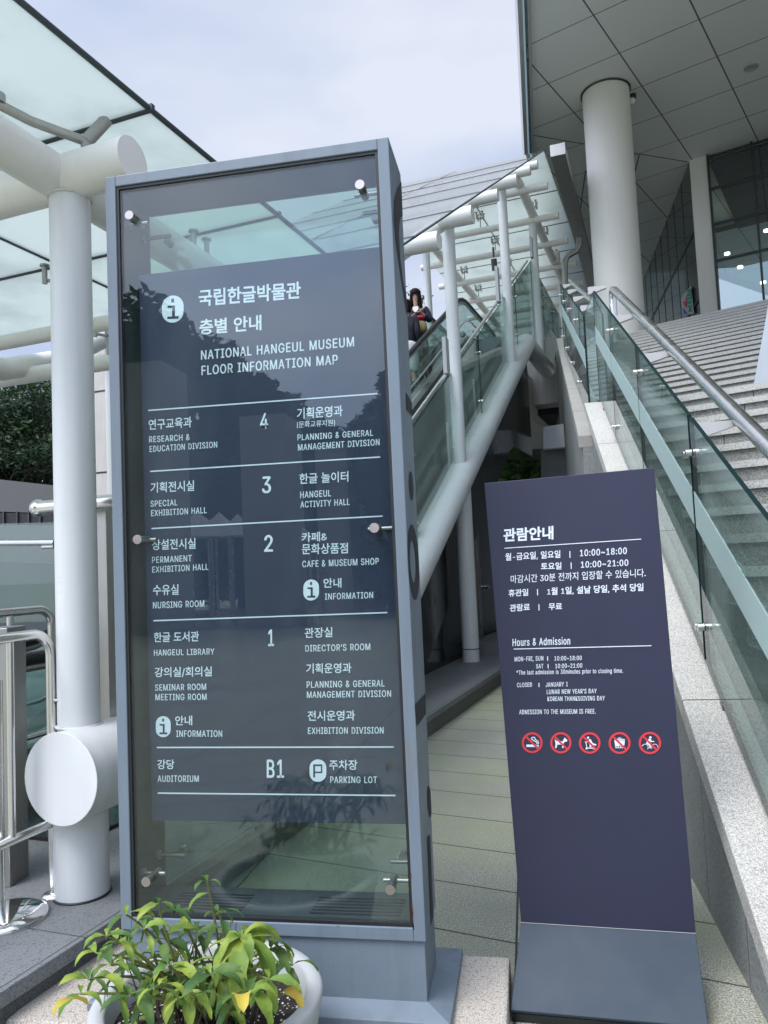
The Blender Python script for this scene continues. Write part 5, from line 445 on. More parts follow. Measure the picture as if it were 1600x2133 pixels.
 '~': (181, (21, 60, 21, 70, 23, 80, 26, 87, 30, 93, 35, 98, 41, 102, 47, 104, 54, 106, 60, 107, 67, 106, 73, 105, 79, 102, 85, 99, 91, 94, 98, 88, 103, 84, 107, 81, 110, 79, 113, 78, 116, 77, 119, 77, 125, 77, 129, 80, 133, 83, 136, 88, 137, 94, 138, 101, 160, 101, 160, 91, 158, 82, 155, 74, 150, 68, 145, 63, 140, 59, 134, 57, 127, 55, 120, 55, 114, 55, 107, 57, 102, 59, 96, 63, 89, 67, 83, 73, 78, 76, 74, 79, 71, 82, 68, 83, 65, 84, 61, 84, 56, 84, 52, 82, 48, 79, 45, 74, 44, 68, 43, 60), ((8, 10, 9), (8, 11, 10), (7, 11, 8), (7, 12, 11), (6, 12, 7), (6, 13, 12), (5, 13, 6), (26, 28, 27), (26, 29, 28), (5, 14, 13), (4, 14, 5), (4, 15, 14), (25, 29, 26), (3, 15, 4), (25, 30, 29), (3, 16, 15), (24, 30, 25), (2, 49, 3), (49, 16, 3), (49, 17, 16), (2, 50, 49), (48, 17, 49), (47, 17, 48), (2, 51, 50), (46, 17, 47), (23, 30, 24), (2, 52, 51), (45, 17, 46), (23, 31, 30), (45, 18, 17), (1, 52, 2), (22, 31, 23), (44, 18, 45), (44, 19, 18), (1, 53, 52), (44, 20, 19), (21, 31, 22), (44, 21, 20), (44, 31, 21), (43, 31, 44), (43, 32, 31), (1, 54, 53), (42, 32, 43), (0, 54, 1), (42, 33, 32), (0, 55, 54), (41, 33, 42), (41, 34, 33), (40, 34, 41), (40, 35, 34), (39, 35, 40), (39, 36, 35), (38, 36, 39), (38, 37, 36),)),
 '’': (71, (21, 127, 33, 203, 60, 203, 39, 127), ((0, 2, 1), (0, 3, 2),)),
}
GLY = {c: (a/400, [(v[i]/400, v[i+1]/400) for i in range(0, len(v), 2)], f) for c, (a, v, f) in GLY_.items()}
def _font(body, wt):
    c = bpy.data.curves.new('lettering', 'FONT'); c.body = body; c.size = 1; c.offset = wt; c.resolution_u = 4
    o = bpy.data.objects.new('lettering', c); COL.objects.link(o)
    me = bpy.data.meshes.new_from_object(o.evaluated_get(bpy.context.evaluated_depsgraph_get()))
    r = [(v.co.x, v.co.y) for v in me.vertices], [tuple(p.vertices) for p in me.polygons]
    bpy.data.objects.remove(o); bpy.data.curves.remove(c); bpy.data.meshes.remove(me); return r
HAN = {}
def glyph(ch, wt):
    if ch in GLY: return GLY[ch]
    if (ch, wt) not in HAN:
        v, f = _font(ch, wt); HAN[(ch, wt)] = (.915, v, f)
    return HAN[(ch, wt)]
def text_mesh(items, place, off, mat, parent, m=0, sink=None, track=.0):
    """items: (words, left x, left foot y, right x, right foot y, height, weight); place(px,py) -> point on the sign face"""
    for body, xl, yl, xr, yr, h, wt in items:
        vs, fs, x = [], [], 0.0; lat = body.isascii() or '\u2019' in body
        for ch in body:
            if ch == ' ': x += .30; continue
            a, v, f = glyph(ch, wt); g_ = ch in GLY; k = 1.0 if lat else 1.28
            for dx, dy, lay in (((-.020, -.006, 0), (.020, -.006, .2), (0, .010, .4)) if g_ else ((0, 0, 0),)):   # a second and third strike thickens the stroke
                o = len(vs); vs += [(q[0]*k*(1 if g_ else 1)+x+dx, q[1]*k+dy, lay) if g_ else (q[0]+x, q[1], 0) for q in v]; fs += [tuple(o+i for i in q) for q in f]
            x += a*(k if g_ else 1)+(.05 if lat else 0)
        if not vs: continue
        xs = [v[0] for v in vs]; ys = [v[1] for v in vs]
        x0, x1, y0, y1 = min(xs), max(xs), min(ys), max(ys)
        A, B, T = place(xl, yl), place(xr, yr), place(xl, yl-h)
        mb = sink or MB(); mb.add([A+(B-A)*((v[0]-x0)/max(x1-x0, 1e-6))+(T-A)*((v[1]-y0)/max(y1-y0, 1e-6))+off*(1+v[2]) for v in vs], fs, m)
        if sink is None: mb.build('lettering', mat, parent)
#PART2
# ================================================================ ground, platform, blocks
g = MB(); g.add([(-300, -300, 0), (300, -300, 0), (300, 300, 0), (-300, 300, 0)], [(0, 1, 2, 3)]); struct(g.build('ground', 'pave'))
TE = -2.22
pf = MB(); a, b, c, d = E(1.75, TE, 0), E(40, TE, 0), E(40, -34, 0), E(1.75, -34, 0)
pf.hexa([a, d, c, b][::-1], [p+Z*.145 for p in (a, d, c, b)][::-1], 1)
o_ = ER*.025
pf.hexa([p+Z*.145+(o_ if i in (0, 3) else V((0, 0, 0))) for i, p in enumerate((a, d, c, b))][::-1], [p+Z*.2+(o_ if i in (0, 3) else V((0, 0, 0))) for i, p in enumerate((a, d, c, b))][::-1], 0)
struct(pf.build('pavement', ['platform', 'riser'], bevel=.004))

bl = MB(); bl.box((-1.80, 2.42, -.05), (-.14, 2.99, .09)); bo = bl.build('granite_plinth', 'tan', bevel=.012)
tag(bo, 'tan speckled granite slab lying under the tall floor directory', 'plinth')

# ================================================================ tall floor directory
X0, X1, Y0, Y1, ZB, ZT = -1.4436, -.3837, 2.55, 2.817, .337, 3.016
sg = thing('directory_sign', 'tall blue-grey steel and glass floor directory with numbered floor list', 'sign', ((X0+X1)/2, 2.68, .09))
fr = MB(); w = .040
fr.box((X0, Y0, ZB), (X0+w, Y1, ZT)); fr.box((X1-w, Y0, ZB), (X1, Y1, ZT))
fr.box((X0+w, Y0, ZT-w), (X1-w, Y1, ZT)); fr.box((X0+w, Y0, ZB), (X1-w, Y1, ZB+.042))
fr.build('frame', 'frame', sg, .003)
rb = MB(); k = .010                                        # dark rebate that holds the glass, and the grey lining of the box
rb.box((X0+w, Y0+.006, ZB+.042), (X0+w+k, Y0+.03, ZT-w)); rb.box((X1-w-k, Y0+.006, ZB+.042), (X1-w, Y0+.03, ZT-w))
rb.box((X0+w+k, Y0+.006, ZT-w-k), (X1-w-k, Y0+.03, ZT-w)); rb.box((X0+w+k, Y0+.006, ZB+.042), (X1-w-k, Y0+.03, ZB+.042+k))
rb.build('glazing_gasket', 'rubber', sg)
ln = MB(); q = .006
ln.box((X0+w, Y0+.032, ZB+.05), (X0+w+q, Y1-.03, ZT-w-q)); ln.box((X1-w-q, Y0+.032, ZB+.05), (X1-w, Y1-.03, ZT-w-q))
ln.box((X0+w, Y0+.032, ZT-w-q), (X1-w, Y1-.03, ZT-w-.001)); ln.box((X0+w+q, Y0+.032, ZB+.043), (X1-w-q, Y1-.03, ZB+.052))
ln.build('lining', 'frame_in', sg)
for xa, xb in ((X0+.14, X0+.42), (X1-.40, X1-.09)):
    vt = MB()
    for i in range(6): y = Y0+.055+i*.024; vt.box((xa, y, ZB+.0522), (xb, y+.007, ZB+.0545))
    vt.build('vent_slot', 'dark', sg)
GI = (X0+w+k, X1-w-k, ZB+.042+k, ZT-w-k)
gl = MB(); gl.box((GI[0]-.004, Y0+.012, GI[2]-.004), (GI[1]+.004, Y0+.022, GI[3]+.004)); gl.build('front_glass', 'glass', sg)
gb = MB(); gb.box((X0+w, Y1-.022, ZB+.042), (X1-w, Y1-.012, ZT-w)); gb.build('rear_glass', 'backglass', sg)
FY = 2.62
fm = MB(); fm.box((-1.355, FY, .683), (X1-w-.008, FY+.006, 2.662)); fp = fm.build('printed_panel', 'film', sg)
PF = lambda x, y: at_y(x, y, FY)
OF = V((0, -.0015, 0))
B_, T_ = .022, .006
items = [("국립한글박물관", 414, 639, 627, 622, 35, B_), ("층별 안내", 416, 698, 545, 688, 32, B_),
 ("NATIONAL HANGEUL MUSEUM", 419, 750, 738, 722, 20, .014), ("FLOOR INFORMATION MAP", 420, 782, 704, 759, 20, .014),
 ("연구교육과", 310, 896, 400, 890, 22, .012), ("RESEARCH &", 311, 922, 396, 917, 13, .01), ("EDUCATION DIVISION", 312, 942, 453, 932.5, 13, .01),
 ("4", 542, 894, 559, 893, 33, .02), ("기획운영과", 619, 873, 714, 867, 23, .012), ("[문화교류지원]", 619, 892, 698, 888, 14, .004),
 ("PLANNING & GENERAL", 620, 918, 777.5, 908, 13, .01), ("MANAGEMENT DIVISION", 621, 939, 791, 927.6, 13.5, .01),
 ("기획전시실", 314, 1027, 405, 1022.5, 22, .012), ("SPECIAL", 314, 1056, 370, 1053, 13, .01), ("EXHIBITION HALL", 315, 1075.5, 431, 1069, 13, .01),
 ("3", 546, 1028, 565, 1027, 35, .02), ("한글 놀이터", 624, 1008.6, 726, 1003.4, 22, .012), ("HANGEUL", 625.5, 1038, 690, 1034, 14, .01), ("ACTIVITY HALL", 626, 1058, 729, 1052, 13.5, .01),
 ("상설전시실", 317, 1146, 408, 1143, 22, .012), ("PERMANENT", 317, 1173, 400, 1169, 13, .01), ("EXHIBITION HALL", 317.5, 1193, 434.5, 1187, 13, .01),
 ("2", 550.6, 1149.5, 569, 1149, 35, .02), ("카페&", 628.5, 1129.5, 682, 1127, 20, .012), ("문화상품점", 629, 1155, 725, 1152.6, 22, .012), ("CAFE & MUSEUM SHOP", 630, 1182, 789.4, 1176, 14, .01),
 ("수유실", 319, 1240, 372.6, 1239, 22, .012), ("NURSING ROOM", 319, 1267.8, 426, 1264, 14, .01), ("안내", 674, 1224.5, 711.5, 1224, 20, .012), ("INFORMATION", 677, 1249.5, 777.5, 1246, 13.5, .01),
 ("한글 도서관", 321, 1338, 414.8, 1336, 21, .012), ("HANGEUL LIBRARY", 321, 1366, 447, 1363.5, 13, .01), ("강의실/회의실", 322.6, 1411, 442, 1409, 21, .012),
 ("SEMINAR ROOM", 323.4, 1438.8, 430, 1437, 13.5, .01), ("MEETING ROOM", 324, 1458.8, 431, 1458, 13.5, .01), ("안내", 365.3, 1511, 400.8, 1510.6, 20, .012), ("INFORMATION", 367.4, 1535, 463.3, 1534.8, 13.8, .01),
 ("강당", 328, 1602, 363.6, 1602, 20, .012), ("AUDITORIUM", 328.8, 1628.6, 414.8, 1628.6, 13.8, .01),
 ("1", 559, 1346, 571, 1345.8, 35, .02), ("관장실", 635, 1329, 693, 1327, 21, .012), ("DIRECTOR\u2019S ROOM", 636, 1357.6, 771.8, 1354, 14, .01),
 ("기획운영과", 638, 1403, 732.4, 1401.5, 21, .012), ("PLANNING & GENERAL", 639, 1433, 801.5, 1430, 14, .01), ("MANAGEMENT DIVISION", 639.5, 1454, 815, 1451.5, 14, .01),
 ("전시운영과", 641, 1501.6, 740, 1500.5, 21, .012), ("EXHIBITION DIVISION", 641.7, 1529, 799.5, 1528, 14, .01),
 ("B1", 556, 1620, 592, 1620, 38, .02), ("주차장", 686, 1603.6, 744.8, 1603.6, 21, .012), ("PARKING LOT", 688, 1631, 785.7, 1631, 14, .01)]
text_mesh(items, PF, OF, 'letter', fp)
for xa, ya, xb, yb in ((309, 855, 786, 820), (313, 982, 792, 952), (316, 1101, 797, 1075), (320, 1293, 807, 1276), (327, 1557, 820, 1556), (329, 1652, 824, 1657)):
    lm = MB(); lm.prism([PF(xa, ya-1.3), PF(xb, yb-1.3), PF(xb, yb+1.3), PF(xa, ya+1.3)], OF); lm.build('divider_line', 'letter', fp)
def i_symbol(cx, cy, w, h, place, off, parent, slope=-.05, letter='i'):
    mb = MB(); P = lambda x, y: place(cx+x*w, cy+y*h+x*w*slope)+off
    mb.poly([P((x-cx)/w, (y-cy)/h) for x, y in stadium(cx, cy, w, h)], 0)
    def bar(x0, y0, x1, y1): mb.poly([p+off*.5 for p in (P(x0, y1), P(x1, y1), P(x1, y0), P(x0, y0))], 1)
    if letter == 'i':
        bar(-.07, -.38, .06, -.24); bar(-.24, -.13, .10, -.05); bar(-.03, -.05, .10, .27); bar(-.25, .27, .27, .36)
    else:
        bar(-.28, -.28, .26, -.20); bar(.18, -.20, .26, .04); bar(-.28, .04, .26, .11); bar(-.28, -.20, -.17, .30); bar(-.17, -.12, .09, .02) if False else None
    mb.build('information_symbol' if letter == 'i' else 'parking_symbol', ['letter', 'film'], parent)
i_symbol(360.4, 644, 45, 57, PF, OF, fp); i_symbol(648.5, 1229, 32.6, 44, PF, OF, fp, -.03); i_symbol(340.5, 1513.5, 31, 44, PF, OF, fp, 0); i_symbol(662.6, 1605, 35, 47, PF, OF, fp, 0, 'P')
def standoff(px, py, yg, side, back):
    c = at_y(px, py, yg); mb = MB()
    fy = -1 if not back else 1
    mb.cyl((c.x, yg-.014*(1 if not back else -3.2), c.z), (c.x, yg+(.075 if not back else .012), c.z), .0135, 20, 0)
    if not back:
        mb.cyl((c.x, yg-.022, c.z), (c.x, yg-.014, c.z), .0165, 20, 1)
    xw = X0+w+.006 if side < 0 else X1-w-.006
    yb = yg+.055 if not back else yg-.03
    mb.cyl((xw, yb, c.z), (c.x-side*.035, yb, c.z), .0075, 14, 0); mb.cyl((xw, yb, c.z), (xw-side*.012, yb, c.z), .016, 16, 0)
    mb.build('glass_standoff', ['satin', 'pewter'], sg)
for px, py, sd_ in ((275, 453, -1), (752, 390, 1), (292, 1124, -1), (782, 1100, 1), (310, 1832, -1), (815, 1848, 1)): standoff(px, py, Y0+.012, sd_, False)
for px, py, sd_ in ((345, 500, -1), (779, 450, 1), (375, 1775, -1), (838, 1788, 1)): standoff(px, py, Y1-.05, sd_, True)
pl = MB(); pl.box((X0+.012, Y0+.012, .135), (X1-.006, Y1-.008, ZB-.002)); pl.build('base', 'frame', sg, .003)
fx0, fx1, fy0, fy1 = X0-.10, X1+.072, Y0-.055, Y1+.16
fl = MB(); ib = [(X0+.010, Y0+.010, .146), (X1-.004, Y0+.010, .146), (X1-.004, Y1-.006, .146), (X0+.010, Y1-.006, .146)]
ob = [(fx0, fy0, .118), (fx1, fy0, .118), (fx1, fy1, .118), (fx0, fy1, .118)]
fl.add(ib+ob+[(x, y, .091) for x, y, z in ob], [(4, 5, 1, 0), (5, 6, 2, 1), (6, 7, 3, 2), (7, 4, 0, 3), (8, 9, 5, 4), (9, 10, 6, 5), (10, 11, 7, 6), (11, 8, 4, 7), (3, 0, 1, 2), (11, 10, 9, 8)])
fl.build('base_flange', 'frame', sg, .003)
# rust where the frame meets the lower gasket, and its run down the base
M['rustrun'] = painted('rust_run', (.20, .15, .10), .7, .6, (.10, .05, .025)); M['rustred'] = flat('fresh_rust', (.13, .035, .015), .9, 0, .5, 60)
rm_ = MB(); rr_ = random.Random(3); fxr = X1-w
for i in range(10):
    z = ZB+.035+rr_.random()**2.6*.26; h = rr_.uniform(.006, .03); ww_ = rr_.uniform(.0012, .0032)
    rm_.prism([(fxr-.001, Y0-.0006, z), (fxr+ww_, Y0-.0006, z+h*.2), (fxr+ww_*.7, Y0-.0006, z+h), (fxr-.001, Y0-.0006, z+h*.8)], (0, .0004, 0))
rm_.build('rust_stain', 'rustred', sg)
# large letter shapes on the narrow side face
PX = lambda x, y: at_x(x, y, X1)
OX = V((.002, 0, 0))
def decal(polys):
    mb = MB()
    for p in polys: mb.poly([PX(x, y)+OX for x, y in p])
    return mb
def clampY(mb):
    for v in mb.v: v.y = min(v.y, Y1-.002); v.z = max(min(v.z, ZT), ZB)
    return mb
def qring(out_, in_):
    return [[out_[i], out_[i+1], in_[i+1], in_[i]] for i in range(len(out_)-1)]
big_o = [(838, 386), (826, 394), (820.5, 419), (820, 453), (824, 503), (833, 566), (843, 630), (848, 661)]
big_i = [(838, 450), (834, 452), (831.5, 461), (830, 486), (833, 537), (839, 588), (845.5, 613), (848, 640)]
def side(polys): clampY(decal(polys)).build('side_lettering', 'decal', sg)
def ell(cx, cy, rx, ry, n=28): return [(cx+rx*math.cos(2*math.pi*i/n)+.05*ry*math.sin(2*math.pi*i/n), cy+ry*math.sin(2*math.pi*i/n)) for i in range(n)]
eo, ei = ell(860.5, 1171, 11, 79), ell(859.5, 1170, 6.2, 44)
side(qring(big_o, big_i)); side([((845, 817), (857, 838), (859, 867), (846, 853))[::-1]]); side([ell(856, 1012, 4.3, 30)[::-1]]); side([ell(894, 1670, 3.8, 33)[::-1]])
side([[eo[i], eo[(i+1) % 28], ei[(i+1) % 28], ei[i]] for i in range(28)])
side([((864, 1468), (885, 1444), (886.5, 1487), (868, 1513))[::-1]]); side([((889.5, 1744), (895, 1738), (902, 1912), (897, 1930))[::-1]])

# ================================================================ low standing sign
BL, BR, TL, TR = V((-.092, 2.95, .232)), V((.505, 2.92, .230)), V((-.138, 2.93, 1.838)), V((.470, 2.90, 1.853))
ss = thing('standing_sign', 'navy freestanding opening hours board with bent steel foot and red prohibition symbols', 'sign', (.19, 2.93, 0))
nrm = (BR-BL).cross(TL-BL).normalized()                  # towards the viewer
if nrm.y > 0: nrm = -nrm
pn = MB(); pn.prism([BL, BR, TR, TL], -nrm*.014); pno = pn.build('panel', 'navy', ss, .0015)
def PS(x, y): d = ray(x, y); return CAM+d*((BL-CAM).dot(nrm)/d.dot(nrm))
OS = nrm*.0015
b2, b1 = .02, .0
si = [("관람안내", 1048.8, 1129, 1153, 1123.7, 28, .03), ("월-금요일, 일요일", 1052.7, 1169.4, 1167.6, 1163, 17, b2), ("10:00~18:00", 1208, 1159, 1306, 1154, 14, b2),
 ("토요일", 1127, 1187, 1169.8, 1186, 15, b2), ("10:00~21:00", 1210, 1183, 1309, 1178.6, 13.5, b2), ("마감시간 30분 전까지 입장할 수 있습니다.", 1064, 1215, 1345, 1201.5, 17, .004),
 ("휴관일", 1059.4, 1243, 1100.6, 1241, 15, b2), ("1월 1일, 설날 당일, 추석 당일", 1140, 1241, 1340.7, 1232, 17, b2), ("관람료", 1062, 1274, 1104, 1271.5, 15, b2), ("무료", 1143, 1271, 1171, 1270, 14, b2),
 ("Hours & Admission", 1067.7, 1346, 1188, 1342.6, 16, .006), ("MON-FRI, SUN", 1072, 1380, 1132, 1378, 12, .006), ("10:00~18:00", 1155, 1376, 1212, 1375, 9.5, .006),
 ("SAT", 1117, 1392.5, 1132, 1392, 9.5, .006), ("10:00~21:00", 1156.7, 1392, 1213, 1390.7, 9.5, .006), ("*The last admission is 30minutes prior to closing time.", 1076, 1408, 1298, 1404, 12, .004),
 ("CLOSED", 1077, 1431.6, 1108.5, 1430.6, 9.5, .006), ("JANUARY 1", 1137, 1431, 1183, 1429.4, 9.5, .006), ("LUNAR NEW YEAR'S DAY", 1139, 1446, 1243, 1444, 9.8, .006),
 ("KOREAN THANKSGIVING DAY", 1140.5, 1460.5, 1260, 1459, 9.8, .006), ("ADMISSION TO THE MUSEUM IS FREE.", 1081.7, 1488, 1241, 1486.4, 10, .006)]
text_mesh(si, PS, OS, 'letterw', pno)
for x, ya, yb in ((1187.4, 1148, 1162), (1190, 1171.6, 1185), (1120, 1227, 1240), (1123, 1258.7, 1271.5), (1141, 1367, 1376), (1142, 1383, 1392), (1123, 1422.5, 1431)):
    tm = MB(); tm.poly([PS(x-.9, yb)+OS, PS(x+.9, yb)+OS, PS(x+.7, ya)+OS, PS(x-1.1, ya)+OS]); tm.build('separator_bar', 'letterw', pno)
for xa, ya, xb, yb in ((1051, 1142, 1336, 1123), (1070, 1352, 1357, 1345)): lm = MB(); lm.prism([PS(xa, ya-.8), PS(xb, yb-.8), PS(xb, yb+.8), PS(xa, ya+.8)], OS); lm.build('divider_line', 'letterw', pno)
def disc(cx, cy, r, n=20): return [(cx+r*math.cos(2*math.pi*i/n), cy+r*math.sin(2*math.pi*i/n)) for i in range(n)]
def stroke(p, q, w):
    d = V((q[0]-p[0], q[1]-p[1])).normalized()*w/2; n = V((-d.y, d.x))
    return [(p[0]+n.x, p[1]+n.y), (q[0]+n.x, q[1]+n.y), (q[0]-n.x, q[1]-n.y), (p[0]-n.x, p[1]-n.y)]
def arc(cx, cy, r0, r1, a0, a1, n=12):
    return [[(cx+r*math.cos(a), cy+r*math.sin(a)) for r, a in ((r0, A), (r1, A), (r1, B), (r0, B))] for A, B in [(R(a0+(a1-a0)*i/n), R(a0+(a1-a0)*(i+1)/n)) for i in range(n)]]
glyphs = {
 'smoke': [[(-12, 4), (8, 4), (8, 9), (-12, 9)], [(9.5, 4), (11, 4), (11, 9), (9.5, 9)], [(12, 4), (13.5, 4), (13.5, 9), (12, 9)]] + [stroke(*s) for s in (((0, -11, ), (-2, -8), 2), ((-2, -8), (2, -5), 2), ((2, -5), (8, -2), 2), ((8, -2), (11, 2.5), 2), ((0, -11), (5, -11), 1.8), ((5, -11), (6, -7), 1.8), ((6, -7), (12, -3), 1.8), ((12, -3), (13.5, 2.5), 1.8))],
 'dog': [[(-13, -8), (-10, -4), (4, -3), (6, 0), (5, 4), (-8, 4), (-11, 2), (-12, -3)], [(4, -3), (8, -11), (11, -8), (14, -5), (12, -2), (8, -2), (6, 1)], [(-11, 2), (-7, 3), (-9, 11), (-12, 11)], [(2, 3), (5, 3), (6, 11), (3, 11)]],
 'scooter': [disc(-3.5, -11, 2.3), [(-2, -8), (2, -8), (6, 0), (14, 3), (13, 5.5), (4, 4), (3, 9), (0, 9), (-1, 0)], stroke((-8, -2), (-6, 10), 1.7), stroke((-10, -2), (-5, -2), 1.7), stroke((-7, 10.5), (9, 11), 2), disc(-6.5, 11.5, 2.2), disc(9, 11.5, 2.2)],
 'litter': [[(-11, -6), (11, -5), (10, 5), (-9, 7)], [(-10, -9), (11, -8), (11.5, -6), (-11, -7)], stroke((-9, 10), (9, 10), 1.4), stroke((-3, -10.5), (4, -10), 1.4), stroke((-7, 6), (-8, 8.5), 2.2), stroke((-2, 6), (-3, 8.5), 2.2), stroke((3, 5), (2, 8.5), 2.2)],
 'bike': [disc(1, -11.5, 2.6), [(-2, -9), (2, -8), (4, -4), (9, -4), (9, -2), (3, -2), (1, -3), (-1, 1), (2, 4), (2, 11), (-1, 11), (-1, 6), (-8, 1), (-6, -4)]] + arc(-10, 9, 6, 7.2, 200, 400) + arc(10, 9, 6, 7.2, 150, 360)}
for (cx, cy), kind in zip(((1108.8, 1546.8), (1168.4, 1547), (1228.6, 1547.4), (1290.7, 1547.4), (1353.8, 1547.4)), glyphs):
    mb = MB(); P = lambda x, y, k: PS(cx+x, cy+y+x*.0)+OS*k
    rr = 21.7*(1+.0003*(cx-1108)); n = 40
    for p in glyphs[kind]: mb.poly([P(x, y, 1) for x, y in p][::-1], 0)
    for i in range(n):
        a, b = 2*math.pi*i/n, 2*math.pi*(i+1)/n
        mb.poly([P(q*rr*math.cos(t), q*rr*math.sin(t), 1.5) for q, t in ((1, b), (1, a), (.80, a), (.80, b))], 1)
    mb.poly([P(x, y, 1.6) for x, y in stroke((-.62*rr, -.62*rr), (.62*rr, .62*rr), 4)], 1)
    mb.build('prohibition_symbol', ['letterw', 'red'], pno)
ft = MB(); f0, f1 = at_z(1064, 2104, .045), at_z(1476, 2140, .045)
ft.prism([BL, f0, f1, BR], V((0, .006, -.012)))
ft.build('foot_plate', 'navyfoot', ss, .002)
et = MB(); et.tube([BL+nrm*.003, BR+nrm*.003], .0012, 6); et.build('fold_trim', 'fascia', ss)
fk = MB(); e0, e1 = f0+V((0, .004, -.012)), f1+V((0, .004, -.012))
fk.add([e0, e1, V((e1.x, e1.y+.01, .0)), V((e0.x, e0.y+.01, .0)), BL+V((.004, .02, -.02)), BR+V((-.004, .02, -.02)), V((BR.x, 3.10, .0)), V((BL.x, 3.10, .0)), BL+V((.004, .03, .25)), BR+V((-.004, .03, .25))],
       [(0, 3, 2, 1), (0, 4, 8, 7, 3), (1, 2, 6, 9, 5), (7, 8, 9, 6), (4, 5, 9, 8)])
fk.build('foot_frame', 'rubber', ss)

# ================================================================ stairs, flank walls
BA = R(-28); BD = V((math.cos(BA), math.sin(BA), 0)); ND = V((-math.sin(BA), math.cos(BA), 0))
def SP(n, x, z): b = (x-ND.x*n)/BD.x; return ND*n+BD*b+Z*z
def SB(n, b, z): return ND*n+BD*b+Z*z
stt = thing('stairs', 'broad grey granite steps climbing to the upper entrance beside the glass balustrade', 'stairs', (3, 8, 0))
def flight(n0, z0, cnt, rise, tread, xl, name):
    mb = MB()
    for i in range(cnt):
        n, z = n0+i*tread, z0+i*rise
        A, B_ = SP(n, xl, z), SB(n, 16, z); A2, B2 = SP(n+tread, xl, z+rise), SB(n+tread, 16, z+rise)
        mb.add([A, B_, B_+Z*rise, A+Z*rise], [(0, 1, 2, 3)], 0); mb.add([A+Z*rise, B_+Z*rise, B2, A2], [(0, 1, 2, 3)], 0)
        mb.add([A, A+Z*rise, A2, V((A2.x, A2.y, 0)), V((A.x, A.y, 0))], [(0, 1, 2, 3, 4)], 0)
        o = -ND*.022; h = .042
        mb.hexa([A+o+Z*(rise-h), B_+o+Z*(rise-h), B_+ND*.03+Z*(rise-h), A+ND*.03+Z*(rise-h)], [A+o+Z*(rise+.004), B_+o+Z*(rise+.004), B_+ND*.03+Z*(rise+.004), A+ND*.03+Z*(rise+.004)], 1)
    mb.build(name, ['step', 'nose'], stt)
flight(7.3-17*.34-.34, .02, 18, .16, .34, .905, 'lower_flight')
n1 = 7.3
ldg = MB(); z = .02+18*.16; ldg.add([SP(n1-.34+.0, .905, z-.004), SB(n1-.34, 16, z-.004), SB(8.7, 16, z-.004), SP(8.7, .905, z-.004)], [(0, 1, 2, 3)]); ldg.add([SP(n1-.34, .905, z-.006), SP(8.7, .905, z-.006), SP(8.7, .905, 0), SP(n1-.34, .905, 0)], [(0, 1, 2, 3)]); ldg.build('landing', 'step', stt)
up_r = (6.3-z)/21; flight(8.62, z, 21, up_r, (16.2-8.62)/20, .95, 'upper_flight')
tr = MB(); tr.add([SP(16.2, .95, 6.296), SB(16.2, 18, 6.296), SB(46, 18, 6.296), SP(46, .95, 6.296)], [(0, 1, 2, 3)]); tr.build('upper_landing', 'step', stt)

zc = lambda y: .897+.5245*(y-3.707)
fw = thing('flank_wall', 'pale granite stair flank wall with sloping speckled coping behind the navy board', 'wall', (.78, 4.5, 0))
ya, yb = 2.12, 7.81
mb = MB(); mb.prism([(.69, ya, 0), (.69, yb, 0), (.69, yb, zc(yb)-.11), (.69, ya, max(.01, zc(ya)-.11))], (.19, 0, 0)); mb.build('wall_face', 'wall', fw)
mb = MB(); mb.prism([(.65, ya, zc(ya)-.11), (.65, yb, zc(yb)-.11), (.65, yb, zc(yb)), (.65, ya, zc(ya))], (.242, 0, 0)); mb.build('coping', 'cope', fw, .006)
mb = MB()
for y in (3.62, 7.55): mb.box((.80, y, zc(y)-.0), (.84, y+.05, zc(y)+.03))
mb.build('glass_shoe', 'satin', fw)
uw = thing('flank_wall', 'weathered flank wall of the upper flight rising to the concrete beam', 'wall', (.75, 12, 0))
A, B = V((.56, 7.62, 2.70)), V((.92, 17.1, 6.30)); wd = V((.30, 0, 0))
mb = MB(); q0, q1 = A+V((.035, 0, -.12)), B+V((.035, 0, -.12)); mb.prism([(q0.x, q0.y, 0), (q1.x, q1.y, 0), q1, q0], wd*.85); mb.build('wall_face', 'wall', uw)
mb = MB(); mb.prism([A-Z*.12, B-Z*.12, B, A], wd); mb.build('coping', 'upcope', uw, .006)

# glass balustrade of the stairs
zt = lambda y: 2.200+.502*(y-3.9)
sb = thing('glass_balustrade', 'green glass stair balustrade with frosted stripe and stainless handrail', 'balustrade', (.80, 4.5, .9))
def pane(pts, th, parent, name='glass_panel', band=None, em='edge', gm='guard'):
    mb = MB(); mb.prism(pts, th, 0, 1); p = mb.build(name, [gm, em], parent)
    if band:
        bm = MB(); bm.prism(band, -V(th)*.12); return p, bm.build('frosted_band', 'band', p)
    return p
th = V((.020, 0, 0))
def clamp(P, parent, ax=V((1, 0, 0))):
    mb = MB()
    for s_ in (-1, 1):
        for dz in (-.0, ):
            c = P+V((0, s_*.026, 0)); mb.cyl(c-ax*.030, c-ax*.003, .019, 16); mb.cyl(c+ax*.016, c+ax*.040, .019, 16)
    mb.tube([P+V((-.012, -.03, 0)), P+V((-.012, .03, 0))], .009, 10); mb.build('panel_clamp', 'steel', parent)
XG = .80; first = None
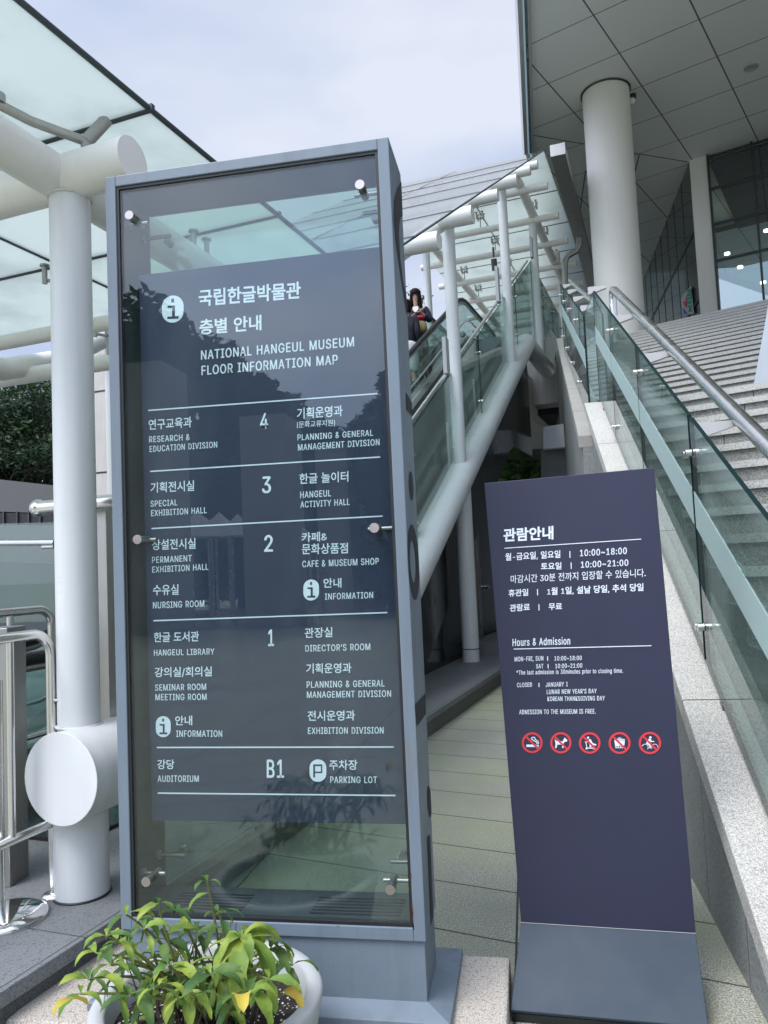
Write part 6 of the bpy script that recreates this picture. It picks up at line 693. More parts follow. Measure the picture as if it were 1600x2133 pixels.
for y0, y1 in ((.9, 2.45), (2.47, 3.865), (3.905, 5.345), (5.37, 6.70), (6.725, 7.80)):
    zb_ = lambda y: max(.25, zc(y)+.035) if y > 2 else .25
    pts = [(XG, y0, zb_(y0)), (XG, y1, zb_(y1)), (XG, y1, zt(y1)), (XG, y0, zt(y0))]
    zm = lambda y: zt(y)-.44; hb = .085
    p, bnd = pane(pts, th, sb, band=[(XG-.001, y0+.004, zm(y0)-hb), (XG-.001, y1-.004, zm(y1)-hb), (XG-.001, y1-.004, zm(y1)+hb), (XG-.001, y0+.004, zm(y0)+hb)])
    if abs(y0-2.47) < .01: first = bnd
for y in (2.46, 3.885, 5.357, 6.712):
    for dz in (-.18, -1.0): clamp(V((XG, y, zt(y)+dz)), sb)
# mirrored museum mark on the stripe: swirl seal and a line of lettering
mk = MB(); PG = lambda x, y: at_x(x, y, XG-.0025)
cx, cy = 1540, 1193
for p in arc(0, 0, .8, 1.0, -200, 130, 24): mk.poly([PG(cx+12*x+5*y, cy+24*y) for x, y in p])
for p in arc(.25, .35, .10, .62, -60, 110, 10): mk.poly([PG(cx+9*x+4*y, cy+22*y) for x, y in p])
text_mesh([("국립한글박물관", 1529, 1172, 1493, 1112, -13, .0)], PG, V((0, 0, 0)), None, None, 0, mk)
mk.build('stripe_lettering', 'bandtext', first)
# far line of glass and the return pane at the landing
fx = lambda y: .70+.028*(y-7.9); fz = lambda y: 3.95+.405*(y-7.9); fb = lambda y: 2.86+.38*(y-7.9)
for y0, y1 in ((7.92, 9.4), (9.43, 10.9), (10.93, 12.4), (12.43, 13.9)):
    pane([(fx(y0), y0, fb(y0)), (fx(y1), y1, fb(y1)), (fx(y1), y1, fz(y1)), (fx(y0), y0, fz(y0))], th, sb,
         band=[(fx(y)-.001, y, fz(y)-.45+s_) for y, s_ in ((y0+.01, -.09), (y1-.01, -.09), (y1-.01, .09), (y0+.01, .09))])
    clamp(V((fx(y1), y1+.01, fz(y1)-.2)), sb); clamp(V((fx(y1), y1+.01, fz(y1)-.95)), sb)
pane([(.705, 7.93, 2.95), (.80, 7.84, 3.06), (.80, 7.84, zt(7.8)), (.705, 7.93, 3.95)], V((.006, .012, 0)), sb)
hr = MB(); HX = 1.03; zh = lambda y: 1.974+.496*(y-3.49)
hp = [V((HX, y, zh(y))) for y in (.9, 3, 5, 8.0)]; e_ = hp[-1]
hr.tube(hp+[e_+V((0, .10, .035)), e_+V((0, .15, .02)), e_+V((0, .165, -.05)), e_+V((0, .165, -.50))], .038, 24); hr.build('handrail', 'steel', sb)
hr = MB(); hr.tube([V((fx(y)+.17, y, fz(y)+.05)) for y in (8.1, 11, 13.9)], .03, 18); hr.build('handrail', 'steel', sb)
for y in [at_x(x, y, HX-.03).y for x, y in ((1262, 612), (1318, 660), (1392, 742), (1528, 893))]+[2.55]:
    mb = MB(); z = zh(y)-.02; mb.prism([(XG+.02, y, z-.075), (HX-.02, y, z-.02), (HX-.02, y, z+.008), (XG+.02, y, z+.008)], (0, .05, 0)); mb.build('handrail_bracket', 'bracket', sb)
for y in (8.6, 10, 11.5, 13): 
    mb = MB(); z = fz(y); mb.prism([(fx(y)+.02, y, z-.03), (fx(y)+.15, y, z+.02), (fx(y)+.15, y, z+.045), (fx(y)+.02, y, z+.045)], (0, .04, 0)); mb.build('handrail_bracket', 'bracket', sb)
# white slanted board standing on the landing
b0, b1, b2_, b3 = at_y(1567, 818, 7.9), at_y(1640, 818, 7.6), at_y(1665, 560, 7.6), at_y(1614, 560, 7.9)
bw = MB(); bw.prism([b0, b1, b2_, b3], (.05, .12, 0)); tag(bw.build('notice_board', 'stele', bevel=.004), 'tall slanting white board standing on the stair landing', 'board')
#PART3
# ================================================================ museum building
ZC = 11.7
mu = thing('museum_building', 'museum block with grey panelled soffit, round column and dark glass front', 'building', (6, 20, 6.3))
mb = MB(); mb.prism([(.30, 3, ZC), (1.25, 44, ZC), (4.95, 44, ZC), (4.95, 29, ZC), (8.2, 29.4, ZC), (26, 22.3, ZC), (26, 3, ZC)], (0, 0, .4))
mb.build('soffit', 'soffit', mu)
ex = lambda y: .652+.0213*(y-13.86)
jl = MB()                                                   # the odd diagonal joints of the soffit
for a, b in (((1112, 282), (1217, 300)), ((1310, 317), (1432, 337)), ((1332, 322), (1314, 392)), ((1220, 355), (1205, 465))):
    p, q = at_z(*a, ZC-.004), at_z(*b, ZC-.004); d = (q-p).normalized(); n = V((-d.y, d.x, 0))*.014
    jl.poly([p+n, p-n, q-n, q+n])
jl.build('soffit_joint', 'mullion', mu)
fa = MB()
for o0, o1, z0, z1, m in ((-.235, -.15, ZC-.10, ZC+6, 0), (-.15, -.06, ZC-.02, ZC+6, 1), (-.06, .0, ZC-.09, ZC+.3, 0)):
    fa.hexa([(ex(2)+o0, 2, z0), (ex(2)+o1, 2, z0), (ex(44)+o1, 44, z0), (ex(44)+o0, 44, z0)], [(ex(2)+o0, 2, z1), (ex(2)+o1, 2, z1), (ex(44)+o1, 44, z1), (ex(44)+o0, 44, z1)], m)
fa.build('fascia', ['fascia', 'curtain'], mu)
cl = MB(); cc = (2.30, 17.15); cl.cyl((*cc, 3), (*cc, ZC), .50, 64); cl.build('column', 'bigcolumn', mu)
mb = MB(); mb.lathe((*cc, ZC-.03), [(.50, 0), (.535, 0), (.535, .026)], 64); mb.build('column_collar', 'mullion', mu)
K = V((4.78, 20.83, 0)); FA = R(-22); FD = V((math.cos(FA), math.sin(FA), 0)); FN = V((-math.sin(FA), math.cos(FA), 0))
def FP(x, y, o=0): d = ray(x, y); return CAM+d*((K-CAM).dot(FN)/d.dot(FN))+FN*o
def fu(P): return (P-K).dot(FD)
u0 = .42
ww = MB(); a = K+FD*u0; ww.obox(a+Z*6.28, FD*12, FN*.02, Z*(ZC-6.28)); ww.build('window_wall', 'curtain', mu)
mu_ = MB(); us = [fu(FP(1566, 300))+i*1.25 for i in range(-1, 8)]
us = [u0+.03]+[u for u in us if u > u0+.3]
for u in us: mu_.obox(K+FD*(u-.025)-FN*.08+Z*6.28, FD*.05, FN*.09, Z*(ZC-6.28))
zs = [FP(1510, y).z for y in (387, 462, 540)]
for zz in zs+[ZC-.09, 6.32]: mu_.obox(K+FD*u0-FN*.06+Z*(zz-.025), FD*12, FN*.07, Z*.05)
mu_.build('mullion', 'mullion', mu)
pp = MB(); pp.obox(K-FN*.03+Z*6.28, FD*u0, FN*.3, Z*(ZC-6.28)); pp.build('pilaster', 'bigcolumn', mu)
sw = MB(); sw.obox(K+Z*6.28, V((.014, .012, 0)), V((.17, 14, 0)), Z*(ZC-6.28)); sw.build('side_window_wall', 'curtainside', mu)
sm = MB()
for i in range(12): sm.obox(K+V((-.012+.0145*i, 1.2*i+.02, 6.28)), V((.012, 0, 0)), V((0, .03, 0)), Z*(ZC-6.28))
for zz in (8.0, 9.8): sm.obox(K+V((-.03, 0, zz)), V((.03, 0, 0)), V((.17, 14, 0)), Z*.03)
sm.build('mullion', 'frame_in', mu)
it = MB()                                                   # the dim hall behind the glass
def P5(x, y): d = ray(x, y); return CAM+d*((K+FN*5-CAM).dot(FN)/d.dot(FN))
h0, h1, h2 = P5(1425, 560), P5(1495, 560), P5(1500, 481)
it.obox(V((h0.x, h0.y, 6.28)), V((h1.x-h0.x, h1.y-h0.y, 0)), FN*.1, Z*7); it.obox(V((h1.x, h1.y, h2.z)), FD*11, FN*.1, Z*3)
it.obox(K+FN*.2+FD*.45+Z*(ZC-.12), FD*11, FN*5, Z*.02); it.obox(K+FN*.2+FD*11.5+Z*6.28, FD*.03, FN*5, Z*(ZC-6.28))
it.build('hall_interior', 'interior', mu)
for x, y in ((1523, 412), (1478, 493), (1515, 530), (1542, 558), (1597, 482), (1590, 590)):
    P = FP(x, y, 0); P = CAM+(P-CAM)*1.16; mb = MB(); mb.cyl(P, P+Z*.05, .075, 20); mb.build('downlight', 'lamp', mu)
P = at_z(1565, 140, ZC); mb = MB(); mb.lathe((P.x, P.y, ZC-.02), [(.15, .015), (.14, 0), (.12, .0), (.11, .012), (.001, .012)], 28); mb.build('ceiling_light', 'fascia', mu)
sc = thing('security_camera', 'small dome camera hanging from the soffit beside the round column', 'camera', at_z(1318, 197, ZC))
P = V(sc.location); mb = MB(); mb.cyl(P-Z*.0, P-Z*.09, .07, 20); mb.build('mount', 'mullion', sc)
mb = MB(); mb.ball(P-Z*.15+V((-.03, 0, 0)), .085, 16); mb.build('housing', 'bigcolumn', sc)
# flag-like poster on the side glass
ps = thing('poster', 'white poster with green fan and red and blue strokes on the dark side glass', 'poster', K+V((-.06, .8, 6.3)))
def PW(x, y): d = ray(x, y); n = V((1, -.0121, 0)); o = K+V((-.06, 0, 0)); return CAM+d*((o-CAM).dot(n)/d.dot(n))
mb = MB(); mb.prism([PW(1422, 658), PW(1445, 653), PW(1438, 596), PW(1419, 622)], (.02, 0, 0)); mb.build('sheet', 'stele', ps)
oo = V((-.012, 0, 0)); mb = MB()
for p in (((1433, 604), (1439, 600), (1440, 607), (1432, 612)), ((1431, 614), (1440, 609), (1441, 615), (1431, 619)), ((1431, 621), (1441, 617), (1441, 623), (1432, 625)), ((1432, 627), (1441, 625), (1442, 632), (1433, 634)), ((1433, 636), (1437, 636), (1443, 648), (1439, 649)), ((1440, 635), (1443, 635), (1437, 650), (1434, 650))): mb.poly([PW(x, y)+oo for x, y in p])
mb.build('green_fan', 'green', ps)
mb = MB()
for p in (((1424, 628), (1426, 625), (1430, 637), (1428, 640)), ((1429, 618), (1431, 617), (1432, 640), (1430, 642)), ((1424, 631), (1432, 627), (1432, 630), (1425, 634))): mb.poly([PW(x, y)+oo for x, y in p])
mb.build('red_stroke', 'red', ps)
mb = MB()
for p in (((1423, 641), (1432, 651), (1431, 655), (1423, 646)), ((1425, 648), (1427, 647), (1427, 656), (1425, 656))): mb.poly([PW(x, y)+oo for x, y in p])
mb.build('blue_stroke', 'blue', ps)

# ================================================================ escalator canopy: posts, pipes, glass roof
ca = thing('escalator_canopy', 'white tubular steel canopy with frosted glass roof climbing over the escalator', 'canopy', E(2.72, -2.5, .2))
def tb(name, path, r, mat='white', n=28): m = MB(); m.tube(path, r, n); return m.build(name, mat, ca)
zp = lambda s: 1.699+.5771*(s-8.464)                       # stringer centre
zr = lambda s: 3.7 if s < 5.27 else (3.7+.591*(s-5.27) if s < 15.54 else 9.77)   # roof glass
# near pole with its fat foot pipe
tb('post', [E(2.72, -2.5, .74), E(2.72, -2.5, 3.36)], .089, n=40)
tb('post_foot', [E(2.72, -2.5, .2), E(2.72, -2.5, .82)], .113, n=40)
tb('stringer_pipe', [E(2.535, -2.435, .735), E(5.6, -2.46, .70), E(7.0, -2.75, zp(7.0)), E(9, -2.75, zp(9)), E(15.92, -2.75, 6.0), E(18.62, -2.75, 6.02)], [.185, .19, .19, .19, .19, .19], n=44)
for s, z0, z1 in ((10.2, zp(10.2)+.1, zr(10.2)-.35), (14.2, zp(14.2)+.1, zr(14.2)-.35), (17.7, 6.1, 9.45), (22.2, 6.2, 9.45), (26.5, 6.2, 9.45)): tb('post', [E(s, -2.75, z0), E(s, -2.75, z1)], .088)
tb('post', [E(10.25, -2.75, .2), E(10.25, -2.75, zp(10.25)-.05)], .115)
for s in (2.72, 6.4, 10.2, 14.2, 17.7, 22.2): tb('post', [E(s, -5.35, .2 if s < 9 else max(.2, zp(s)-.3)), E(s, -5.35, zr(s)-.35)], .088)
for t in (-2.5, -5.35):
    tt = t if t < -3 else -2.72
    tb('eave_pipe', [E(1.55, t, 3.365), E(5.0, t if t < -3 else -2.62, 3.37), E(5.6, tt, zr(5.6)-.31), E(15.3, tt, zr(15.3)-.31), E(15.9, tt, 9.45), E(29, tt, 9.45)], .098, 'cream')
tb('cross_beam', [E(2.70, -2.13, 3.365), E(2.70, -8.4, 3.365)], .10, 'cream')
tb('cross_beam', [E(4.4, -2.9, 3.36), E(4.4, -9, 3.36)], .055, 'cream'); tb('cross_beam', [E(5.25, -2.75, 3.37), E(5.25, -9, 3.37)], .07, 'cream')
for s, r in ((7.78, .10), (9.4, .115), (11.1, .09), (12.8, .105), (14.3, .09), (15.28, .085)): tb('cross_beam', [E(s, -2.2, zr(s)-.22), E(s, -5.95, zr(s)-.22)], r, 'cream')
for s in (16.1, 17.65, 19.2, 20.8, 22.4, 24.0, 25.6): tb('cross_beam', [E(s, -2.14, 9.32), E(s, -5.95, 9.32)], .078, 'cream')
# glass: near level field, clear sloping field, upper level field
def roofpane(s0, s1, t0, t1, mat):
    m = MB(); g_ = .010
    m.hexa([E(s0+g_, t0, zr(s0)), E(s1-g_, t0, zr(s1)), E(s1-g_, t1, zr(s1)), E(s0+g_, t1, zr(s0))], [E(s0+g_, t0, zr(s0)+.018), E(s1-g_, t0, zr(s1)+.018), E(s1-g_, t1, zr(s1)+.018), E(s0+g_, t1, zr(s0)+.018)], 0)
    return m.build('roof_glass', mat, ca)
ss_ = [1.6, 2.88, 4.1, 5.27]
for i in range(3):
    for t0, t1 in ((-3.85, -2.17), (-5.6, -3.87), (-7.4, -5.62), (-9.2, -7.42)): roofpane(ss_[i], ss_[i+1], t0, t1, 'roof')
n_ = 7
for i in range(n_):
    s0 = 5.27+(15.54-5.27)*i/n_; s1 = 5.27+(15.54-5.27)*(i+1)/n_
    for t0, t1 in ((-3.95, -2.15), (-5.95, -3.97)): roofpane(s0+.001, s1-.001, t0, t1, 'roof' if i < 0 else 'clearroof')
for i in range(8):
    for t0, t1 in ((-3.95, -2.10), (-5.95, -3.97)): roofpane(15.55+1.8*i, 15.55+1.8*(i+1), t0, t1, 'roof')
sl_ = MB()
for s in ss_[1:3]: sl_.hexa([E(s-.012, -9.2, 3.692), E(s+.012, -9.2, 3.692), E(s+.012, -2.15, 3.692), E(s-.012, -2.15, 3.692)], [E(s-.012, -9.2, 3.722), E(s+.012, -9.2, 3.722), E(s+.012, -2.15, 3.722), E(s-.012, -2.15, 3.722)])
for t in (-3.86, -5.61, -7.41): sl_.hexa([E(1.6, t-.009, 3.692), E(5.2, t-.009, 3.692), E(5.2, t+.009, 3.692), E(1.6, t+.009, 3.692)], [E(1.6, t-.009, 3.722), E(5.2, t-.009, 3.722), E(5.2, t+.009, 3.722), E(1.6, t+.009, 3.722)])
for i in range(1, n_): s = 5.27+(15.54-5.27)*i/n_; sl_.tube([E(s, -5.95, zr(s)+.02), E(s, -2.15, zr(s)+.02)], .012, 6)
for i in range(1, 8): s = 15.55+1.8*i; sl_.tube([E(s, -5.95, zr(s)-.0), E(s, -2.1, zr(s)-.0)], .013, 6)
for t in (-3.96,): sl_.tube([E(5.27, t, 3.71), E(15.54, t, 9.78), E(29.5, t, 9.77)], .012, 6)
sl_.build('glazing_seal', 'frame_in', ca)
tb('eave_trim', [E(1.6, -2.17, 3.705), E(5.27, -2.17, 3.705), E(15.54, -2.15, 9.775)], .014, 'frame_in', 8)
def spider(P, h, arms=True):
    m = MB(); m.cyl(P, P+Z*h, .014, 8)
    for a in range(4):
        d = V((math.cos(a*math.pi/2+.6), math.sin(a*math.pi/2+.6), 0))
        if arms: m.tube([P+Z*h*.55, P+d*.10+Z*h*.6], .013, 8)
        m.cyl(P+d*.10+Z*h*.5, P+d*.10+Z*h*.95, .018, 8); m.cyl(P+d*.10+Z*h*.93, P+d*.10+Z*(h*.93+.012), .032, 12)
    m.build('glass_fitting', 'satin', ca)
m = MB(); m.cyl(E(2.80, -2.47, 3.44), E(2.80, -2.47, 3.60), .026, 16); m.cyl(E(2.80, -2.47, 3.58), E(2.86, -2.40, 3.70), .03, 16); m.tube([E(2.80, -2.47, 3.58), E(2.62, -2.62, 3.62), E(2.5, -2.7, 3.66)], .022, 12); m.cyl(E(2.5, -2.7, 3.66), E(2.5, -2.7, 3.70), .04, 16); m.build('glass_fitting', 'satin', ca)
spider(E(4.1, -3.86, 3.42), .28); spider(E(4.1, -2.8, 3.42), .28); spider(E(5.2, -4.4, 3.42), .28); spider(E(4.2, -5.6, 3.42), .28)
for s in (17.65, 19.2, 20.8, 22.4):
    for t in (-2.7, -3.96, -5.2): spider(E(s, t, 9.42), .35)
for s in (9.0, 12.5, 14.2): spider(E(s, -3.96, zr(s)-.38), .36)
# dark gutter under the upper roof edge and its downpipe
g0, g1 = at_z(1147, 327, 9.72), at_z(1240, 655, 9.72); gd = (g1-g0); gs = V((gd.y, -gd.x, 0)).normalized()
m = MB(); m.obox(g0, gd, gs*.30, Z*.24, 0); m.build('gutter', 'satin', ca)
m = MB(); m.obox(g0-gd.normalized()*.012, gd.normalized()*.012, gs*.30, Z*.24, 0); m.build('gutter_end', 'white', ca)
q0, q1, q2, q3 = at_z(1207, 495, 9.6), at_z(1203, 520, 9.3), at_z(1176, 556, 8.75), at_z(1180, 600, 8.2)
m = MB(); dp = [q0, q0-Z*.25, q0-Z*.4+(q2-q1)*.15]; Y = q0.y
P_ = [at_y(1207, 496, Y), at_y(1206, 510, Y), at_y(1201, 523, Y), at_y(1183, 533, Y), at_y(1177, 545, Y), at_y(1177, 620, Y), at_y(1180, 690, Y)]
m.tube(P_, .075, 16); m.build('downpipe', 'satin', ca)
for (xa, ya, xb, yb) in ((924, 716, 936, 778), (1034, 574, 1043, 628), (1105, 508, 1110, 535)):
    a = at_t(xa, yb, -2.72); b = at_t(xb, ya, -2.72); m = MB(); h = b.z-a.z; m.obox(a, ER*.05, EE*.14, Z*h); m.build('lamp_box', 'fascia', ca)
m = MB(); P = at_t(1029, 546, -2.9); m.cyl(P+Z*.10, P+Z*.28, .02, 8); m.cyl(P+Z*.06, P-Z*.14+EE*.05, .055, 14); m.build('camera', 'mullion', ca)
m = MB(); P = at_t(1150, 525, -2.72); m.obox(P, ER*.18, EE*.2, -Z*.3); m.build('speaker', 'offwhite', ca)

# ================================================================ outer guard glass along the stringer
gg = thing('glass_guardrail', 'green glass guard panels with steel rail along the sloping white pipe', 'railing', E(8, -2.66, 1.5))
js = [4.6, 6.35] + [st(at_t(x, y, -2.66))[0] for x, y in ((883, 970), (964, 830), (1015, 745), (1087, 620))] + [17.35]
js = sorted(js)
zg = lambda s: zp(s)+1.45 if s < 17.3 else zp(17.3)+1.45
zpb = lambda s: min(zp(s), 6.0)+.19
TG = -2.80
for i in range(len(js)-1):
    a, b = js[i]+.012, js[i+1]-.012
    if i == 0: continue
    pane([E(a, TG, zpb(a)), E(b, TG, zpb(b)), E(b, TG, zg(b)), E(a, TG, zg(a))], ER*.014, gg)
    if i < len(js)-1:
        for dz in (-.28, -1.05): clamp(E(js[i], TG, zg(js[i])+dz), gg, ER)
for a, b in ((17.37, 18.9), (18.92, 20.4), (20.42, 22.0)):
    pane([E(a, TG, 6.02), E(b, TG, 6.02), E(b, TG, 8.28), E(a, TG, 8.28)], ER*.014, gg)
    for dz in (-.3, -1.7): clamp(E(b+.01, TG, 8.28+dz), gg, ER)
m = MB(); m.tube([E(6.4, TG-.06, zg(6.4)+.01), E(17.3, TG-.06, zg(17.3)+.01)], .028, 14); m.build('top_rail', 'steel', gg)
m = MB()
for s in js[1:-1]: m.obox(E(s-.05, TG-.10, zpb(s)-.05), EE*.06, ER*.02, Z*.62)
m.build('panel_stay', 'fascia', gg)

# ================================================================ escalators
LZ = 5.95
def ez(s): return min(max(.2, 4.95+.577*(s-13.1)), LZ)
def epath(s0, s1, dz, n=60):
    out_ = []
    for i in range(n+1):
        s = s0+(s1-s0)*i/n; z = sum(ez(s+k*.09) for k in range(-4, 5))/9; out_.append((s, z+dz))
    return out_
def escalator(tn, tf, label):
    es = thing('escalator', label, 'escalator', E(5, (tn+tf)/2, .2), 'escalators under the glass canopy')
    for t in (tn, tf):
        pth = epath(3.0, 17.6, .87); m = MB(); P = [E(s, t, z) for s, z in pth]
        nw = [E(3.0-.28*math.sin(a), t, pth[0][1]-.33+.33*math.cos(a)) for a in [math.pi*i/10 for i in range(10, 0, -1)]]
        ne = [E(17.6+.28*math.sin(a), t, pth[-1][1]-.33+.33*math.cos(a)) for a in [math.pi*i/10 for i in range(1, 11)]]
        m.tube(nw+P+ne, .042, 12, capm=0); m.build('handrail', 'rubber', es)
        m = MB(); m.tube([p-Z*.055 for p in P], .026, 10); m.build('handrail_track', 'satin', es)
        m = MB(); lo = epath(3.0, 17.6, .12); n = len(lo)
        vs = [E(s, t-.006, z) for s, z in lo]+[E(s, t-.006, z-.07) for s, z in pth]
        vs += [v+ER*.012 for v in vs]; fs = []
        for i in range(n-1): fs += [(i, i+1, n+i+1, n+i), (2*n+i+1, 2*n+i, 3*n+i, 3*n+i+1)]
        m.add(vs, fs); m.build('balustrade_panel', 'guard', es)
        m = MB(); dk = epath(2.6, 18, .10); vs = []
        for s, z in dk: vs += [E(s, t-.12, z), E(s, t+.12, z), E(s, t+.12, z-.16), E(s, t-.12, z-.16)]
        fs = []
        for i in range(len(dk)-1):
            for k in range(4): fs.append((4*i+k, 4*i+(k+1) % 4, 4*i+4+(k+1) % 4, 4*i+4+k))
        m.add(vs, fs); m.build('deck', 'satin', es)
        m = MB(); m.tube([E(s, t+.10, z+.32) for s, z in dk[2:-2]], .018, 8); m.build('trim_rail', 'steel', es)
    m = MB(); s = 4.95
    while s < 15.1:
        a = ez(s); m.obox(E(s, min(tn, tf)+.14, a-.2), EE*.40, ER*(abs(tn-tf)-.28), Z*.2); s += .40/1.0
    m.build('step', 'frame_in', es)
    return es
e1 = escalator(-3.8, -4.75, 'escalator carrying the two people up under the glass canopy')
tr_ = MB(); lo = epath(3.2, 17.05, -2.2, 40); hi = epath(3.2, 17.05, .02, 40); vs = []
for (s, a), (_, b) in zip(lo, hi): vs += [E(s, -2.95, max(a, .0)), E(s, -2.95, b), E(s, -5.2, b), E(s, -5.2, max(a, .0))]
fs = []
for i in range(len(lo)-1):
    for k in range(4): fs.append((4*i+k, 4*i+(k+1) % 4, 4*i+4+(k+1) % 4, 4*i+4+k))
tr_.add(vs, fs+[(0, 1, 2, 3), (len(vs)-4, len(vs)-1, len(vs)-2, len(vs)-3)]); tr_.build('truss_cladding', 'blackpanel', e1)
stk = MB(); 
def PT(x, y, t=-3.66): return at_t(x, y, t)
stk.poly([PT(887, 790), PT(900, 772), PT(902, 755), PT(888, 775)]); so_ = stk.build('warning_sticker', 'rubber', e1)
stk = MB(); 
for i in range(14):
    a, b = 2*math.pi*i/14, 2*math.pi*(i+1)/14; stk.poly([PT(891+r*2.6*math.cos(q)*.9, 777+r*5*math.sin(q), -3.65) for r, q in ((1, a), (1, b), (.6, b), (.6, a))])
stk.build('prohibition_mark', 'pink', so_)
# dark glazed room under the escalator
rm = thing('under_room', 'black glazed room with a steel door tucked under the sloping escalator', 'room', E(9, -2.97, 0))
xe = st(at_t(1037, 1300, -3.0))[0]
m = MB(); prof = [E(3.5, -3.0, 0), E(xe, -3.0, 0)]+[E(s, -3.0, max(.05, ez(s)-2.22)) for s in (xe, 11, 9.5, 8, 6.8, 5.2, 3.5)]
m.prism(prof, -ER*2.0); m.build('glazed_wall', 'blackpanel', rm)
m = MB()
for s in (xe-1.2, xe-.05): m.obox(E(s, -3.0, .2), EE*.07, ER*.03, Z*2.2)
m.obox(E(xe-1.2, -3.0, 2.4), EE*1.2, ER*.03, Z*.06); m.build('door_frame', 'satin', rm)
P = at_t(1014, 1222, -2.95); m = MB(); m.cyl(P-ER*.04, P+ER*.03, .03, 14); m.build('door_handle', 'steel', rm)
m = MB(); m.obox(E(11.0, -2.98, .2), EE*6, ER*.42, Z*.17, 0); struct(m.build('step_platform', ['platform'], bevel=.004))

lf_ = MB(); lf_.obox(E(17.6, -6.3, 4.85), EE*7, ER*3.15, Z*1.05); tag(lf_.build('landing_floor', 'concrete'), 'concrete floor slab at the head of the escalators', 'floor slab')
# concrete beam carrying the upper landing, things below the landing
cb = MB(); Yb = 19.0; p = [at_y(x, y, Yb) for x, y in ((1098, 846), (1166, 838), (1160, 700), (1098, 712))]; cb.prism(p, (.2, 3.5, 0))
tag(cb.build('concrete_beam', 'concrete', bevel=.01), 'pale concrete beam end that the white pipe rests on', 'beam')
ul = MB(); ul.prism([at_y(x, y, 19.6) for x, y in ((1040, 850), (1164, 842), (1164, 862), (1040, 872))], (0, 4, 0)); tag(ul.build('landing_slab', 'dark'), 'dark slab edge under the concrete beam', 'slab')
sfp = MB(); sfp.prism([at_y(x, y, 21) for x, y in ((1040, 905), (1150, 902), (1135, 868), (1075, 872))], (0, .3, 0)); tag(sfp.build('bulkhead', 'concrete'), 'brownish sloping bulkhead hanging below the upper landing', 'bulkhead')
bd = thing('service_building', 'low dark roofed building seen through the gap under the landing', 'building', at_y(1090, 945, 24))
for ya_, yb_, mt in ((905, 918, 'fascia'), (918, 932, 'mirror'), (932, 944, 'roofdark')):
    m = MB(); m.prism([at_y(x, y, 24) for x, y in ((1040, yb_+1.5), (1150, yb_), (1150, ya_), (1040, ya_+1.5))], (0, 2, 0)); m.build('roof_edge' if mt != 'mirror' else 'window_strip', mt, bd)
lw = MB(); lw.prism([at_y(x, y, 17) for x, y in ((1127, 1020), (1230, 1020), (1230, 930), (1127, 936))], (.1, 3, 0)); tag(lw.build('stone_wall', 'wall'), 'low grey block wall under the landing beside the shrubs', 'wall')
bx = MB(); bx.prism([at_y(x, y, 16.8) for x, y in ((1132, 935), (1190, 931), (1190, 880), (1132, 889))], (.1, 2, 0)); tag(bx.build('cabinet', 'tent', bevel=.01), 'pale box cabinet standing on the low grey wall', 'cabinet')
m = MB()
for i in range(8):
    x = 1137+i*3.6; a, b = at_y(x, 690+i*3.2, 20), at_y(x, 716+i*1.0, 20); m.cyl(b, at_y(x, 672+i*5.5, 20), .022, 8)
m.tube([at_y(1135, 672, 20), at_y(1165, 712, 20)], .03, 8)
tag(m.build('railing', 'satin'), 'grey barred railing at the end of the upper landing', 'railing')

# ================================================================ platform furniture beside the pole
rl = thing('queue_railing', 'stainless tube railing with rounded corner standing before the white pole', 'railing', at_z(108, 1872, .2))
tr0 = -2.595; B0 = at_z(108, 1868, .2); s0 = st(B0)[0]
m = MB(); c_ = [E(s0, tr0, .2), E(s0, tr0, 1.22)]+[E(s0-.10+.10*math.cos(a), tr0, 1.22+.10*math.sin(a)) for a in [math.pi/2*i/8 for i in range(1, 9)]]+[E(s0-.9, tr0, 1.32), E(s0-1.8, tr0, 1.32)]
m.tube(c_, .022, 22); m.build('frame_tube', 'steel', rl)
lo_z = at_t(100, 1718, tr0).z
m = MB(); m.tube([E(s0-.02, tr0, lo_z), E(s0-1.8, tr0, lo_z)], .020, 18); m.build('lower_rail', 'steel', rl)
for ds in (.22, .62, 1.02): m = MB(); m.tube([E(s0-ds, tr0, lo_z), E(s0-ds, tr0, 1.31)], .016, 16); m.build('baluster', 'steel', rl)
m = MB(); m.lathe(tuple(E(s0, tr0, .2)), [(.05, 0), (.052, .012), (.040, .022), (.024, .026)], 28); m.build('foot_flange', 'steel', rl)
m = MB(); m.tube([E(s0, tr0, 1.03), E(2.64, -2.5, 1.03)], .008, 10); m.build('pole_tie', 'steel', rl)
M['rust'] = flat('rust', (.12, .045, .018), .9, 0, .4, 40); M['bead'] = painted('weld_and_gap_ring', (.66, .66, .64), .5, .5, (.30, .24, .18))
def ring(c, r, ax, rr=.007, mat='bead', n=40):
    a = ax.cross(Z) if abs(ax.z) < .9 else V((1, 0, 0)); a.normalize(); b = ax.cross(a).normalized(); m = MB(); m.tube([c+(a*math.cos(2*math.pi*i/n)+b*math.sin(2*math.pi*i/n))*r for i in range(n+1)], rr, 6, caps=False); m.build('weld_and_gap_ring', mat, ca)
ring(E(2.72, -2.5, .915), .093, Z); ring(E(2.72, -2.5, .555), .116, Z); ring(E(2.72, -2.5, .203), .115, Z, .006, 'rubber'); ring(E(2.72, -2.5, 3.275), .092, Z); ring(E(10.25, -2.75, .372), .117, Z, .006, 'rubber')  # dark rings paint the shaded gap at the post feet; others are welds
ring(E(2.538, -2.435, .735), .186, (E(5.6, -2.46, .70)-E(2.535, -2.435, .735)).normalized(), .003)
m = MB(); c_t = at_t(133, 1398, -2.5); dq = (CAM-c_t); dq.z = 0; dq.normalize(); c_t = V((E(2.72, -2.5, 0).x, E(2.72, -2.5, 0).y, c_t.z))+dq*.0885+ER*-.02
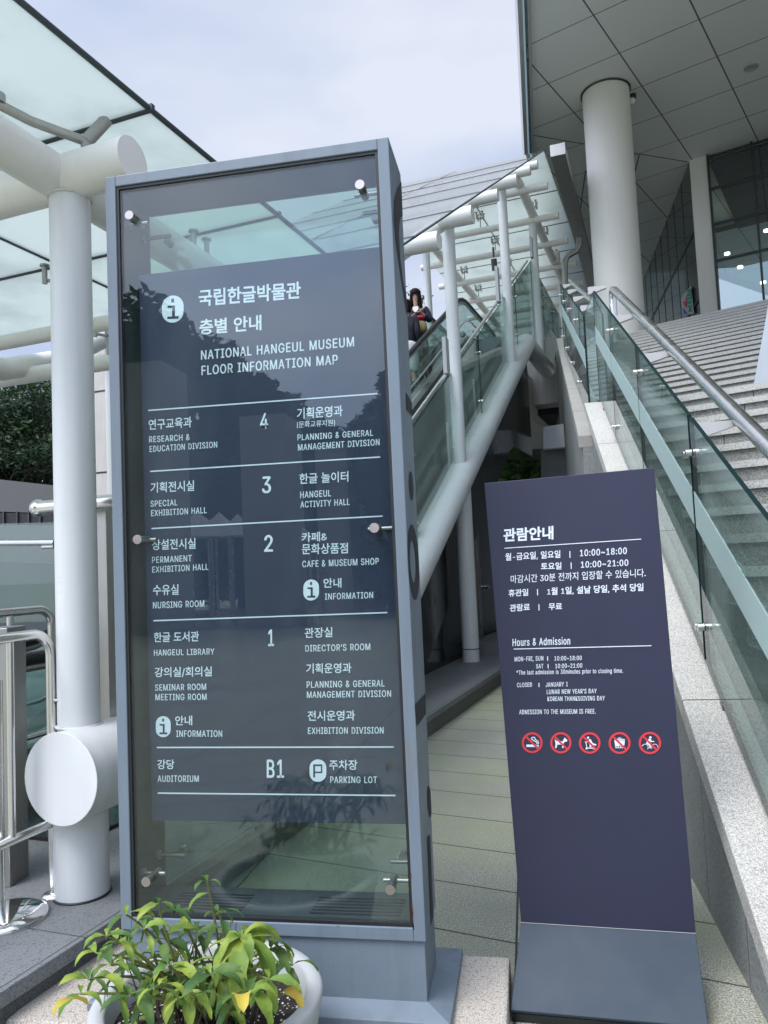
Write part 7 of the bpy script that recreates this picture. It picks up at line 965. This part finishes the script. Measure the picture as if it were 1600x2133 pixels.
m.ball(c_t, .014, 10, 0, (1, .6, 1)); m.ball(c_t+Z*-.02+ER*.006, .008, 8, 0, (1, .5, 1.6)); m.build('rust_spot', 'rust', ca)
r2 = thing('queue_railing', 'stainless tube railing with short posts behind the steel cabinet', 'railing', E(3.4, -3.45, .2))
tq = -3.45; sq = st(at_t(108, 1300, tq))[0]; zq = at_t(60, 1272, tq).z
m = MB(); m.tube([E(sq-2.4, tq, zq), E(sq-.1, tq, zq)]+[E(sq-.1+.1*math.sin(a), tq, zq-.1+.1*math.cos(a)) for a in [math.pi/2*i/8 for i in range(1, 9)]]+[E(sq, tq, .2)], .024, 20); m.build('frame_tube', 'steel', r2)
for ds in (.30, .75, 1.2): m = MB(); m.tube([E(sq-ds, tq, .2), E(sq-ds, tq, zq)], .018, 14); m.build('baluster', 'steel', r2)
bxm = thing('steel_cabinet', 'brushed steel cabinet post with a dark slot behind the tube railing', 'cabinet', at_z(30, 1838, .2))
p0, p1 = at_z(61, 1822, .2), at_z(21, 1849, .2); d = (p1-p0); n = V((-d.y, d.x, 0)).normalized()
if n.x > 0: n = -n
zt_ = at_y(40, 1307, p1.y).z; m = MB(); m.obox(p0, d*1.0, n*.30, Z*(zt_-.2)); m.build('body', 'satin', bxm, .004)
nn = -n
def PB(x, y): q = ray(x, y); o = p0+nn*.002; return CAM+q*((o-CAM).dot(nn)/q.dot(nn))
m = MB(); m.poly([PB(21, 1412), PB(29, 1412), PB(28, 1380), PB(20.5, 1380)]); m.build('slot', 'dark', bxm)
m = MB(); o = p1+d.normalized()*.002
def PB2(x, y): q = ray(x, y); k = d.normalized(); return CAM+q*((o-CAM).dot(k)/q.dot(k))
for ya_, yb_ in ((1570, 1620), (1630, 1690), (1700, 1815)): m.poly([PB2(-6, yb_), PB2(6, yb_-2), PB2(4, ya_), PB2(-8, ya_+2)])
m.build('notice_label', 'labelwhite', bxm)
dc = at_z(14, 1915, .2); ds = thing('rope_stanchion', 'polished steel stanchion with a mirror domed base on the grey platform', 'stanchion', dc)
m = MB(); m.lathe(tuple(dc), [(.158, 0), (.158, .012), (.150, .022), (.12, .036), (.07, .046), (.02, .05), (.001, .05)], 64); m.build('base', 'mirror', ds)
m = MB(); m.cyl(dc+V((-.03, .0, .045)), dc+V((-.03, .0, .95)), .02, 18); m.build('pole', 'steel', ds)
bh = thing('handrail_stub', 'polished tube handrail with a ball end behind the white pole', 'handrail', at_t(78, 1058, -2.9))
a = at_t(80, 1058, -2.9); m = MB(); m.tube([a, a+ER*1.2-EE*.0], .034, 20); m.build('tube', 'steel', bh); m = MB(); m.ball(a, .042, 18); m.build('ball_end', 'mirror', bh)
m = MB(); m.cyl(a+ER*.55-Z*.03, a+ER*.55-Z*.9, .02, 12); m.build('post', 'steel', bh)
m = MB(); a = at_t(203, 1500, -2.62); b = at_t(221, 1046, -2.62); m.obox(a, ER*.075, EE*.06, Z*(b.z-a.z)); tag(m.build('cable_duct', 'satin', bevel=.003), 'flat grey metal duct standing against the white pole', 'duct')
# glass screen and rail at the near end of the escalators
gs_ = thing('glass_screen', 'hazy green glass screen with thin steel rail beside the escalator entrance', 'screen', E(7, -7, .2))
ysc = 7.5; p = [at_y(x, y, ysc) for x, y in ((-60, 1300), (236, 1290), (236, 1085), (-60, 1092))]; pane(p, (.0, .02, 0), gs_)
m = MB(); m.tube([at_y(-60, 1132, ysc-.1), at_y(112, 1131, ysc-.1)], .028, 14); m.tube([at_y(88, 1140, ysc-.1), at_y(112, 1139, ysc-.1)], .02, 10); m.build('rail', 'steel', gs_)
gw = MB(); p = [at_y(x, y, 9.6) for x, y in ((-80, 1330), (240, 1330), (240, 1180), (-80, 1165))]; gw.prism(p, (0, .2, 0)); tag(gw.build('low_wall', 'frame_in'), 'dull grey low wall behind the hazy glass screen', 'wall')

# concrete pier, dark roofed building
pr_ = MB(); a, b = at_y(236, 1400, 14.0), at_y(98, 1400, 14.5)
x0_, x1_ = at_y(98, 900, 14.2).x, at_y(330, 900, 14.2).x
pr_.prism([(x0_, 14.4, .2), (x0_+.55*1.9, 14.0, .2), (x1_, 13.8, .2), (x1_, 16, .2), (x0_, 16, .2)], (0, 0, 6.3))
for i in range(1, 4):
    z = .2+1.62*i+.15
    for (xa, ya_), (xb, yb_) in (((x0_-.004, 14.396), (x0_+1.045, 13.996)), ((x0_+1.045, 13.996), (x1_+.004, 13.796))): pr_.poly([(xa, ya_-.004, z), (xb, yb_-.004, z), (xb, yb_-.004, z+.03), (xa, ya_-.004, z+.03)], 1)
tag(pr_.build('concrete_pier', ['pier', 'dark']), 'tall jointed pale concrete pier behind the white pole', 'pier')
db = thing('pavilion', 'low dark grey pavilion with flat roof edge below the trees', 'building', at_y(50, 1090, 17))
P_ = lambda x, y: at_y(x, y, 17)
m = MB(); m.prism([P_(-80, 1063), P_(130, 1070), P_(130, 1013), P_(-80, 990)], (0, 6, 0)); m.build('roof_edge', 'roofdark', db)
m = MB(); m.prism([P_(-80, 1092), P_(130, 1092), P_(130, 1072), P_(-80, 1065)], (0, 5, 0)); m.build('window_band', 'dark', db)
m = MB(); m.prism([P_(-80, 1330), P_(130, 1330), P_(130, 1093), P_(-80, 1093)], (0, 5, 0)); m.build('wall', 'roofdark', db)
for x in (8, 36, 60, 84): m = MB(); m.prism([P_(x, 1092), P_(x+3, 1092), P_(x+3, 1066), P_(x, 1066)], (0, -.05, 0)); m.build('window_post', 'mullion', db)

# ================================================================ trees
def leafcards(mb, c, rad, n, size, rng, m=0, flat_=.75):
    for _ in range(n):
        u = V((rng.gauss(0, 1), rng.gauss(0, 1), rng.gauss(0, 1))).normalized()*rad*(rng.random()**.45); u.z *= flat_
        p = c+u; a = V((rng.gauss(0, 1), rng.gauss(0, 1), rng.gauss(0, .6))).normalized(); b = a.cross(V((rng.gauss(0, 1), rng.gauss(0, 1), rng.gauss(0, 1)))).normalized()
        s = size*rng.uniform(.6, 1.3); mb.add([p-a*s, p+b*s*.42, p+a*s, p-b*s*.42], [(0, 1, 2, 3)], m)
def tree(name, label, base, H, spread, mat, seed, clumps=26, per=70, leaf=.13, low=.25, group='trees behind the pavilion', crad=.30):
    rng = random.Random(seed); t = thing(name, label, 'tree', base, group); base = V(base)
    tr = MB(); top = base+V((rng.uniform(-.3, .3), rng.uniform(-.3, .3), H*.8)); r0 = H*.022
    tr.tube([base, base.lerp(top, .5)+V((rng.uniform(-.15, .15), 0, 0)), top], [r0, r0*.65, r0*.15], 9); cw = MB()
    for i in range(clumps):
        f = low+(1-low)*rng.random(); a = rng.uniform(0, 6.283); rr = spread*math.sqrt(rng.random())*(1.05-abs(f-.5)*1.15)
        c = base+V((math.cos(a)*rr, math.sin(a)*rr, H*f)); s = base.lerp(top, max(.15, min(.95, f-.12)))
        tr.tube([s, s.lerp(c, .6)+Z*.1, c], [r0*.35, r0*.2, .008], 5, caps=False)
        leafcards(cw, c, spread*crad*rng.uniform(.7, 1.25), per, leaf, rng)
    tr.build('trunk', 'bark', t); cw.build('crown', mat, t); return t
for i, (px, Yt, H, sp, mt, lab) in enumerate(((-10, 21, 7.2, 2.6, 'leaf_dark', 'dark leafy tree behind the pavilion roof, at the frame edge'), (62, 22.5, 8.3, 2.7, 'leaf_mid', 'mid green tree rising highest over the pavilion roof'), (110, 25, 7.6, 3.0, 'leaf_dark', 'dark leafy tree partly behind the concrete pier'), (20, 28, 9.6, 3.4, 'leaf_dark', 'deep green tree filling the gap behind the pavilion trees'))):
    P = at_y(px, 1150, Yt); tree('broadleaf_tree', lab, (P.x, P.y, 0), H, sp, mt, 11+i, 90, 170, .085, .12, crad=.24)
P = at_y(868, 700, 27); tree('slender_tree', 'thin leafy tree against the sky behind the woman', (P.x, P.y, 0), at_y(880, 600, 27).z, 1.6, 'leaf_mid', 31, 40, 60, .07, .5, 'trees near the escalator top')
for px, Yt, H, sd_, lab in ((1060, 27, 5.6, 41, 'bright green shrub tree in the gap under the landing'), (1125, 29, 6.0, 42, 'leafy tree in the gap beside the low block wall')):
    P = at_y(px, 1100, Yt); tree('shrub_tree', lab, (P.x, P.y, 0), H, 2.2, 'leaf_bright', sd_, 60, 170, .13, .1, 'trees under the landing')
P = at_y(990, 690, 30); tree('slender_tree', 'leafy tree seen through the escalator glass', (P.x, P.y, 0), at_y(980, 690, 30).z, 1.8, 'leaf_mid', 33, 40, 110, .08, .3, 'trees near the escalator top')
#PART4
# wooded hillside closing the view beyond the building
rng = random.Random(77); hm = MB()
for i in range(2600):
    x = rng.uniform(-46, 14); y = rng.uniform(44, 60); h = (6.2+1.3*math.sin(x*.31)+.8*math.sin(x*.83+1))*min(1, (y-40)/9)
    c = V((x, y, h*rng.random()**.6)); leafcards(hm, c, .9, 7, .42, rng)
struct(hm.build('woodland', 'hill'), 'stuff')
hl = MB(); vs = []; fs = []
for i in range(31):
    for j in range(5): x = -50+i*2.2; hl_ = (5.0+1.2*math.sin(x*.31))*(j/4); vs.append((x, 48+j*4.0, hl_))
for i in range(30):
    for j in range(4): fs.append((i*5+j, i*5+5+j, i*5+6+j, i*5+1+j))
hl.add(vs, fs); struct(hl.build('hill', 'hill'))
# ================================================================ potted plant
PK = 1.17; PC = V((-.951, 2.147, 0)); pt = thing('plant_pot', 'round pale grey planter in front of the floor directory', 'planter', PC)
m = MB(); m.lathe(tuple(PC), [(.24, 0), (.252, .01), (.318, .33), (.323, .357), (.314, .368), (.284, .368), (.276, .358), (.267, .29)], 72); m.build('body', 'pot', pt)
m = MB(); rs = random.Random(5); ring = [(0, 0)]; vs = [PC+Z*.305]; fs = []
for i in range(1, 9):
    for j in range(40):
        a = 2*math.pi*j/40; r = .268*i/8; vs.append(PC+V((r*math.cos(a), r*math.sin(a), .292+rs.uniform(-.006, .014))))
for j in range(40): fs.append((0, 1+j, 1+(j+1) % 40))
for i in range(7):
    for j in range(40): k = (j+1) % 40; fs.append((1+i*40+j, 1+i*40+40+j, 1+i*40+40+k, 1+i*40+k))
m.add(vs, fs); m.build('soil', 'soil', pt)
pln = thing('potted_shrub', 'wilting leafy shrub with yellowing leaves growing in the grey planter', 'plant', PC+Z*.29)
rg = random.Random(21); lf = MB(); stm = MB(); dst = MB()
def leaf(p, d, L_, W_, droop, m):
    L_, W_ = L_*PK, W_*PK
    d = V(d).normalized(); side = d.cross(Z)
    if side.length < .1: side = V((1, 0, 0))
    side.normalize(); tw = rg.uniform(-.5, .5); N = 9; vs = []; cur = V(p); up = side.cross(d).normalized()
    side = (side*math.cos(tw)+up*math.sin(tw)).normalized()
    prof = [.0, .42, .78, .97, 1.0, .93, .76, .50, .0]
    for i in range(N):
        f = i/(N-1); w = W_*.5*prof[i]*(1+.16*math.sin(i*2.3+p[0]*40)); nrm_ = side.cross(d).normalized(); fold = .28*w; wv = .10*w*math.sin(i*1.9)
        vs += [cur-side*w+nrm_*(fold+wv), cur-side*w*.5+nrm_*fold*.35, cur, cur+side*w*.5+nrm_*fold*.35, cur+side*w+nrm_*(fold-wv)]
        d = (d+V((0, 0, -droop*(.3+f)))*.22).normalized(); cur = cur+d*L_/(N-1)
    fs = []
    for i in range(N-1):
        for k in range(4): fs.append((i*5+k, i*5+k+1, i*5+5+k+1, i*5+5+k))
    lf.add(vs, fs, m, True)
def stemto(tip, bend, nleaf, Lr, mats, hero=False, dead=False):
    a = rg.uniform(0, 6.28); r = rg.uniform(.01, .13); b = PC+V((r*math.cos(a), r*math.sin(a), .295)); tip = V(tip)
    b = b.lerp(V((tip.x, tip.y, .295)), .35) if (V((tip.x, tip.y))-V((PC.x, PC.y))).length < .3 else b
    mid = b.lerp(tip, .55)+V((rg.uniform(-.03, .03), rg.uniform(-.03, .03), bend)); P = []
    for i in range(11):
        f = i/10; P.append(b*(1-f)**2+mid*2*f*(1-f)+tip*f*f)
    (dst if dead else stm).tube(P, [.0058*(1-.55*i/10) for i in range(11)], 7)
    for i in range(nleaf):
        f = .30+.70*(i+.5)/nleaf; p = P[min(10, int(f*10))]; a = i*2.4+rg.uniform(-.5, .5)
        d = V((math.cos(a), math.sin(a), rg.uniform(-.05, .55))); L_ = rg.uniform(*Lr); leaf(p, d, L_, L_*rg.uniform(.19, .29), rg.uniform(.9, 2.6), rg.choice(mats))
    n = 15 if hero else 3
    for i in range(n):
        a = i*6.283/n+rg.uniform(-.25, .25); a = a*(2 if hero else 1); d = V((math.cos(a), math.sin(a), (rg.uniform(.1, .35) if i < 8 else rg.uniform(.7, 1.4)) if hero else rg.uniform(.2, .9))); L_ = rg.uniform(Lr[0], Lr[1])*((1.3 if i < 8 else .75) if hero else .8)
        leaf(P[-1], d, L_, L_*rg.uniform(.24, .31), rg.uniform(1.6, 4.2) if hero else rg.uniform(.6, 2.4), mats[0] if hero else rg.choice(mats))
TI = lambda x, y, Y: at_y(x, y, Y*PK)
stemto(TI(432, 1838, 1.80), .02, 5, (.05, .085), [0, 1, 0]); stemto(TI(505, 1955, 1.60), .06, 10, (.085, .125), [0, 0, 1, 0], hero=True)
for x, y, Y in ((330, 1882, 1.70), (372, 1898, 1.78), (262, 1905, 1.68), (222, 1950, 1.58), (300, 1935, 1.62), (410, 1935, 1.85), (455, 1900, 1.75), (578, 1975, 1.66)): stemto(TI(x, y, Y), .05, 6, (.055, .095), [0, 1, 1, 0])
for x, y, Y in ((185, 2040, 1.5), (230, 2010, 1.55), (350, 2010, 1.55), (440, 2030, 1.50), (560, 2040, 1.55), (270, 2075, 1.45), (400, 2075, 1.45), (520, 2070, 1.5), (480, 2000, 1.66), (610, 2010, 1.8)): stemto(TI(x, y, Y), .07, 6, (.065, .105), [1, 0, 1, 0, 1])
for x, y, Y in ((200, 1985, 1.62), (168, 2070, 1.45), (245, 1960, 1.75), (350, 1960, 1.72), (545, 2000, 1.72), (320, 2060, 1.42)): stemto(TI(x, y, Y), .06, 7, (.045, .09), [0, 1, 0, 0])
for x, y, Y in ((500, 2085, 1.42), (585, 2070, 1.70), (185, 2095, 1.42)):
    p = TI(x, y, Y); leaf(p, (rg.uniform(-.3, .5), -.3, .5), .085, .032, 1.6, 2)
for i in range(44):
    a = rg.uniform(0, 6.28); r = rg.uniform(.02, .20); b = PC+V((r*math.cos(a), r*math.sin(a), .295)); t_ = b+V((rg.uniform(-.10, .10), rg.uniform(-.10, .10), rg.uniform(.08, .26)))
    dst.tube([b, b.lerp(t_, .5)+V((rg.uniform(-.02, .02), rg.uniform(-.02, .02), .01)), t_], [.0035, .0026, .0012], 5)
for i in range(10):
    a = rg.uniform(0, 6.28); r = rg.uniform(.10, .21); p = PC+V((r*math.cos(a), r*math.sin(a), .305)); leaf(p, (math.cos(a), math.sin(a), .6), .045, .018, 1.2, 0)
stm.build('stem', 'stem', pln); dst.build('dry_twig', 'deadstem', pln); lf.build('foliage', ['leaf_pot', 'leaf_pot_dark', 'leaf_pot_yellow'], pln)

# ================================================================ people on the escalator
def skin(name, joints, edges, mat, parent, lev=2):
    """one continuous limb surface: joints {key: (point, radius or (rx, ry))}"""
    keys = list(joints); me = bpy.data.meshes.new(name); loc = V((0, 0, 0)); q = parent
    while q is not None: loc += V(q.location); q = q.parent
    me.from_pydata([tuple(V(joints[k][0])-loc) for k in keys], [(keys.index(a), keys.index(b)) for a, b in edges], [])
    o = bpy.data.objects.new(name, me); COL.objects.link(o)
    md = o.modifiers.new('skin', 'SKIN'); md.use_smooth_shade = True; md.branch_smoothing = .4
    for i, k in enumerate(keys):
        r = joints[k][1]; me.skin_vertices[0].data[i].radius = r if isinstance(r, tuple) else (r, r); me.skin_vertices[0].data[i].use_root = (i == 0)
    sd_ = o.modifiers.new('smooth', 'SUBSURF'); sd_.levels = lev; sd_.render_levels = lev
    dg = bpy.context.evaluated_depsgraph_get(); nm_ = bpy.data.meshes.new_from_object(o.evaluated_get(dg))
    bpy.data.objects.remove(o); nm_.name = name; nm_.materials.clear(); nm_.materials.append(M[mat])
    for p in nm_.polygons: p.use_smooth = True; p.material_index = 0
    o = bpy.data.objects.new(name, nm_); COL.objects.link(o); o.parent = parent; return o
def person(base, face, h, label, hold=False):
    pe = thing('person', label, 'person', base); base = V(base); f = V((math.sin(face), math.cos(face), 0)); s = V((f.y, -f.x, 0)); k = h/1.7   # s = to the person's right
    def P(r, fw, z): return base+s*r*k+f*fw*k+Z*z*k
    J = {'pelvis': (P(0, 0, .95), (.15*k, .11*k)), 'waist': (P(0, 0, 1.10), (.125*k, .095*k)), 'chest': (P(0, 0, 1.28), (.15*k, .11*k)), 'neckb': (P(0, .0, 1.42), (.075*k, .07*k)), 'neck': (P(0, .02, 1.295), .043*k), 'jaw': (P(0, .066, 1.525), (.046*k, .050*k)), 'head': (P(0, .042, 1.605), (.070*k, .084*k)), 'crown': (P(0, .025, 1.665), (.06*k, .07*k))}
    Ed = [('pelvis', 'waist'), ('waist', 'chest'), ('chest', 'neckb'), ('neckb', 'neck'), ('neck', 'jaw'), ('jaw', 'head'), ('head', 'crown')]
    for n, q in (('r', 1), ('l', -1)):
        J['sh'+n] = (P(q*.17, 0, 1.385), .052*k)
        if hold: J['el'+n] = (P(q*.235, .05, 1.13), .042*k); J['wr'+n] = (P(q*.075-.06, .23, 1.21), .026*k); J['pa'+n] = (P(q*.035-.07, .27, 1.235), (.032*k, .018*k))
        else: J['el'+n] = (P(q*.20, -.02, 1.12), .042*k); J['wr'+n] = (P(q*.195, .10, .90), .028*k); J['pa'+n] = (P(q*.19, .13, .83), (.035*k, .018*k))
        J['hip'+n] = (P(q*.09, 0, .86), .09*k); J['kn'+n] = (P(q*.095, .03, .49), .058*k); J['an'+n] = (P(q*.095, -.01, .09), .038*k); J['to'+n] = (P(q*.11, .15, .03), (.04*k, .025*k))
        Ed += [('chest', 'sh'+n), ('sh'+n, 'el'+n), ('el'+n, 'wr'+n), ('wr'+n, 'pa'+n), ('pelvis', 'hip'+n), ('hip'+n, 'kn'+n), ('kn'+n, 'an'+n), ('an'+n, 'to'+n)]
        pc = J['pa'+n][0]; wr = J['wr'+n][0]; dv = (pc-wr).normalized(); lat = dv.cross(Z).normalized()
        for i in range(4):
            a = pc+lat*(i-1.5)*.016*k; b = a+dv*(.045-.004*abs(i-1.3))*k-Z*.012*k; c = b+dv*.018*k-Z*.022*k
            J[n+'f%da' % i] = (a+dv*.012*k, .0085*k); J[n+'f%db' % i] = (b, .0078*k); J[n+'f%dc' % i] = (c, .0065*k)
            Ed += [('pa'+n, n+'f%da' % i), (n+'f%da' % i, n+'f%db' % i), (n+'f%db' % i, n+'f%dc' % i)]
        J[n+'t'] = (pc+lat*.035*k*(-q)+Z*.014*k, .009*k); J[n+'t2'] = (pc+lat*.042*k*(-q)+dv*.03*k+Z*.004*k, .0075*k); Ed += [('wr'+n, n+'t'), (n+'t', n+'t2')]
    body = skin('body', J, Ed, 'skin', pe)
    g = MB(); g.ball(P(0, .138, 1.566), .012*k, 8, 0, (.8, 1.0, 1.4)); g.build('nose', 'skin', pe)
    g = MB()
    for q in (-1, 1): g.ball(P(q*.028, .121, 1.588), .008*k, 8, 0, (1.4, .6, .45)); g.tube([P(q*.016, .127, 1.607), P(q*.046, .112, 1.607)], .003*k, 6)
    g.build('eyes', 'hair', pe)
    g = MB(); g.tube([P(-.017, .111, 1.530), P(0, .117, 1.528), P(.017, .111, 1.530)], .004*k, 6); g.build('mouth', 'red', pe)
    return pe, P, k, s, f
WB = E(13.0, -4.2, ez(13.0)); WB = V((WB.x, WB.y, ez(13.0)))
lb = at_t(866, 617, -4.2); WB = V((lb.x, lb.y, lb.z-1.615*1.02)); fc = math.atan2(-.15-WB.x, 0-WB.y)
pe, P, k, s, f = person(WB, fc+.12, 1.73, 'woman with long dark hair in a navy cardigan looking down at her tan bag', True)
def coat(pe, P, k, mat, sleeves, name, open_=False, hold=True):
    J = {'hem': (P(0, 0, .84), (.20*k, .165*k)), 'waist': (P(0, 0, 1.08), (.172*k, .14*k)), 'chest': (P(0, -.008, 1.27), (.185*k, .14*k)), 'coll': (P(0, -.03, 1.41), (.105*k, .075*k))}
    Ed = [('hem', 'waist'), ('waist', 'chest'), ('chest', 'coll')]
    for n, q in (('r', 1), ('l', -1)):
        J['sh'+n] = (P(q*.175, 0, 1.385), .066*k)
        if hold: J['el'+n] = (P(q*.24, .05, 1.125), .058*k); J['wr'+n] = (P(q*.10-.05, .205, 1.20), .042*k)
        else: J['el'+n] = (P(q*.20, -.02, 1.12), .058*k); J['wr'+n] = (P(q*.195, .09, .92), .045*k)
        Ed += [('chest', 'sh'+n), ('sh'+n, 'el'+n), ('el'+n, 'wr'+n)]
    return skin(name, J, Ed, mat, pe)
coat(pe, P, k, 'cloth_navy', True, 'cardigan')
g = MB(); vs = [P(-.05, .088, 1.405), P(.05, .088, 1.405), P(.052, .128, 1.34), P(.0, .152, 1.27), P(-.052, .128, 1.34)]; g.prism(vs, f*-.05); g.build('blouse', 'cloth_white', pe)
J = {'a': (P(0, 0, 1.0), (.18*k, .15*k)), 'b': (P(0, 0, .75), (.21*k, .18*k)), 'c': (P(0, 0, .40), (.22*k, .19*k))}; skin('skirt', J, [('a', 'b'), ('b', 'c')], 'skirt', pe)
def hair(pe, P, k, levels, gap, fringe):
    """one shell of hair: rings of (height, half width, half depth, forward shift); below the fringe the rings stay open round the face"""
    mb = MB(); n = 40
    for i in range(len(levels)-1):
        for j in range(n):
            a, b = 2*math.pi*j/n-math.pi, 2*math.pi*(j+1)/n-math.pi; mid = abs((a+b)/2)
            if mid < gap and levels[i][0] <= fringe: continue
            q = [P(w*math.sin(t)*(1+.03*math.sin(t*9+z*20)), c+d*math.cos(t), z) for (z, w, d, c), t in ((levels[i], a), (levels[i], b), (levels[i+1], b), (levels[i+1], a))]
            mb.add(q, [(0, 1, 2, 3)], 0, True)
    o = mb.build('hair', 'hair', pe); m = bpy.data.meshes[o.data.name]
    w_ = o.modifiers.new('weld', 'WELD'); w_.merge_threshold = .0008
    s_ = o.modifiers.new('thick', 'SOLIDIFY'); s_.thickness = .022; s_.offset = 1
    u_ = o.modifiers.new('round', 'SUBSURF'); u_.levels = 1; u_.render_levels = 1
hair(pe, P, k, [(1.728, .012, .012, .03), (1.722, .045, .05, .03), (1.70, .068, .078, .032), (1.66, .078, .092, .036), (1.618, .080, .094, .036), (1.56, .082, .088, .028), (1.50, .088, .082, .02), (1.43, .098, .09, .02), (1.36, .10, .10, .02)], .62, 1.625)
bgp = P(-.02, .26, 1.03); bag = thing('shoulder_bag', 'tan canvas bag with a red patterned cloth held by the woman', 'bag', bgp-Z*.22)
J = {'a': (P(-.08, .26, 1.09), (.12*k, .055*k)), 'b': (P(-.08, .28, .98), (.145*k, .075*k)), 'c': (P(-.08, .28, .84), (.14*k, .07*k))}; skin('body', J, [('a', 'b'), ('b', 'c')], 'tanbag', bag)
J = {'a': (P(-.08, .27, 1.175), (.11*k, .045*k)), 'b': (P(-.08, .285, 1.10), (.135*k, .07*k))}; skin('patterned_cloth', J, [('a', 'b')], 'magenta', bag)
mbp = at_t(845, 640, -4.25); MBs = V((mbp.x, mbp.y, mbp.z-1.60)); 
MBs = V((mbp.x, mbp.y, at_y(850, 632, mbp.y).z-1.66))
pe, P, k, s, f = person(MBs, TH, 1.70, 'dark haired person in black top seen from behind before the woman', False)
coat(pe, P, k, 'cloth_navy', True, 'jacket', hold=False)
hair(pe, P, k, [(1.728, .012, .012, .03), (1.722, .045, .05, .03), (1.70, .068, .078, .032), (1.66, .080, .092, .032), (1.60, .080, .09, .03), (1.54, .072, .08, .02), (1.50, .06, .07, .01)], .95, 1.665)
J = {'a': (P(0, 0, 1.02), (.205*k, .175*k)), 'm': (P(0, 0, .90), (.205*k, .175*k)), 'hr': (P(.1, 0, .78), (.125*k, .135*k)), 'kr': (P(.1, .02, .40), (.095*k, .10*k)), 'hl': (P(-.1, 0, .78), (.125*k, .135*k)), 'kl': (P(-.1, .02, .40), (.095*k, .10*k))}; skin('trousers', J, [('a', 'm'), ('m', 'hr'), ('hr', 'kr'), ('m', 'hl'), ('hl', 'kl')], 'cloth_white', pe)

# ================================================================ the plaza behind the viewer, seen mirrored in the sign glass
MY = 2*(Y0+.012)
def mir(x, y, Yv): p = at_y(x, y, Yv); return V((p.x, MY-p.y, p.z))
for i, (px, top, Yv, sp) in enumerate(((262, 700, 26, 2.2), (318, 640, 25, 2.4), (372, 690, 27, 2.3), (430, 745, 30, 2.6), (490, 775, 31, 2.2), (560, 835, 33, 2.4), (640, 890, 36, 2.4), (705, 905, 37, 2.4), (800, 850, 26, 1.6), (838, 790, 24, 1.6))):
    p = mir(px, top, Yv); tree('pine_tree', 'dark pine standing across the plaza behind the viewer', (p.x, p.y, 0), p.z, sp, 'leaf_pine', 60+i, 60, 170, .22, .08, 'pines across the plaza', .30)
def mbox(name, x0, x1, yt, Yv, mat, lab, cat, dep=1.5, group=None):
    a, b = mir(x0, yt, Yv), mir(x1, yt, Yv); mb = MB(); mb.box((min(a.x, b.x), a.y-dep, 0), (max(a.x, b.x), a.y, a.z)); tag(mb.build(name, mat), lab, cat, group)
for x0, x1, yt, Yv, lab in ((232, 335, 760, 19, 'broad pale concrete gate pier behind the viewer'), (498, 592, 868, 20, 'square concrete gate pier beside the white tents'), (655, 722, 930, 24, 'slimmer concrete gate pier farther across the plaza'), (745, 790, 965, 27, 'smallest concrete gate pier at the plaza end')):
    mbox('gate_pier', x0, x1, yt, Yv, 'pier', lab, 'pier', 1.6, 'gate piers across the plaza')
for i, (px, pk, eave, hw) in enumerate(((388, 1062, 1122, 52), (438, 1064, 1120, 44), (481, 1068, 1118, 36), (612, 1085, 1128, 30))):
    c = mir(px, pk, 21+i*.0); e_l, e_r = mir(px-hw, eave, 21), mir(px+hw, eave, 21); h = abs(e_l.x-e_r.x)/2; y = c.y
    tn = thing('event_tent', 'white peaked tent standing across the plaza', 'tent', (c.x, y-h, 0), 'tents across the plaza'); mb = MB(); z = e_l.z
    mb.add([(c.x-h, y, z), (c.x+h, y, z), (c.x+h, y-2*h, z), (c.x-h, y-2*h, z), (c.x, y-h, c.z)], [(0, 1, 4), (1, 2, 4), (2, 3, 4), (3, 0, 4), (3, 2, 1, 0)]); mb.build('canopy', 'tent', tn)
    mb = MB()
    for dx in (-1, 1):
        for dy in (0, -2): mb.cyl((c.x+dx*h*.96, y+dy*h*.96-.05, 0), (c.x+dx*h*.96, y+dy*h*.96-.05, z), .04, 8)
    mb.build('leg', 'steel', tn)
